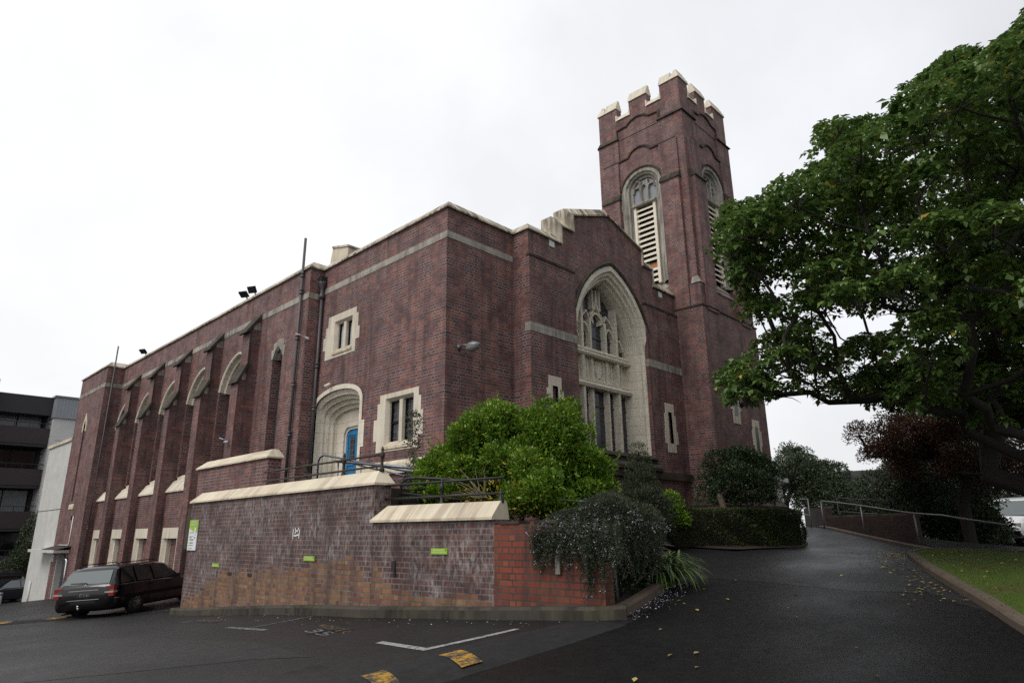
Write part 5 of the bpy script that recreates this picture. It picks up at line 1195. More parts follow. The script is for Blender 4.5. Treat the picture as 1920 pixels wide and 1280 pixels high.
TREE_CLUMPS = [tuple(map(float, c.split(','))) for c in "16.24,-11.4,8.12,0.74;4.4,-11.56,7.18,0.5;15.76,-14.76,6.79,0.55;8.91,-15.06,7.97,0.53;14.84,-9.63,8.95,0.52;15.31,-12.65,5.82,0.51;1.73,-10.4,7.18,0.73;8.4,-11.2,5.17,0.64;15.62,-16.28,17.95,0.72;4.79,-6.92,5.09,0.59;7.07,-10.71,9.71,0.72;15.56,-12.95,5.43,0.61;17.23,-13.48,8.79,0.59;9.13,-7.35,8.64,0.64;14.7,-13.3,4.16,0.54;6.73,-6.68,6.43,0.67;10.16,-9.8,8.58,0.57;8.91,-8.48,12.91,0.41;3.5,-6.32,8.17,0.42;10.19,-12.9,12.06,0.54;10.63,-11.34,8.81,0.54;3.88,-10.43,9.22,0.57;11.37,-11.98,15,0.69;8.13,-11.88,12.06,0.59;9.14,-9.42,4.33,0.54;11.82,-10.62,15.82,0.42;5.43,-10.97,8.09,0.65;5.42,-11.35,4.78,0.52;14.08,-13.68,8.33,0.51;1.84,-8.33,7,0.62;5.37,-5.91,9.56,0.72;6.54,-10.96,12.03,0.64;8.83,-14.01,14.25,0.69;9.9,-8.7,7.37,0.55;1.71,-7.6,6.49,0.53;4.33,-8.08,4.41,0.55;8.1,-14.53,6.14,0.57;3.36,-12.57,8.91,0.62;10.66,-14.29,10.56,0.76;5.1,-14.22,7.45,0.73;2.08,-10.75,8.76,0.73;11.25,-16.01,11.06,0.41;11.34,-14.39,15.55,0.57;1.77,-11.93,8.38,0.53;5.15,-10.31,3.52,0.38;4.9,-7.9,9.68,0.62;14.67,-9.81,4.86,0.68;9.61,-10.62,9.43,0.61;10.66,-12.59,14.73,0.52;7.27,-10.78,12.56,0.54;9.09,-11.92,6.06,0.67;8.8,-8.42,5.26,0.78;0.55,-11.37,7.9,0.6;11.8,-13.71,6.72,0.53;8.41,-9.73,6.3,0.78;16.92,-15.03,13.42,0.52;7.32,-7.38,9.94,0.61;6.38,-13.96,8.01,0.51;8.55,-15.49,12.26,0.74;2.4,-11.82,4.22,0.61;9.24,-9.03,9.72,0.73;6.31,-15.12,10.03,0.71;16.47,-14.79,4.8,0.71;2.51,-8.9,8.19,0.77;6.44,-11.88,10.28,0.5;11.98,-9.93,13.39,0.66;1.86,-8.03,7.7,0.68;6.72,-6.74,9.05,0.53;17.48,-13.64,6.74,0.71;2.18,-10.89,5.54,0.72;9.26,-11.84,12.03,0.54;15.98,-13.1,12.32,0.79;9.05,-13.82,12.13,0.54;11.19,-15.5,11.02,0.59;12.85,-12.42,15.17,0.6;4.29,-10.91,8.66,0.53;7.54,-9.06,6.15,0.55;1.73,-9.57,7.27,0.72;3.84,-10.7,10.21,0.49;10.86,-11.44,4.15,0.61;6.42,-10.15,6.18,0.66;7.31,-10.92,8.57,0.56;13.64,-13.27,16.18,0.58;10.04,-9.87,5.04,0.51;9.27,-10.4,7.55,0.63;8.63,-10.88,9.53,0.77;11.7,-14.36,12.65,0.53;5.92,-5.52,7.52,0.35;8.05,-12.32,12.52,0.53;8.78,-11.67,10.84,0.58;11.04,-9.86,4.47,0.61;3.05,-7.45,8.1,0.58;6.64,-14.09,13.05,0.73;5.56,-10.36,4.27,0.78;5.95,-8.53,4.89,0.7;9.12,-13.28,11.78,0.72;3.03,-14.1,9.92,0.65;3.94,-11.71,8.08,0.54;12.22,-15.53,14,0.75;8.28,-11.29,6.25,0.65;13.3,-14.01,13.03,0.68;12.24,-13.47,8.5,0.75;5.2,-11.08,11.42,0.41;13.1,-9.27,7.43,0.71;13.99,-11.17,7.38,0.64;7.88,-12.08,8.76,0.55;5.97,-14.84,12.71,0.3;3.11,-7.06,6.23,0.43;2.69,-7.03,6.86,0.53;1.52,-8.92,5.9,0.64;11.07,-8.01,8.74,0.64;4.64,-8.38,5.09,0.65;6.36,-9.76,4.42,0.59;9.48,-11.34,5.05,0.55;6.95,-5.5,5.06,0.45;16.75,-16.49,13.19,0.76;5.16,-13.21,8.2,0.58;7.04,-13.16,8.61,0.5;11.4,-12.73,6.81,0.77;1,-9.85,7.84,0.54;10.64,-10.08,14.81,0.33;5.86,-6.6,9.21,0.71;5.97,-11.54,7.34,0.7;5.93,-9.37,4.03,0.39;10.53,-12.13,6.9,0.64;10.91,-10.47,8.39,0.6;15.47,-11.79,10.26,0.7;10.7,-13.98,14.15,0.68;7.24,-7.93,10.91,0.66;11.22,-12.95,4.88,0.54;7.95,-14.26,4.78,0.52;2.49,-10,7.94,0.51;1.81,-9.69,6.33,0.64;12.93,-15.45,17.08,0.63;14.11,-11.11,13.24,0.59;9.98,-8.55,11.78,0.56;14.15,-14.98,9.36,0.59;11.23,-14.81,7.16,0.52;16.01,-14.11,4.78,0.65;16.65,-15.77,9.63,0.73;12.93,-12.81,4.13,0.69;2.41,-13.06,8.34,0.58;11.14,-9.16,13.14,0.7;2.97,-8.39,7.73,0.69;14.36,-11.41,8.24,0.54;7.18,-13.74,10.71,0.58;4.47,-10.96,7.57,0.7;7.35,-5.94,10.13,0.68;5.84,-11.39,9.83,0.64;12.34,-15.52,9.3,0.72;14.01,-14.1,13.81,0.54;16.69,-10.76,7.43,0.68;3.83,-10.68,7.22,0.59;9.92,-11.03,4.31,0.68;4.52,-13.01,8.83,0.51;6.75,-12.63,8.73,0.74;2.51,-12.83,7.5,0.77;4.81,-10.78,5.42,0.6;6.02,-8.62,10.07,0.52;9.59,-8.43,10.03,0.66;3.4,-12.32,6.66,0.75;5.14,-7.62,6.6,0.62;13.91,-8.36,5.44,0.54;3.13,-7.97,6.64,0.66;16.45,-14.55,12.61,0.65;11.49,-7.67,9.36,0.65;2.17,-7.95,5.61,0.56;7.91,-5.53,6.04,0.7;7.68,-13.87,11.72,0.63;8.65,-10.81,11.48,0.78;5.03,-9.78,8.97,0.55;11.74,-11.58,5.08,0.77;7.4,-11.55,9.36,0.56;12.34,-10.71,13.56,0.69;3.21,-11.46,8.19,0.57;10.24,-6.28,8.6,0.62;5.51,-12.96,8.83,0.64;13.83,-15.62,17.01,0.7;9.38,-12.68,11.57,0.64;9.33,-15.38,12.09,0.74;7.73,-12.62,13.19,0.56;7.95,-8.46,10.25,0.79;12.36,-12.62,8.95,0.61;4.35,-6.73,4.65,0.57;8.74,-14.01,11.18,0.76;5.18,-12.4,5.15,0.6;2.11,-10.09,8.45,0.7;12.77,-14.92,17.52,0.56;5.16,-14.1,11.62,0.75;17.76,-14.93,10.44,0.73;9.2,-11.04,11.01,0.69;3.68,-7.99,7.25,0.71;7.24,-6.64,8.54,0.73;14.26,-15.28,7.6,0.67;12.65,-10.11,14.31,0.79;3.87,-13.05,6.61,0.68;6.15,-11.45,11.91,0.37;2.68,-9.41,5.75,0.75;10.54,-10.33,9.12,0.79;4.96,-10.3,9.04,0.51;10.27,-11.44,12.88,0.64;9.47,-9.62,9.58,0.58;8.89,-11.8,9.37,0.67;13.88,-12.53,11.98,0.72;3.37,-9.55,5.72,0.69;12.14,-10.34,11.2,0.56;10.35,-10.64,13.85,0.57;10.06,-10.06,10.94,0.75;3.13,-8.14,5.95,0.59;11.28,-12.55,8.13,0.78;11.81,-8.74,13.3,0.66;1.93,-10.2,4.72,0.59;12.01,-12.82,4.4,0.76;1.77,-9.43,7.98,0.63;10.32,-10.74,7.54,0.6;8.34,-9.11,10.71,0.52;16.04,-14.55,5.84,0.69;15.49,-15.9,8.8,0.28;11.58,-15.41,12.35,0.58;15.57,-15.09,14.5,0.61;4.48,-11.82,10.42,0.68;0.76,-9.48,5.2,0.56;2.04,-7.05,7.09,0.4;12.34,-14.03,3.95,0.41;7.65,-11.38,6.53,0.63;14.44,-12.68,5.8,0.56;14.54,-11.33,14.61,0.79;8.99,-10.08,4.55,0.76;8.87,-13.26,15.1,0.29;3.95,-5.86,4.73,0.33;8.57,-10.55,8.38,0.56;16.21,-14.57,10.22,0.56;4.22,-12.33,9.74,0.76;1.48,-11.97,7.8,0.72;4.25,-14.27,9.5,0.64;15.64,-10.27,3.91,0.35;13.51,-10.11,12.28,0.51;6.7,-11.71,7.57,0.55;13,-8.35,8.55,0.71;8.73,-7.68,9.48,0.71;11.43,-8.2,10.13,0.59;13.51,-14.48,6.75,0.55;12.19,-14.64,4.36,0.28;5.29,-5.85,5.6,0.56;14.6,-16.63,17.13,0.38;6.75,-8.9,9.92,0.74;8.86,-11.58,8.52,0.71;15.72,-13.2,6.64,0.52;11.6,-14.9,16.18,0.59;13.47,-9.23,10.39,0.66;16.99,-14.6,5.31,0.72;8.48,-10.31,5.2,0.65;13.55,-12.7,5.23,0.65;13.61,-16.81,13.81,0.42;7.96,-5.65,6.73,0.77;5.92,-9.53,7.11,0.72;12.47,-15.03,8.6,0.65;1.69,-10.54,6.23,0.56;12.96,-8.98,5.48,0.77;11.65,-14.47,7.81,0.58;3.57,-13.58,10.39,0.55;6.22,-6.99,7.17,0.52;8.05,-8.06,12.17,0.76;9.83,-11.8,3.42,0.3;1.99,-11.13,7.58,0.66;9.96,-11.92,4.54,0.72;8.52,-5.95,6.29,0.66;14.19,-10.48,7.21,0.54;1.54,-10.2,4.26,0.64;2.83,-6.7,8.55,0.37;2.22,-11.69,4.88,0.69;10.01,-16.06,12.27,0.53;12.97,-12.25,11.91,0.71;4.54,-12.02,10.88,0.36;10.15,-7.55,8.31,0.69;14.09,-11.62,9.69,0.51;13.05,-10.5,16.02,0.79;8.17,-13.65,5.43,0.56;14.05,-15.94,18.02,0.53;7.21,-13.85,6.76,0.58;7.55,-10.58,9.16,0.58;4.27,-8.64,10.44,0.38;12.24,-10.41,8.5,0.7;2.71,-11.06,7.95,0.52;3.94,-8.07,4.87,0.54;6.43,-13.9,10.25,0.77;2.56,-12.39,9.02,0.7;14.82,-8.61,5.81,0.79;14.77,-13.02,6.42,0.68;7.77,-8.89,7.68,0.69;14.67,-10.21,7.12,0.61;7.94,-15.42,10.03,0.57;18.25,-14.91,6.1,0.7;8.45,-14.45,8.55,0.77;7.31,-5.68,7.68,0.53;5.93,-7.11,7.96,0.7;1.08,-7.83,7.07,0.62;12.63,-9.64,5.19,0.68;7.71,-13.3,6.04,0.52;12.96,-8.04,5.3,0.66;11.07,-8.61,13.76,0.69;9.82,-15.24,13.42,0.5;5.85,-11.26,9.04,0.56;2.84,-12.37,5.35,0.54;3.83,-11.13,5.77,0.69;15.07,-10.62,4.56,0.52;15.15,-13.23,4.9,0.62;8.04,-7.17,7.9,0.77;13.41,-11.1,10.12,0.53;2.61,-11.49,9.29,0.56;7.64,-11.02,10.8,0.51;15.82,-15.27,8.91,0.58;16.05,-12.91,7.92,0.56;9.29,-7.6,5.14,0.75;4.05,-9.31,8.29,0.5;11.46,-13.5,14.68,0.5;5.64,-7.25,4.53,0.46;10.03,-13.36,4.09,0.64;8.68,-13.5,15.02,0.32;10.22,-8.68,9.44,0.57;3.11,-9.55,3.91,0.53;13.02,-13.63,11.72,0.71;7.91,-9.31,4.41,0.63;11.44,-9.18,15.17,0.29;5.36,-11.38,8.6,0.62;3.93,-8.79,8.66,0.79;3.11,-9.27,9.35,0.59;10.35,-12.82,13.12,0.53;9.2,-9.56,13.09,0.58;14.92,-11.14,12.4,0.59;14.42,-12.23,15.92,0.74;0.78,-10.12,5.2,0.55;6.69,-13.14,6.66,0.65;15.7,-11.04,7.92,0.63;10.27,-14.78,11.33,0.73;14.44,-13.2,18.33,0.68;5.14,-8.9,7,0.6;3.37,-6.85,7.39,0.65;5.2,-13.45,9.74,0.57;10.22,-10.47,12.48,0.55;7.5,-12.2,6.31,0.57;9.02,-9.8,5.44,0.73;9.68,-9.43,5.52,0.71;1.97,-7.69,7.1,0.59;5.5,-13.84,7.83,0.65;4.85,-9.02,8.2,0.72;8.36,-7.81,10.81,0.65;11.06,-10.21,7.51,0.6;6.19,-6.37,6.16,0.69;0.7,-8.81,7.22,0.61;14.07,-15.86,11.88,0.51;3.62,-7.08,5.41,0.63;14.11,-15.86,12.54,0.51;2,-7.79,4.65,0.51;10.39,-11.53,7,0.54;9.86,-10.5,8.3,0.7;8.22,-7.47,12.69,0.47;12.58,-9.76,10.33,0.79;10.08,-15.05,7.68,0.59;7.94,-10,8.79,0.75;14.48,-13.33,10.11,0.68;8.91,-9.22,5.04,0.78;13.95,-11.95,7,0.64;10.71,-12.8,7.15,0.53;4.83,-8.05,7.28,0.51;1.32,-11.35,6.02,0.6;9.29,-15.29,13.03,0.78;10.49,-12.36,12.53,0.52;10,-7.28,6.55,0.76;12.47,-9.25,11.59,0.66;17.53,-13.89,7.63,0.72;12.39,-8.79,6.27,0.61;1.23,-10.76,5.99,0.6;9.79,-9.13,4.72,0.77;5.14,-10.34,7.22,0.51;16.95,-14.26,8.81,0.7;6.11,-11.95,8.51,0.63;5.96,-8.87,4.32,0.53;12.61,-12.84,11.26,0.51;3.4,-10.91,9.99,0.47;7.89,-6.3,6.19,0.74;8.03,-11.14,7.94,0.74;8.13,-6.2,5.51,0.67;1,-12.23,8.31,0.67;3.04,-7.77,8.71,0.43;13.76,-12.74,8.66,0.57;7.06,-14.2,13.77,0.63;11.1,-9.71,8.11,0.57;7.33,-9.19,4.16,0.35;7.51,-13.03,4.46,0.54;7.72,-14.96,9.57,0.74;3.44,-9.85,4.27,0.54;13.22,-14.66,17.24,0.61;6.58,-12.1,11.62,0.78;10.29,-10.67,9.95,0.67;16.89,-14.89,10.5,0.66;4.86,-13.99,9.56,0.74;9.31,-11.93,12.88,0.67;16.38,-10.11,6.91,0.68;11.65,-14.45,9.75,0.78;11.05,-15.4,9.9,0.59;12.42,-11.91,15.83,0.52;12.98,-9.99,6.91,0.74;14.69,-14.54,9.78,0.63;7.6,-11.14,3.95,0.59;6.37,-5.15,5,0.32;7.12,-9.65,7.13,0.65;17.51,-11.25,4.96,0.67;4.46,-12.84,10.57,0.76;14.16,-10.64,13.71,0.75;5.65,-14.69,12.54,0.44;11.45,-9.35,5.36,0.57;14.83,-13.61,9.32,0.7;12.56,-12.57,16.36,0.51;14.07,-13.51,6.05,0.73;2.21,-8.92,6.65,0.55;2.24,-12.11,7.58,0.51;4.49,-11.03,10.05,0.71;3.97,-8.6,9.82,0.51;5.9,-11.97,5.24,0.75;6.09,-12.28,6.49,0.79;11.16,-11.4,9.03,0.66;7.56,-14.42,8.79,0.63;3.76,-13.44,7.95,0.56;16.56,-11.01,5.2,0.57;13.24,-13.54,15.42,0.64;10.77,-7.3,6.81,0.61;15,-14.55,8.98,0.72;12.4,-11.4,10.09,0.63;5.47,-8.37,7.96,0.61;9.71,-14.83,9.34,0.52;3.43,-7.13,8.62,0.53;12.47,-11.98,8.92,0.62;16.12,-16.13,12.51,0.51;16.16,-12.01,5.1,0.54;10.68,-10.52,4.42,0.75;14.74,-11.19,10.7,0.78;3.49,-10.56,5.34,0.64;6.66,-12.58,12.47,0.53;8.76,-13.74,7.51,0.68;9.09,-12.78,7.97,0.54;13.87,-11.62,11.63,0.73;5.08,-10.02,10.29,0.66;15.66,-15.93,13.05,0.69;6.82,-14.19,7.77,0.51;8.97,-8.43,10.48,0.54;9.54,-14.82,6.15,0.31;8.56,-9.97,8.02,0.77;11.02,-7.2,8.55,0.68;3.34,-12.45,10.06,0.59;9.28,-14.6,7.28,0.52;4.28,-13.87,11.31,0.63;12.77,-15.37,13.37,0.55;12.29,-13.59,11.98,0.73;10.3,-7.07,7.94,0.51;8.03,-10.54,7.34,0.71;2.66,-11.28,9.82,0.34;11,-9.55,10.41,0.69;7.95,-9.7,3.94,0.36;14.76,-7.88,5.11,0.38;15.68,-14.91,10.91,0.74;6.82,-11.89,9.44,0.73;7.99,-9.21,9.44,0.75;7.24,-12.74,7.32,0.53;1.37,-11.23,8.29,0.51;15.25,-13.94,7.34,0.66;3.05,-6.84,8.04,0.65;1.82,-8.64,7.65,0.6;6.58,-14.44,10.69,0.57;5.76,-8.24,5.53,0.65;11.78,-10.75,14.51,0.55;2.82,-9.73,3.64,0.31;3.22,-8.99,7.42,0.56;2.31,-9.25,9.16,0.42;10.87,-9.63,5.86,0.54;17.01,-15.88,9.02,0.62;15.06,-16.26,18.36,0.61;14.03,-11.49,6.53,0.6;4.74,-8.95,10.07,0.74;12.84,-12.64,16.87,0.39;12.74,-11.69,14.3,0.64;4.17,-13.3,9.76,0.8;13.61,-9.1,5.4,0.57;1.68,-11.97,6.02,0.55;11.29,-16.55,13.55,0.31;13.4,-15.5,14.36,0.72;1.87,-6.96,4.34,0.53;3.51,-5.95,4.67,0.39;3.38,-6.44,4.6,0.41;2.63,-6.52,4.68,0.54;2.55,-6.71,4.25,0.51;2.99,-6.26,4.67,0.5;3.91,-5.89,4.41,0.4;3.78,-6.3,4.73,0.41;2.98,-6.71,4.44,0.47;1.64,-7.02,3.98,0.4;2.04,-7.44,7.86,0.58;1.56,-7.51,7.47,0.49;3.65,-6.38,7.8,0.57;2.27,-7.18,7.5,0.58;2.87,-6.66,7.58,0.47;3.31,-6.79,7.45,0.48;2.99,-6.89,8.35,0.49;1.36,-7.22,6.96,0.52;2.31,-7.03,8,0.55;3.4,-6.62,6.99,0.4;3.98,-6.51,6.91,0.35;3.29,-6.59,6.45,0.36;2.87,-6.82,6.92,0.49;4.17,-6.48,6.43,0.46;2.16,-7.33,5.79,0.4;15.45,-9.57,5.48,0.6;11.1,-8.66,4.84,0.72;8.79,-10.68,4.99,0.76;6.31,-8.25,4.89,0.65;14.93,-9.23,5.86,0.56;9.97,-7.56,5.75,0.6;11.76,-9.18,5.32,0.76;9.11,-9.91,4.42,0.64;10.51,-10.43,5.08,0.67;10.56,-7.32,5.06,0.57;7.95,-7.53,5.02,0.76;7.76,-8.58,5.14,0.71;13.07,-10.1,5.55,0.63;9.25,-7.18,5.22,0.76;12.94,-7.65,5.56,0.64;7.48,-9.24,4.34,0.79;8.56,-8.38,5.05,0.75;9.68,-9.99,4.73,0.61;13.64,-7.57,5.3,0.79;9.36,-9.35,5.09,0.79;9.86,-7.51,4.9,0.72;12.09,-6.8,5.46,0.6;15.48,-9.37,4.85,0.72;14.27,-9.88,4.64,0.75;10.2,-10.16,4.13,0.59;9.24,-9.77,7.75,0.6;12.51,-8.42,7.47,0.78;8.25,-9.1,5.44,0.8;10.88,-10.05,6.48,0.85;8.74,-9.22,4.84,0.62;9.99,-10.2,7.38,0.8;12.69,-9.86,8.19,0.64;12.78,-8.29,6.53,0.79;8.29,-10.09,7.77,0.64;11.86,-10.02,6.06,0.68;11.38,-10.25,6.96,0.65;11.7,-10.77,6.93,0.65;12.04,-9.17,6.55,0.63;9.54,-10.87,7.91,0.81;12.72,-10.82,8.17,0.81;8.45,-10.23,6.82,0.62;11.35,-9.04,9.1,0.75;9.57,-10.8,6.62,0.63;9.6,-9.08,7.01,0.62;7.53,-10.32,6.46,0.72;11.88,-9.12,8.59,0.71;10.86,-10.54,5.67,0.84;7.34,-9.51,7.21,0.7;11.61,-9.45,7.46,0.69;14.21,-9.18,6.7,0.84;14.16,-9.15,8.15,0.81;7.73,-10.06,7.12,0.76;12.83,-9.38,5.24,0.74;13.83,-10.49,7.2,0.77;14.54,-9.81,8.04,0.68;9.89,-10.38,5.21,0.69;7.82,-10.34,5.46,0.63;10.28,-9.35,7.92,0.61;12.73,-10.31,7.16,0.69;14.03,-10.56,9.15,0.66;11.34,-10.53,8.62,0.73;8.39,-14.94,10.13,0.72;8.31,-12.42,12.09,0.74;7.45,-15.15,10.03,0.75;9.03,-13.68,4.65,0.84;1.37,-14.36,7.42,0.76;1.49,-13.48,5.83,0.77;6.83,-12.39,11.7,0.78;9.42,-15.18,9.07,0.92;8.57,-11.15,6.42,0.89;7.74,-11.5,4.9,0.74;3.55,-13.64,4.47,0.91;6.66,-15.57,9.18,0.85;8.64,-11.26,7.33,0.78;11.19,-12.91,3.14,0.94;6.41,-11.73,3.98,0.81;7.16,-13.54,6.28,0.74;3.12,-14,6.85,0.92;7.12,-14.05,4.03,0.71;5.77,-13.71,2.52,0.86;7.8,-11.23,2.82,0.72;6.53,-13.98,4.66,0.85;7.87,-14.92,4.68,0.94;6.89,-14.57,6.02,0.75;9,-14.28,5.34,0.74;11.79,-15.17,4.95,0.74;0.2,-12.5,4.48,0.94;7.35,-12.84,10.2,0.76;11.3,-14.02,3.64,0.73;13.38,-14.56,2.84,0.91;9.68,-12.48,5.85,0.7;4.08,-13.36,7.54,0.92;9.81,-15.21,10.54,0.79;11.82,-15.41,7.19,0.84;11.8,-12.07,2.71,0.84;8.45,-13.57,5.8,0.77;13.82,-16.37,8.4,0.84".split(';')]
# ------------------------------------------------------------------ plants
def branch_net(mb, base, tips, r0, droop=.1, trunk_h=None, seed=1, nside=6, rmin=.012, lean=None):
    """limbs grown from the base to every tip: each tip hooks on to the nearest lower limb point"""
    rd = random.Random(seed)
    nodes = [(Vector(base), -1)]
    if trunk_h:
        for k in range(1, 5): nodes.append((Vector(base) + Vector(((lean[0] if lean else 0) * k / 4, (lean[1] if lean else 0) * k / 4, trunk_h * k / 4)), len(nodes) - 1))
    order = sorted(tips, key=lambda t: (Vector(t) - Vector(base)).length)
    for t in order:
        t = Vector(t); best = None
        for i, (p, _) in enumerate(nodes):
            if trunk_h and i < 3: continue
            d = (t - p).length; c = d + .35 * (p - Vector(base)).length + (1.2 * max(0, p.z - t.z))
            if best is None or c < best[0]: best = (c, i)
        i = best[1]; p = nodes[i][0]; L = (t - p).length; n = max(2, int(L / .6)); last = i
        bend = Vector((rd.uniform(-1, 1), rd.uniform(-1, 1), rd.uniform(-.2, 1))) * L * .13
        for k in range(1, n + 1):
            f = k / n; q = p.lerp(t, f) + bend * math.sin(math.pi * f) + Vector((rd.uniform(-1, 1), rd.uniform(-1, 1), rd.uniform(-1, 1))) * .04 * L * (f < 1)
            nodes.append((q, last)); last = len(nodes) - 1
    cnt = [0] * len(nodes); kids = [[] for _ in nodes]
    for i in range(len(nodes) - 1, 0, -1):
        if not kids[i]: cnt[i] += 1
        kids[nodes[i][1]].append(i); cnt[nodes[i][1]] += cnt[i]
    tot = max(cnt[0], 1); rad = [max(rmin, r0 * (c / tot) ** .5) for c in cnt]
    done = set()
    def chain(i, start):
        pts = [nodes[start][0]] if start >= 0 else []; rs = [min(rad[start], rad[i] * 1.25)] if start >= 0 else []
        while True:
            pts.append(nodes[i][0]); rs.append(rad[i])
            if not kids[i]: break
            ks = sorted(kids[i], key=lambda k: -cnt[k])
            for k in ks[1:]: todo.append((k, i))
            i = ks[0]
        if len(pts) > 1: mb.tube(pts, rs, nside, cap=False)
    todo = [(0, -1)]
    while todo: chain(*todo.pop())
def blob_leaves(blobs, n, L, W, fill=.35, flat=1.0, roll=.6, outw=1.0, upb=.35, droop=.12, bottom=-.6):
    """leaves through a set of ellipsoids (x, y, z, rx, ry, rz), mostly near their surface"""
    B = np.array(blobs, float); a = (B[:, 3] * B[:, 4] * B[:, 5]) ** (2 / 3); pick = rng.choice(len(B), n, p=a / a.sum())
    d = sphere_dirs(n); low = d[:, 2] < bottom; d[low, 2] *= -1
    rr = 1 - np.abs(rng.normal(0, fill, n)); rr = np.clip(rr, .1, 1.12)
    P = B[pick, :3] + d * B[pick, 3:6] * rr[:, None]
    # drop the ones well inside other blobs
    D = unit(d * outw + np.array([0, 0, upb]) + rng.normal(0, .55, (n, 3)))
    return leaf_quads(P, D, L * rng.uniform(.7, 1.25, n), W * rng.uniform(.75, 1.25, n), roll, droop=droop)
def lobes(c, r, n, rl, seed, squash=1.0, zmin=-.35):
    rd = np.random.default_rng(seed); out = [(c[0], c[1], c[2], r[0] * .72, r[1] * .72, r[2] * .72)]
    for k in range(n):
        d = unit(rd.normal(0, 1, 3)); d[2] = max(zmin, d[2]); q = rl * rd.uniform(.7, 1.3)
        out.append((c[0] + d[0] * (r[0] - q * .6), c[1] + d[1] * (r[1] - q * .6), c[2] + d[2] * (r[2] - q * .6), q, q, q * squash))
    return out
# the big tree on the lawn
tbase = (8.15, -10.55, G(8.15, -10.55) + .05)
tree = empty('tree', tbase, 'huge broad glossy green tree spreading from the lawn over the driveway', 'tree')
mb = MB().mat('bark')
TC = [c for c in TREE_CLUMPS]  # includes unseen clumps off to the right, added to shade the driveway
inner_pts = [(8.0 + math.cos(a) * 1.1, -10.2 + math.sin(a) * 1.1, 3.2 + .4 * math.sin(3 * a)) for a in (0.4, 1.5, 2.6, 3.7, 4.8, 5.8)]
branch_net(mb, tbase, inner_pts + [(c[0], c[1], c[2] - c[3] * .25) for c in TC], .30, trunk_h=.8, seed=3, nside=7, rmin=.014)
rd = random.Random(8)   # bare twigs inside the crown
for c in TC:
    for _ in range(6):
        p = Vector(c[:3]) - Vector((0, 0, c[3] * .35)); d = Vector((rd.uniform(-1, 1), rd.uniform(-1, 1), rd.uniform(-.1, .9))).normalized() * c[3] * .8
        mb.tube([p, p + d * .5 + Vector((0, 0, .04)), p + d], [.013, .009, .004], 4, cap=False)
obj('trunk', mb, tree)
Ps, Ds, Ls = [], [], []
for (x, y, z, r) in TC:
    nr = int(50 * (r / .65) ** 2)
    d = sphere_dirs(nr); d[:, 2] = np.where(d[:, 2] < -.35, -d[:, 2], d[:, 2])
    rr = 1 - np.abs(rng.normal(0, .22, nr)); tip = np.array([x, y, z]) + d * np.array([r, r, r * .62]) * rr[:, None]
    m = 8; a = rng.uniform(0, 2 * np.pi, (nr, 1)) + np.arange(m) * (2 * np.pi / m) + rng.normal(0, .25, (nr, m))
    ax = unit(d * .6 + np.array([0, 0, .8]) + rng.normal(0, .25, (nr, 3)))
    s1 = unit(np.cross(ax, rng.normal(0, 1, (nr, 3)))); s2 = np.cross(ax, s1)
    el = rng.uniform(-.45, .45, (nr, m))
    dirs = (s1[:, None] * np.cos(a)[..., None] + s2[:, None] * np.sin(a)[..., None]) * np.cos(el)[..., None] + ax[:, None] * np.sin(el)[..., None]
    Ps.append((tip[:, None] + dirs * .02).reshape(-1, 3)); Ds.append(dirs.reshape(-1, 3)); Ls.append(np.clip(rng.lognormal(-2.16, .28, nr * m), .05, .2))
V = leaf_quads(np.concatenate(Ps), np.concatenate(Ds), np.concatenate(Ls), np.concatenate(Ls) * .64, roll=.25, fold=.08, droop=.22)
quads_obj('crown', V, 'leaf_tree', tree)

def shrub(name, base, label, cat, blobs, n, L, W, leaf, bark='bark', r0=.05, group=None, tips=14, seed=1, extra=None, shoots=None, **k):
    e = empty(name, base, label, cat, group); mb = MB().mat(bark); rd = random.Random(seed)
    tp = [(b[0] + rd.uniform(-.4, .4) * b[3], b[1] + rd.uniform(-.4, .4) * b[4], b[2]) for b in blobs][:tips]
    branch_net(mb, base, tp, r0, seed=seed, nside=5, rmin=.008); obj('trunk', mb, e)
    V = blob_leaves(blobs, n, L, W, **k)
    if shoots is not None: V = np.concatenate([V, shoots])
    mats = leaf
    if extra: V = np.concatenate([V, extra[0]]); mats = [(leaf, len(V) - len(extra[0])), (extra[1], len(extra[0]))]
    quads_obj('foliage', V, mats, e); return e
# bright green bush behind the lower coping
def ragged(c, r, n, q0, q1, seed):
    rd = np.random.default_rng(seed); out = [(c[0], c[1], c[2], r[0] * .66, r[1] * .66, r[2] * .66)]
    for k in range(n):
        v = unit(rd.normal(0, 1, 3)); v[2] = max(-.45, v[2]); q = rd.uniform(q0, q1); g = rd.uniform(.82, 1.08)
        out.append((c[0] + v[0] * (r[0] * g - q * .45), c[1] + v[1] * (r[1] * g - q * .45), c[2] + v[2] * (r[2] * g - q * .45), q, q * rd.uniform(.8, 1.2), q * rd.uniform(.7, 1.1)))
    return out
bb = ragged((-.95, -3.55, 2.8), (1.5, 1.2, 1.1), 62, .18, .42, 4) + ragged((-2.05, -2.75, 2.5), (.6, .75, .7), 26, .14, .3, 5) + ragged((-2.0, -4.75, 2.2), (.6, .6, .62), 24, .14, .3, 6) + ragged((-1.0, -4.4, 3.2), (.8, .7, .75), 30, .15, .32, 15) + ragged((-.85, -4.75, 2.4), (.8, .6, .75), 26, .15, .32, 16) + ragged((-1.1, -4.9, 1.85), (.7, .5, .5), 18, .15, .3, 17) + ragged((-1.65, -3.3, 3.4), (.65, .65, .6), 24, .14, .3, 18)
sh = []; rd = random.Random(44)     # young shoots breaking the outline
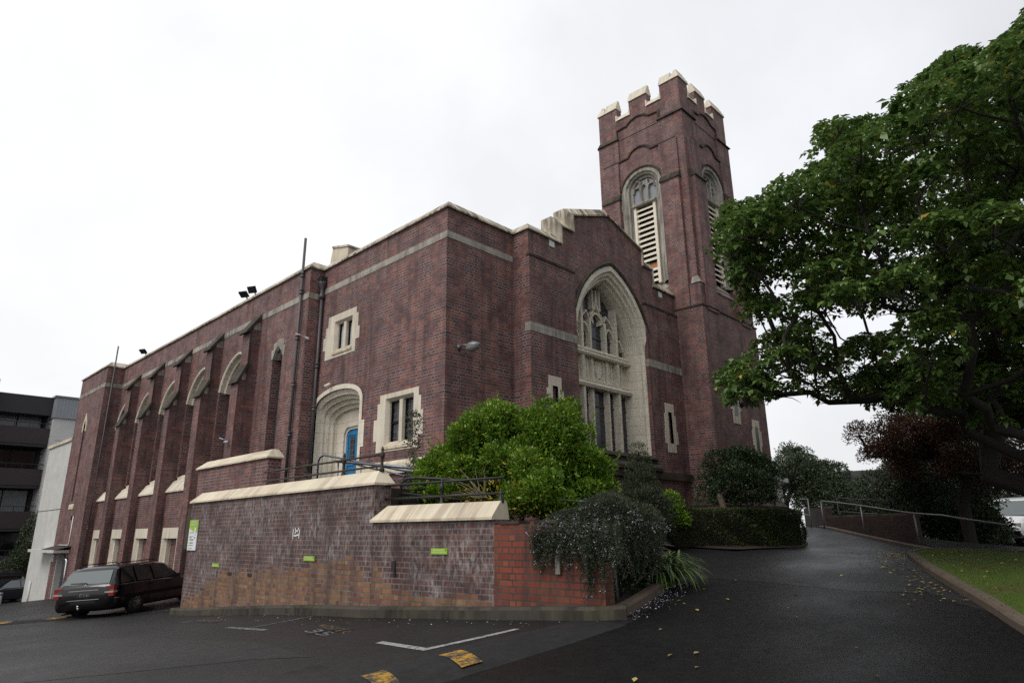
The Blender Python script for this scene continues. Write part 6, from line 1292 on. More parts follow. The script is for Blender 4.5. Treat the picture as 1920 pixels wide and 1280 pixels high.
for k in range(480):
    b_ = bb[rd.randrange(len(bb))]; v = sphere_dirs(1)[0]; v[2] = abs(v[2]); p = np.array(b_[:3]) + v * np.array(b_[3:6]) * .98; dr = unit(v * .7 + np.array([0, 0, .8]) + rng.normal(0, .25, 3)); ln = rd.uniform(.1, .34)
    for q in range(int(ln / .016)): sh.append((p + dr * q * .016, dr * .5 + rng.normal(0, .6, 3)))
SH = leaf_quads([s[0] for s in sh], [s[1] for s in sh], rng.uniform(.05, .085, len(sh)), .03, .5)
yl = blob_leaves([(-2.3, -4.3, 2.15, .5, .8, .3), (-2.35, -3.3, 2.12, .3, .7, .25), (-2.2, -4.9, 2.0, .45, .4, .4)], 420, .075, .032)
shrub('bush', (-1.2, -3.6, 1.55), 'large bright green rounded bush growing over the lower pale coping', 'bush', bb, 80000, .085, .036, 'leaf_bush', r0=.07, tips=40, seed=4, extra=(yl, 'leaf_yellow'), shoots=SH, fill=.22, roll=.5, upb=.6)
mb = MB().mat('twig'); rd = random.Random(5)     # dry bare twigs in front of the railing
for k in range(15):
    p = Vector((-2.55, -4.15 + rd.uniform(-.1, .1), 2.15)); d = Vector((rd.uniform(-.25, .05), rd.uniform(-.1, .75), rd.uniform(.0, .55)))
    mb.tube([p, p + d * .4 + Vector((0, 0, rd.uniform(-.06, .06))), p + d * .75 + Vector((0, .03, .03)), p + d], [.009, .007, .005, .003], 4, cap=False)
tag(obj('dry_twigs', mb), 'bundle of dry bare twigs sticking out between bush and iron railing', 'twigs')
# thin grey-green shrub by the corner of the building
gb = [(-2.25, -1.75, 2.9 + .19 * k, .16 + .03 * (k % 3), .16, .14) for k in range(6)] + lobes((-2.2, -2.0, 2.5), (.4, .5, .42), 8, .2, 3)
shrub('slender_shrub', (-2.2, -1.9, 1.7), 'thin grey green shrub with an open upright spray left of the big bush', 'shrub', gb, 2600, .055, .03, 'leaf_grey', bark='twig', r0=.02, seed=6, fill=.4)
# three shrubs by the church wall
cb = [(3.15, -3.55, 1.75 + .23 * k, .74 - .07 * k, .74 - .07 * k, .3) for k in range(8)] + lobes((3.15, -3.55, 2.1), (.7, .7, .6), 12, .26, 2)
shrub('conifer_shrub', (3.15, -3.55, 1.35), 'grey green cone shaped shrub below the right side of the great window', 'shrub', cb, 15000, .05, .018, 'leaf_olive', r0=.05, seed=7, tips=20, fill=.25, upb=.8)
shrub('low_shrub', (5.2, -3.1, 1.3), 'small light green shrub squeezed between two darker shrubs at the church wall', 'shrub', lobes((5.15, -3.1, 1.95), (.75, .7, .55), 14, .28, 8), 9000, .06, .032, 'leaf_bush', r0=.03, seed=8, fill=.25)
db = lobes((7.7, -3.75, 2.75), (1.15, 1.15, .98), 34, .42, 12)
shrub('dark_shrub', (6.85, -3.75, 1.2), 'dark glossy round shrub tree with a pale bare stem in front of the tower', 'shrub', db, 26000, .065, .034, 'leaf_dark', bark='bark_pale', r0=.09, seed=9, tips=30, fill=.2, upb=.5)
shrub('filler_shrub', (4.1, -3.2, 1.3), 'dark low shrub filling the gap under the cone shaped shrub', 'shrub', lobes((4.15, -3.25, 1.75), (.6, .5, .55), 10, .25, 14), 6000, .055, .028, 'leaf_dark', r0=.03, seed=10, fill=.25)
# clipped hedge following the kerb
hd_ = smooth_path([(4.75, -2.7), (5.3, -3.25), (6.8, -4.0), (8.8, -4.42), (9.75, -4.30), (10.05, -3.7)], 8)
Pn, Dn = [], []
hp2 = np.array(hd_); seg = np.linalg.norm(np.diff(hp2, axis=0), axis=1); cum = np.r_[0, np.cumsum(seg)]
def hedge_pt(n):
    s = rng.random(n) * cum[-1]; x = np.interp(s, cum, hp2[:, 0]); y = np.interp(s, cum, hp2[:, 1]); i = np.clip(np.searchsorted(cum, s) - 1, 0, len(seg) - 1)
    d = (hp2[i + 1] - hp2[i]) / seg[i][:, None]; return x, y, np.c_[d[:, 1], -d[:, 0]], s
n = 34000; x, y, nr, s = hedge_pt(n); side = rng.random(n)
hgt = .93 + .03 * np.sin(s * 3) + rng.normal(0, .015, n); th = .36
o = np.where(side < .42, th, np.where(side < .60, -th, rng.uniform(-th, th, n))) + rng.normal(0, .025, n); z = np.where(side < .60, rng.uniform(0.03, 1, n) * hgt, hgt + rng.normal(0, .02, n))
o = o - .05 * np.sin(z * 9 + s * 5)
P = np.c_[x + nr[:, 0] * o, y + nr[:, 1] * o, gz(x, y) + z]
D = np.where((side < .42)[:, None], np.c_[nr, np.full(n, .4)], np.where((side < .6)[:, None], np.c_[-nr, np.full(n, .4)], np.array([0, 0, 1.0]))) + rng.normal(0, .5, (n, 3))
V = leaf_quads(P, D, rng.uniform(.03, .06, n), rng.uniform(.016, .028, n), .6)
e = empty('hedge', (7.2, -4.1, 1.1), 'low clipped dark green hedge curving along the driveway kerb', 'hedge')
quads_obj('foliage', V, 'leaf_hedge', e)
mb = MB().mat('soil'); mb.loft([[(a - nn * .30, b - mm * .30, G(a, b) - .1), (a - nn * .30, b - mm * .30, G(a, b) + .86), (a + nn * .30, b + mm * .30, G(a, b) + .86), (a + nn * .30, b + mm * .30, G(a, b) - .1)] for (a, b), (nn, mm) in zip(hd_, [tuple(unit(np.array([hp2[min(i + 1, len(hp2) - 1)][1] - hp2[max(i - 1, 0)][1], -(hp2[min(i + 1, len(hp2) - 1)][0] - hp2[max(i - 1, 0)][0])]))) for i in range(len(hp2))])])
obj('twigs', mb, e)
# trailing rosemary over the end of the red wall
e = empty('rosemary', (-2.3, -6.2, .8), 'trailing rosemary bush covered in tiny pale blue flowers over the red wall end', 'bush')
rb = [(-2.25, -6.45, 1.72, .62, .42, .40), (-1.6, -6.55, 1.62, .6, .36, .38), (-1.75, -6.15, 1.62, .72, .62, .42), (-2.45, -6.05, 1.62, .5, .6, .30), (-1.35, -6.2, 1.62, .40, .45, .34), (-1.55, -6.0, 1.92, .38, .4, .26), (-2.75, -6.0, 1.50, .28, .45, .24), (-2.1, -6.45, 1.5, .5, .42, .32)]
V1 = blob_leaves(rb, 60000, .042, .010, fill=.25, roll=.9, upb=.3)
Pd, Dd, Pf = [], [], []
rd = random.Random(21)
for k in range(430):     # drooping strands
    t = rd.random(); u = rd.uniform(-3.50, -4.95) if t < .6 else None
    if u is not None:
        q = wp(u); x0, y0, z0 = q.x - .06 + rd.uniform(-.12, .05), q.y, 1.62 + rd.uniform(-.1, .15); ln = rd.uniform(.25, .55) + (.50 if -4.85 < u < -4.1 and rd.random() < .45 else 0) * rd.random()
    else: a = rd.uniform(-2.9, -1.25); x0, y0, z0 = a, -6.62 + rd.uniform(-.2, .12), 1.5 + rd.uniform(-.2, .1); ln = rd.uniform(.2, .5)
    m = int(ln / .0055)
    for i in range(m):
        f = i / m; p = (x0 - .03 * math.sin(f * 5 + k), y0 + .03 * math.sin(f * 4 + k * 2), z0 - ln * f); Pd.append(p); Dd.append((rd.uniform(-1, 1), rd.uniform(-1, 1), rd.uniform(-.6, .5)))
        if rd.random() < .016: Pf.append(p)
V2 = leaf_quads(Pd, Dd, .036, .009, .9)
bp = np.array(rb); pk = rng.integers(0, len(rb), 1050); d = sphere_dirs(1050); d[:, 2] = np.abs(d[:, 2]) * .9 - .15
Pf = np.concatenate([np.array(Pf), bp[pk, :3] + d * bp[pk, 3:6] * rng.uniform(.95, 1.1, 1050)[:, None]])
Pf = np.repeat(Pf, 3, 0) + rng.normal(0, .012, (len(Pf) * 3, 3))
V3 = leaf_quads(Pf, sphere_dirs(len(Pf)), .019, .016, 1.5)
quads_obj('foliage', np.concatenate([V1, V2, V3]), [('leaf_rosemary', len(V1) + len(V2)), ('flower', len(V3))], e)
mb = MB().mat('twig')
for k in range(22):
    p = Vector((rd.uniform(-2.9, -1.0), -6.45, rd.uniform(.75, 1.2))); d = Vector((rd.uniform(-.35, .35), rd.uniform(-.3, .05), rd.uniform(-.1, .5)))
    mb.tube([p, p + d * .5 + Vector((0, 0, .08)), p + d], [.012, .009, .004], 4, cap=False)
branch_net(mb, (-2.0, -6.0, .7), [b[:3] for b in rb], .05, seed=2, nside=5); obj('stems', mb, e)
# planter undergrowth
pb = [(-1.6, -6.2, .85, .8, .35, .3), (-.95, -6.3, .9, .4, .3, .3), (-2.3, -6.35, .8, .35, .25, .3)]
shrub('ground_ivy', (-1.4, -6.2, .6), 'dark creeping undergrowth beneath the rosemary inside the planter kerb', 'plant', pb, 5000, .05, .035, 'leaf_dark', r0=.02, seed=3, fill=.3)
shrub('creeper', (-.75, -6.45, .75), 'small bright green creeping plant at the planter kerb', 'plant', [(-.75, -6.42, .80, .3, .16, .12), (-1.0, -6.5, .72, .16, .1, .12)], 420, .055, .045, 'leaf_bush', r0=.01, seed=3, fill=.3)
mb = MB().mat('soil'); mb.add([(-2.85, -6.75, .52), (-2.3, -6.8, .58), (-1.5, -6.55, .66), (-.7, -6.35, .74), (-.3, -6.1, .78), (-.2, -5.2, .85), (-2.7, -5.9, .85)], [(0, 1, 2, 3, 4, 5, 6)]); struct('planter_soil', mb)
# strap-leaved clump at the end of the planter
e = empty('agapanthus', (-.35, -6.15, .78), 'clump of arching strap leaves at the driveway end of the planter', 'plant')
V = []; rd = random.Random(31)
for k in range(330):
    a = rd.uniform(0, 2 * math.pi); b0 = Vector((-.62 + rd.uniform(-.2, .22), -6.38 + rd.uniform(-.14, .18), .80)); L = rd.uniform(.55, 1.0); el = rd.uniform(.75, 1.45); dv = Vector((math.cos(a), math.sin(a), 0)); sd = Vector((-dv.y, dv.x, 0)); w = rd.uniform(.012, .021)
    pts = []; p = b0.copy(); ang = el
    for i in range(7): pts.append(p.copy()); p = p + (dv * math.cos(ang) + Vector((0, 0, math.sin(ang)))) * (L / 6); ang -= rd.uniform(.28, .46)
    for i in range(6):
        w0, w1 = w * (1 - (i / 6) ** 3), w * (1 - ((i + 1) / 6) ** 3); V.append([pts[i] - sd * w0, pts[i] + sd * w0, pts[i + 1] + sd * w1, pts[i + 1] - sd * w1])
quads_obj('leaves', V, 'leaf_strap', e)
# trees further away
def far_tree(name, base, label, blobs, n, L, leaf, r0=.2, group=None, seed=1, th=1.5, bark='bark', fill=.22, tips=40, **k):
    e = empty(name, base, label, 'tree', group); mb = MB().mat(bark); branch_net(mb, base, [b[:3] for b in blobs][:tips], r0, trunk_h=th, seed=seed, nside=6, rmin=.02); obj('trunk', mb, e)
    quads_obj('crown', blob_leaves(blobs, n, L, L * .5, fill=fill, **k), leaf, e)
far_tree('round_tree', (37.5, 3.6, 1.3), 'rounded grey green tree in the distance right of the tower base', lobes((37.6, 3.9, 3.8), (2.6, 2.6, 2.0), 34, .75, 3) + lobes((36.6, 5.2, 5.2), (2.0, 2.0, 1.6), 24, .65, 4), 26000, .17, 'leaf_round', seed=2)
far_tree('pale_tree', (41, 8.3, 1.3), 'thin pale crowned tree just behind the tower edge', lobes((40.8, 7.8, 5.3), (2.4, 2.4, 2.4), 22, .8, 5), 6000, .2, 'leaf_round', seed=4, fill=.5)
far_tree('conical_tree', (19.2, -5.0, 1.2), 'dense dark olive tree with a sloping side below the reddish maple', [(19.6, -5.4, 1.5 + .33 * k, 2.15 - .16 * k, 2.15 - .16 * k, .5) for k in range(10)] + lobes((19.6, -5.4, 2.4), (2.2, 2.2, 1.6), 26, .5, 6), 26000, .10, 'leaf_olive', seed=5, th=.8)
far_tree('maple', (17.4, -7.4, 1.0), 'reddish brown maple with a ragged crown behind the big tree', lobes((16.0, -5.9, 4.4), (1.8, 1.5, 1.2), 34, .45, 7) + lobes((17.4, -7.4, 4.0), (2.2, 2.2, 1.7), 34, .55, 8) + lobes((16.0, -7.4, 4.9), (1.5, 1.5, 1.2), 20, .5, 9) + lobes((18.6, -8.6, 3.4), (2.0, 1.8, 1.6), 24, .5, 10), 56000, .085, 'leaf_maple', seed=6, fill=.35)
for k, (x, y, z, rr, rz) in enumerate(((21.6, -5.9, 3.0, 2.0, 2.1), (32.5, -6.3, 4.6, 3.4, 3.6), (33.5, -10.4, 4.6, 3.2, 3.8), (26.0, -12.0, 4.8, 3.0, 3.2), (31.5, -4.6, 4.6, 3.0, 3.4))):
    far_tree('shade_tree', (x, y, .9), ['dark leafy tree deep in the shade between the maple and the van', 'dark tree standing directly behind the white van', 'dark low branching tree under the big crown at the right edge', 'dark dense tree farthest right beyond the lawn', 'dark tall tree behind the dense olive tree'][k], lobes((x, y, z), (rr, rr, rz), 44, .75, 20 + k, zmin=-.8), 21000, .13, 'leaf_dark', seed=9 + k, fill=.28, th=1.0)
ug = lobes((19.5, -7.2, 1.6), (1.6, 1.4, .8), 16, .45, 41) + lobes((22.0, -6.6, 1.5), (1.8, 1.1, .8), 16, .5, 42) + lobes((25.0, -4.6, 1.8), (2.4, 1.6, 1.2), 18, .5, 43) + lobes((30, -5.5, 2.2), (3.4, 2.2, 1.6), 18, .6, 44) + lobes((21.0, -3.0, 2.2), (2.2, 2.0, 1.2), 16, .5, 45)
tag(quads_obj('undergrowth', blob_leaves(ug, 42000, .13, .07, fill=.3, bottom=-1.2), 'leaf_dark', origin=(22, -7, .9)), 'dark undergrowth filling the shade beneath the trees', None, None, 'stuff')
far_tree('street_tree', (.2, 42.3, -2.6), 'dark small leaved tree in front of the apartment block', lobes((.35, 42.2, 1.0), (1.15, 1.15, 2.3), 26, .5, 11) + lobes((-.7, 42.0, .0), (1.1, 1.1, 1.2), 12, .45, 12), 9000, .13, 'leaf_olive', seed=8, fill=.35)

# fallen leaves and petals
P = []; 
for k in range(330):
    t = rng.random() ** .8; i = int(t * 34); p = Vector(lawn_edge[min(12 + int(rng.random() * 28), len(lawn_edge) - 2)]); P.append((p.x - .05 - abs(rng.normal(0, .35)), p.y + abs(rng.normal(0, .35))))
for k in range(90): P.append((rng.uniform(-6, 10), rng.uniform(-11, -3)))
P = np.array([p for p in P if not (p[1] > -6.2 and p[0] < 5) and not (p[1] > -4.9 and p[0] > 4)])
th = rng.uniform(0, 6.28, len(P)); D = np.c_[np.cos(th), np.sin(th), rng.uniform(-.05, .2, len(P))]
L = rng.uniform(.035, .095, len(P)); V = leaf_quads(np.c_[P, gz(P[:, 0], P[:, 1]) + .015], D, L, L * .6, .15, .1, -.05)
n2_ = 240; a = rng.random(n2_); pl = np.c_[rng.uniform(0, 9.4, n2_), np.zeros(n2_)]; pl[:, 1] = rng.uniform(-12.3, -8.6, n2_); 
keep = np.array([pl[i, 1] < np.interp(pl[i, 0], [p[0] for p in lawn_edge[5:38]], [p[1] for p in lawn_edge[5:38]]) - .3 for i in range(n2_)]); pl = pl[keep]
th = rng.uniform(0, 6.28, len(pl)); V2 = leaf_quads(np.c_[pl, gz(pl[:, 0], pl[:, 1]) + .185], np.c_[np.cos(th), np.sin(th), rng.uniform(0, .3, len(pl))], .07, .045, .3, .1)
tag(quads_obj('fallen_leaves', np.concatenate([V, V2]), 'fallen'), 'scattered pale yellow fallen leaves along the lawn kerb', None, None, 'stuff')
P = np.concatenate([np.c_[rng.uniform(-2.9, -.3, 520), rng.normal(-7.0, .16, 520)] + np.c_[np.zeros(520), np.linspace(0, 0, 520)], np.c_[rng.uniform(-2.7, -.6, 300), rng.uniform(-6.75, -6.45, 300)]])
P[:520, 1] += (P[:520, 0] + 2.9) * .19
lift = np.where(np.arange(len(P)) < 520, .012, .05)
zz = np.where(np.arange(len(P)) < 520, gz(P[:, 0], P[:, 1]) + .012, .56 + (P[:, 0] + 2.85) * .10)
wk_ = np.c_[rng.uniform(-3.75, -3.0, 120), rng.uniform(-7.0, 3.5, 120)]; wk_[:, 0] = -3.95 + (np.clip(-wk_[:, 1] - 2.3, 0, 9)) * .14 + rng.normal(0, .22, 120)
P = np.concatenate([P, wk_]); zz = np.concatenate([zz, gz(wk_[:, 0], wk_[:, 1]) + .012])
th = rng.uniform(0, 6.28, len(P)); V = leaf_quads(np.c_[P, zz], np.c_[np.cos(th), np.sin(th), rng.uniform(0, .3, len(P))], rng.uniform(.014, .03, len(P)), .016, .3, .1)
tag(quads_obj('petals', V, 'petal'), 'pale fallen petals scattered below the planter and wall', None, None, 'stuff')

# ------------------------------------------------------------------ vehicles (local: +x forward, y left, z up, wheels on z = 0)
def pt_on(secs, i, k): return Vector(secs[i][k])
def vehicle_body(st, mat):
    """st: stations (x, zbottom, zbelt, half width, ztop, half width at top)"""
    mb = MB().mat(mat); mb.smooth = True; loops = []
    for (x, zb, zs, w, zt, wt) in st:
        zm = (zb + zs) / 2
        half = [(0, zb), (w * .82, zb), (w * .96, zb + .06), (w, zm), (w * .985, zs - .03), (w * .95, zs), (wt + (w * .95 - wt) * .10, zs + (zt - zs) * .9 if zt > zs + .1 else zs + (zt - zs) * .5), (wt * .86, zt - .005), (wt * .5, zt + .012), (0, zt + .018)]
        L = [(x, y, z) for y, z in half]; loops.append(L + [(x, -y, z) for y, z in half[1:-1]][::-1])
    mb.loft(loops); k = len(loops[0]); mb.f += [tuple(range(k))[::-1], tuple(range(len(mb.v) - k, len(mb.v)))]; mb.mi += [mb.cur] * 2; mb.sm += [False] * 2
    return mb, loops
def wheel(parent, x, y, r, w, rim_mat='alloy', holes=8):
    s = 1 if y > 0 else -1
    mb = MB().mat('rubber'); mb.lathe((x, y, r), [(r * .62, -w / 2), (r * .93, -w / 2), (r, -w * .35), (r, w * .35), (r * .93, w / 2), (r * .62, w / 2)], 24, 'Y'); o = obj('wheel', mb, parent, local=True)
    mb = MB().mat(rim_mat); q = y + s * w * .36
    mb.lathe((x, q, r), [(r * .66, -s * .02), (r * .66, s * .02), (r * .58, s * .03), (r * .2, s * .045), (r * .05, s * .05)], 24, 'Y')
    mb.mat('black')
    for k in range(holes):
        a = 2 * math.pi * k / holes; c = Vector((x + math.cos(a) * r * .44, q + s * .042, r + math.sin(a) * r * .44)); mb.obox(c, Vector((-math.sin(a), 0, math.cos(a))) * r * .085, Vector((0, .006, 0)), Vector((math.cos(a), 0, math.sin(a))) * r * .11)
    obj('rim', mb, o, local=True)
def quad_patch(mb, a, b, c, d, inset, offv):
    A = [Vector(p) for p in (a, b, c, d)]; cen = sum(A, Vector()) / 4; mb.poly([p + (cen - p).normalized() * inset + offv for p in A])
# black estate car
H_ = Vector((.76, .64)).normalized(); car_c = Vector((-3.60, 9.10)) + Vector((-H_.y, H_.x)) * .82
hz = math.atan2(H_.y, H_.x)
ra = car_c; fa = car_c + H_ * 2.8
zL = G(ra.x - H_.y * .75, ra.y + H_.x * .75); zR = G(ra.x + H_.y * .75, ra.y - H_.x * .75); zF = G(fa.x, fa.y); zA = (zL + zR) / 2
car = empty('estate_car', (ra.x, ra.y, zA), 'black estate car seen from behind parked next to the brick boundary wall', 'car')
car.scale = (.95, 1.0, .915); car.rotation_euler = (math.atan2(zL - zR, 1.5) , -math.atan2(zF - zA, 2.8), hz)
st = [(-1.10, .46, .80, .70, .82, .68), (-1.06, .36, .90, .80, .93, .74), (-.98, .30, .93, .85, 1.0, .76), (-.72, .24, .93, .865, 1.38, .64), (-.60, .22, .93, .87, 1.44, .63), (.3, .20, .93, .87, 1.475, .63), (1.2, .20, .93, .87, 1.48, .63), (1.72, .20, .92, .87, 1.42, .62), (2.35, .20, .90, .865, .97, .70), (3.05, .22, .84, .85, .90, .70), (3.5, .30, .76, .80, .82, .66), (3.64, .40, .66, .70, .70, .60)]
mb, lp = vehicle_body(st, 'car_black'); obj('body', mb, car, local=True, sharp=40)
g = MB().mat('screen_glass'); y1, y2 = .70, .60
g.add([(-1.0 - .012, .66, .985), (-1.0 - .012, -.66, .985), (-.745 - .014, -.575, 1.345), (-.745 - .014, .575, 1.345)], [(0, 1, 2, 3)]); obj('rear_window', g, car, local=True)
for s in (1, -1):
    for (x0, x1, x0t, x1t) in ((-.80, -.10, -.58, -.10), (.0, .78, .0, .76), (.86, 1.95, .84, 1.58)):
        g = MB().mat('car_glass'); g.add([(x0, s * .842, .955), (x1, s * .842, .955), (x1t, s * .682, 1.385), (x0t, s * .682, 1.385)], [(0, 1, 2, 3)]); obj('side_window', g, car, local=True)
    mb = MB().mat('black_plastic'); mb.box(-.55, 3.2, min(s * .868, s * .885), max(s * .868, s * .885), .50, .60); obj('side_moulding', mb, car, local=True)
    mb = MB().mat('black_plastic'); mb.tube([(-.55, s * .56, 1.47), (-.45, s * .57, 1.53), (1.1, s * .57, 1.55), (1.25, s * .56, 1.49)], .014, 6); obj('roof_rail', mb, car, local=True)
    for x in (.62, 1.55): mb = MB().mat('black_plastic'); mb.box(x - .1, x + .1, min(s * .862, s * .885), max(s * .862, s * .885), .80, .83); obj('door_handle', mb, car, local=True)
    mb = MB().mat('tail_red'); mb.box(-1.085, -.90, min(s * .60, s * .842), max(s * .60, s * .842), .80, .90); mb.box(-1.10, -.90, min(s * .60, s * .846), max(s * .60, s * .846), .62, .71); mb.mat('tail_amber'); mb.box(-1.088, -.90, min(s * .60, s * .843), max(s * .60, s * .843), .755, .80); mb.mat('tail_clear'); mb.box(-1.104, -.90, min(s * .60, s * .848), max(s * .60, s * .848), .71, .755); obj('tail_light', mb, car, local=True)
    mb = MB().mat('car_black'); mb.obox((1.86, s * .95, .98), (.05, 0, 0), (0, .09, 0), (0, 0, .06)); obj('mirror', mb, car, local=True)
    wheel(car, 0, s * .77, .315, .20); wheel(car, 2.8, s * .77, .315, .20)
    mb = MB().mat('black'); mb.lathe((0, s * .83, .33), [(.36, -.02), (.36, .035)], 20, 'Y'); mb.lathe((2.8, s * .83, .33), [(.36, -.02), (.36, .03)], 20, 'Y'); obj('wheel_arch', mb, car, local=True)
def bpath(dx, dy): return [(-.60, -.885 - dy)] + [(-.80 - (.30 + dx) * max(0, math.cos(a)) ** .45, (.885 + dy) * math.sin(a)) for a in np.linspace(-1.5, 1.5, 17)] + [(-.60, .885 + dy)]
mb = MB().mat('black_plastic'); mb.smooth = True; mb.sweep(bpath(0, 0)[::-1], [(-.16, .22), (-.06, .235), (-.01, .30), (.012, .42), (.012, .50), (-.02, .55), (-.12, .57)], lambda u, v, w: (u, v, w))
mb.mat('galv'); mb.sweep(bpath(.0, 0)[1:-1][::-1], [(.0, .535), (.020, .54), (.020, .556), (.0, .562)], lambda u, v, w: (u, v, w)); obj('bumper', mb, car, local=True)
mb = MB().mat('galv'); mb.obox((-1.075, 0, .68), (.012, 0, 0), (0, .46, 0), (0, 0, .075)); mb.mat('chrome'); mb.obox((-1.095, 0, .815), (.012, 0, 0), (0, .42, 0), (0, 0, .012)); obj('plate_panel', mb, car, local=True)
mb = MB().mat('sign_dark'); mb.obox((-1.092, 0, .68), (.006, 0, 0), (0, .19, 0), (0, 0, .065)); pl = obj('number_plate', mb, car, local=True)
mb = MB().mat('sign_white'); put_text(mb, 'DEA180', .125, (-1.100, 0, .68), (0, -1, 0), (0, 0, 1), .33); obj('lettering', mb, pl, local=True)
mb = MB().mat('chrome')   # round three-pointed emblem
ringp = [(-1.05, .045 * math.cos(a), .925 + .045 * math.sin(a)) for a in np.linspace(0, 2 * math.pi, 17)]; mb.tube(ringp, .006, 5, False)
for a in (90, 210, 330): mb.tube([(-1.05, 0, .925), (-1.05, .045 * math.cos(R(a)), .925 + .045 * math.sin(R(a)))], [.008, .003], 5)
obj('emblem', mb, car, local=True)
mb = MB().mat('black'); mb.tube([(-1.03, -.05, .985), (-1.01, .0, 1.02), (-.985, .46, 1.03)], .012, 5); obj('wiper', mb, car, local=True)
mb = MB().mat('chrome'); mb.tube([(-1.1, 0, .30), (-1.26, 0, .30), (-1.28, 0, .36)], .025, 8); mb.lathe((-1.28, 0, .36), [(.02, 0), (.03, .03), (.02, .06)], 8); obj('tow_ball', mb, car, local=True)
mb = MB().mat('iron'); mb.tube([(-.8, .5, .2), (-1.15, .5, .2)], .035, 8); obj('exhaust', mb, car, local=True)
# distant dark hatchback
c2 = empty('hatchback', (.4, 45.2, G(.4, 45.2)), 'dark hatchback parked in front of the apartment block', 'car'); c2.rotation_euler = (0, 0, R(-160))
st = [(-.75, .4, .80, .72, .85, .66), (-.7, .3, .9, .80, .98, .72), (-.35, .22, .92, .85, 1.38, .60), (.3, .2, .92, .86, 1.47, .60), (1.1, .2, .91, .86, 1.46, .60), (1.9, .2, .90, .85, 1.0, .66), (2.7, .22, .80, .83, .86, .66), (3.25, .34, .66, .74, .7, .6)]
mb, lp = vehicle_body(st, 'car_dark'); obj('body', mb, c2, local=True, sharp=40)
for s in (1, -1):
    g = MB().mat('grey_glass'); g.add([(-.45, s * .83, .95), (.55, s * .835, .95), (.55, s * .67, 1.38), (-.2, s * .67, 1.36)], [(0, 1, 2, 3)]); g.add([(.65, s * .835, .95), (1.75, s * .835, .95), (1.25, s * .67, 1.37), (.65, s * .67, 1.38)], [(0, 1, 2, 3)]); obj('side_window', g, c2, local=True)
    wheel(c2, 0, s * .75, .31, .2, holes=5); wheel(c2, 2.5, s * .75, .31, .2, holes=5)
    mb = MB().mat('black'); mb.lathe((0, s * .82, .33), [(.36, -.02), (.36, .03)], 18, 'Y'); mb.lathe((2.5, s * .815, .33), [(.36, -.02), (.36, .03)], 18, 'Y'); obj('wheel_arch', mb, c2, local=True)
g = MB().mat('glass'); g.add([(1.24, .56, 1.40), (1.24, -.56, 1.40), (1.9, -.66, 1.03), (1.9, .66, 1.03)], [(0, 1, 2, 3)]); obj('windscreen', g, c2, local=True)
# white van under the trees
vn = empty('van', (28.9, -8.0, G(28.9, -8.0)), 'white van half hidden under the trees at the right edge', 'van'); vn.rotation_euler = (0, 0, R(165))
st = [(-1.0, .3, 1.1, .90, 1.95, .78), (-.9, .25, 1.1, .92, 2.0, .80), (1.6, .25, 1.1, .92, 2.0, .80), (2.2, .25, 1.08, .92, 1.9, .76), (2.75, .25, 1.02, .92, 1.18, .80), (3.4, .3, .9, .90, .98, .76), (3.6, .4, .7, .8, .75, .7)]
mb, lp = vehicle_body(st, 'van_white'); obj('body', mb, vn, local=True, sharp=40)
g = MB().mat('screen_glass'); g.add([(2.26, .70, 1.85), (2.26, -.70, 1.85), (2.77, -.80, 1.22), (2.77, .80, 1.22)], [(0, 1, 2, 3)]); obj('windscreen', g, vn, local=True)
for s in (1, -1):
    g = MB().mat('car_glass'); g.add([(1.3, s * .895, 1.18), (2.45, s * .895, 1.18), (2.1, s * .815, 1.75), (1.3, s * .815, 1.78)], [(0, 1, 2, 3)]); obj('side_window', g, vn, local=True)
    mb = MB().mat('tail_clear'); mb.obox((3.45, s * .68, .80), (.12, 0, 0), (0, .14, 0), (0, 0, .09)); obj('headlight', mb, vn, local=True)
    wheel(vn, 0, s * .8, .33, .22, holes=6); wheel(vn, 2.9, s * .8, .33, .22, holes=6)
    mb = MB().mat('van_white'); mb.obox((2.35, s * 1.02, 1.2), (.05, 0, 0), (0, .10, 0), (0, 0, .12)); obj('mirror', mb, vn, local=True)
mb = MB().mat('black_plastic'); mb.box(3.5, 3.68, -.8, .8, .35, .58); obj('bumper', mb, vn, local=True)

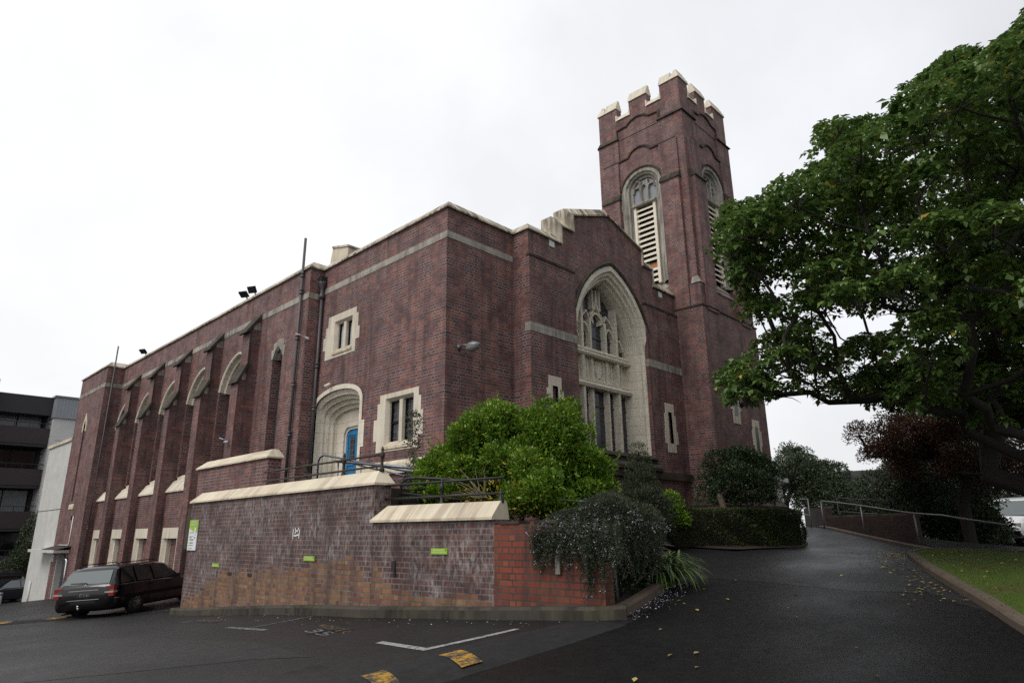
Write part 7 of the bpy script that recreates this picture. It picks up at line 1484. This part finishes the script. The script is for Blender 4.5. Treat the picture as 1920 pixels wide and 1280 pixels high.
# ------------------------------------------------------------------ buildings behind
ap = empty('apartment_block', (-3, 48, -2.8), 'black and white apartment block with stacked balconies behind the church', 'apartment block')
ax0, ax1, ay = -12.0, .75, 47.6
mb = MB().mat('dark_clad'); mb.box(ax0, ax1, ay + 1.8, 62, -4, 11.3); mb.mat('brown_clad'); mb.box(ax0, ax1, ay + .2, ay + 1.8, -4, -.35); obj('wall', mb, ap)
fl = [-.3, 2.75, 5.8, 8.85]
for i, z in enumerate(fl):
    mb = MB().mat('dark_clad'); mb.box(ax0, ax1 - .02, ay - .1, ay + 1.8, z - .75, z); obj('balcony_slab', mb, ap)
    mb = MB().mat('brown_clad'); mb.box(ax0, ax1 + .05, ay - .16, ay - .10, z - .55, z + .65); mb.box(ax1, ax1 + .06, ay - .1, ay + 1.7, z - .55, z + .65); mb.mat('iron'); mb.box(ax0, ax1 + .06, ay - .18, ay - .12, z + .98, z + 1.03)
    for k in range(14): mb.box(ax0 + k * .95, ax0 + k * .95 + .03, ay - .16, ay - .12, z + .6, z + 1.0)
    obj('balustrade', mb, ap)
    for x0, x1 in ((-11, -8.2), (-7.6, -4.8), (-3.2, .45)):
        mb = MB().mat('grey_glass' if i % 2 else 'glass'); mb.box(x0, x1, ay + 1.70, ay + 1.79, z + .05, z + 2.25); w = obj('window', mb, ap)
        mb = MB().mat('black_plastic')
        for q in (x0, x0 + .45, (x0 + x1) / 2 + .2, x1 - .06): mb.box(q, q + .07, ay + 1.66, ay + 1.70, z + .05, z + 2.25)
        mb.box(x0, x1, ay + 1.66, ay + 1.695, z + 2.2, z + 2.28); mb.box(x0, x0 + .45, ay + 1.66, ay + 1.695, z + 1.0, z + 1.06); obj('frame', mb, w)
mb = MB().mat('dark_clad'); mb.box(ax0, ax1 + .02, ay - .1, ay + 1.9, 10.5, 11.9); obj('fascia', mb, ap)
mb = MB().mat('white_wall'); mb.box(ax1 + .0, 9.0, ay - .6, 62, -4, 10.3)
mb.mat('sign_dark')
for z in (2.9, 6.0, 8.6): mb.box(ax1 + .3, 9.0, ay - .603, ay - .59, z, z + .03)
obj('side_wall', mb, ap)
mb = MB().mat('corrugated'); mb.box(ax1 - .1, 9.1, ay - .75, 62, 10.3, 11.85); 
for k in range(40): mb.box(ax1 - .05 + k * .22, ax1 + .04 + k * .22, ay - .78, ay - .75, 10.32, 11.8)
mb.mat('galv'); mb.box(ax1 - .2, 9.2, ay - .85, 62.1, 11.85, 12.0); obj('roof', mb, ap)
mb = MB().mat('black'); 
for k in range(9): mb.box(-6.5, -1.2, ay + .14, ay + .2, -2.7 + k * .2, -2.62 + k * .2)
obj('garage_grille', mb, ap)
nb = empty('neighbour_block', (-16, 46, -2.8), 'pale blue grey building corner at the far left edge', 'building')
mb = MB().mat('corrugated'); mb.box(-22, -3.05, 46.2, 47.3, 11.0, 12.6); mb.mat('white_wall'); mb.box(-22, -3.3, 46.4, 47.3, -4, 11.0); obj('wall', mb, nb)
nb.location = (-16, 46, -2.8)
an = empty('annexe', (0, 33, -2), 'plain white rendered annexe joined to the far end of the church', 'building')
mb = MB().mat('cream_wall'); mb.box(-1.23, 6, 30.62, 36.0, -4, 6.75); mb.mat('sign_dark'); mb.box(-1.236, -1.22, 30.7, 36.0, 3.02, 3.06); obj('wall', mb, an)
mb = MB().mat('coping_clean'); mb.box(-1.32, 6.05, 30.62, 36.08, 6.75, 6.92); obj('coping', mb, an)
mb = MB().mat('white_wall'); mb.tube([(-1.28, 34.4, -2.3), (-1.28, 34.4, -.8)], .06, 8); obj('bollard_pipe', mb, an)
mb = MB().mat('galv'); mb.tube([(-2.2, 36.4, -3), (-2.2, 36.4, -1.55)], .08, 10); mb.lathe((-2.2, 36.4, -1.55), [(.10, 0), (.10, .08), (.05, .12)], 10)
tag(obj('bollard', mb), 'short grey bollard at the corner of the white annexe', 'bollard')
mb = MB().mat('grass'); mb.smooth = True; strip_on_ground(mb, [(-9, 37.5), (-1.8, 36.5), (-.5, 43.5), (-9, 44)], .02, .8); struct('verge', mb)
# curved dark glass building far right
dg_ = empty('curved_building', (68, 11, 1.5), 'dark curved glass building in the gap between the two far trees', 'building')
mb = MB().mat('glass'); pts = [(69 - 4.2 * math.cos(a), 10.6 + 4.2 * math.sin(a)) for a in np.linspace(-1.9, 1.9, 15)]
for i in range(14):
    (x0, y0), (x1, y1) = pts[i], pts[i + 1]; mb.mat('glass'); mb.poly([(x0, y0, 1.0), (x1, y1, 1.0), (x1 - .0, y1, 7.3), (x0, y0, 7.3)])
obj('facade', mb, dg_)
mb = MB().mat('dark_clad'); mb.poly([(x, y, 7.32) for x, y in pts]); mb.poly([(x, y, 1.2) for x, y in pts]); obj('roof', mb, dg_)
mb = MB().mat('iron')
for x, y in pts: mb.box(x - .05, x + .02, y - .04, y + .04, 1.0, 7.35)
obj('mullion', mb, dg_)
wb = empty('white_building', (18.5, .5, 1.5), 'small white building with a flat eave behind the tower corner', 'building')
mb = MB().mat('white_wall'); mb.box(16.2, 17.45, -1.12, 5, 1.2, 3.72); obj('wall', mb, wb)
mb = MB().mat('sign_white'); mb.box(17.3, 23.0, -2.1, 5.2, 3.75, 3.95) if False else mb.box(17.45, 18.0, -1.2, 4, 3.45, 3.62); obj('eave', mb, wb)

# ------------------------------------------------------------------ light, sky, camera
W = bpy.data.worlds.new('World'); S.world = W; W.use_nodes = True; nt = W.node_tree; nt.nodes.clear()
out = nt.nodes.new('ShaderNodeOutputWorld'); bg = nt.nodes.new('ShaderNodeBackground'); sky = nt.nodes.new('ShaderNodeTexSky')
SUN_EL, SUN_AZ = 50, -88     # degrees; azimuth measured from +y towards +x
sky.sky_type = 'NISHITA'; sky.sun_disc = False; sky.sun_elevation = R(SUN_EL); sky.sun_rotation = R(SUN_AZ); sky.air_density = 1.5; sky.dust_density = 4.0; sky.ozone_density = 1.0
# overcast: a bright even cloud layer, with an unseen dark side added at the viewer's right to dim the front walls
tc = nt.nodes.new('ShaderNodeTexCoord'); sun_dir = Vector((math.sin(R(SUN_AZ)) * math.cos(R(SUN_EL)), math.cos(R(SUN_AZ)) * math.cos(R(SUN_EL)), math.sin(R(SUN_EL))))
dp = nt.nodes.new('ShaderNodeVectorMath'); dp.operation = 'DOT_PRODUCT'; nt.links.new(tc.outputs['Generated'], dp.inputs[0]); dp.inputs[1].default_value = Vector((.62, -.78, .05)).normalized()
rm = nt.nodes.new('ShaderNodeValToRGB'); mr = nt.nodes.new('ShaderNodeMapRange'); nt.links.new(dp.outputs['Value'], mr.inputs[0]); mr.inputs[1].default_value = -1; mr.inputs[2].default_value = 1
nt.links.new(mr.outputs[0], rm.inputs[0]); e = rm.color_ramp.elements
e[0].position = .30; e[0].color = (.90, .905, .915, 1); e[1].position = .95; e[1].color = (.42, .425, .44, 1)
q = e.new(.60); q.color = (.84, .85, .87, 1); q = e.new(.74); q.color = (.76, .77, .80, 1); q = e.new(.84); q.color = (.56, .565, .58, 1)
ns = nt.nodes.new('ShaderNodeTexNoise'); ns.inputs['Scale'].default_value = 2.2; ns.inputs['Detail'].default_value = 6; ns.inputs['Roughness'].default_value = .55; nt.links.new(tc.outputs['Generated'], ns.inputs['Vector'])
nr_ = nt.nodes.new('ShaderNodeMapRange'); nt.links.new(ns.outputs['Fac'], nr_.inputs[0]); nr_.inputs[1].default_value = .35; nr_.inputs[2].default_value = .65; nr_.inputs[3].default_value = .90; nr_.inputs[4].default_value = 1.05
ml = nt.nodes.new('ShaderNodeMix'); ml.data_type = 'RGBA'; ml.blend_type = 'MULTIPLY'; ml.inputs[0].default_value = 1; nt.links.new(rm.outputs[0], ml.inputs[6]); nt.links.new(nr_.outputs[0], ml.inputs[7])
sc = nt.nodes.new('ShaderNodeVectorMath'); sc.operation = 'SCALE'; sc.inputs['Scale'].default_value = 10.3; nt.links.new(ml.outputs[2], sc.inputs[0])
mx = nt.nodes.new('ShaderNodeMix'); mx.data_type = 'RGBA'; mx.inputs[0].default_value = .90; nt.links.new(sky.outputs[0], mx.inputs[6]); nt.links.new(sc.outputs[0], mx.inputs[7])
bg.inputs['Strength'].default_value = .12; nt.links.new(mx.outputs[2], bg.inputs['Color']); nt.links.new(bg.outputs[0], out.inputs[0])
sl = bpy.data.lights.new('sun', 'SUN'); sl.energy = 1.45; sl.angle = R(25); sl.color = (1.0, .97, .93); so = bpy.data.objects.new('sun', sl); COL.objects.link(so)
so.rotation_euler = (-sun_dir).to_track_quat('-Z', 'Y').to_euler(); so.location = (-20, -20, 40)

cam = bpy.data.cameras.new('camera'); co = bpy.data.objects.new('camera', cam); COL.objects.link(co)
cam.sensor_width = 36; cam.lens = 1220.75 / 1920 * 36; cam.clip_start = .1; cam.clip_end = 2000
pi_, ro_, ya_ = .283331, -.0117473, .8036028
f_ = Vector((math.sin(ya_) * math.cos(pi_), math.cos(ya_) * math.cos(pi_), math.sin(pi_))); r_ = Vector((math.cos(ya_), -math.sin(ya_), 0)); u_ = r_.cross(f_)
r2 = r_ * math.cos(ro_) + u_ * math.sin(ro_); u2 = -r_ * math.sin(ro_) + u_ * math.cos(ro_)
m = Matrix((r2, u2, -f_)).transposed().to_4x4(); m.translation = (-10.381, -12.387, 1.6); co.matrix_world = m
S.camera = co
S.view_settings.view_transform = 'Standard'; S.view_settings.look = 'None'; S.view_settings.exposure = 0; S.view_settings.gamma = 1
S.render.resolution_x = 1024; S.render.resolution_y = 682
S.cycles.max_bounces = 6; S.cycles.diffuse_bounces = 3; S.cycles.glossy_bounces = 2; S.cycles.transparent_max_bounces = 4
S.cycles.use_denoising = False; S.cycles.use_adaptive_sampling = False
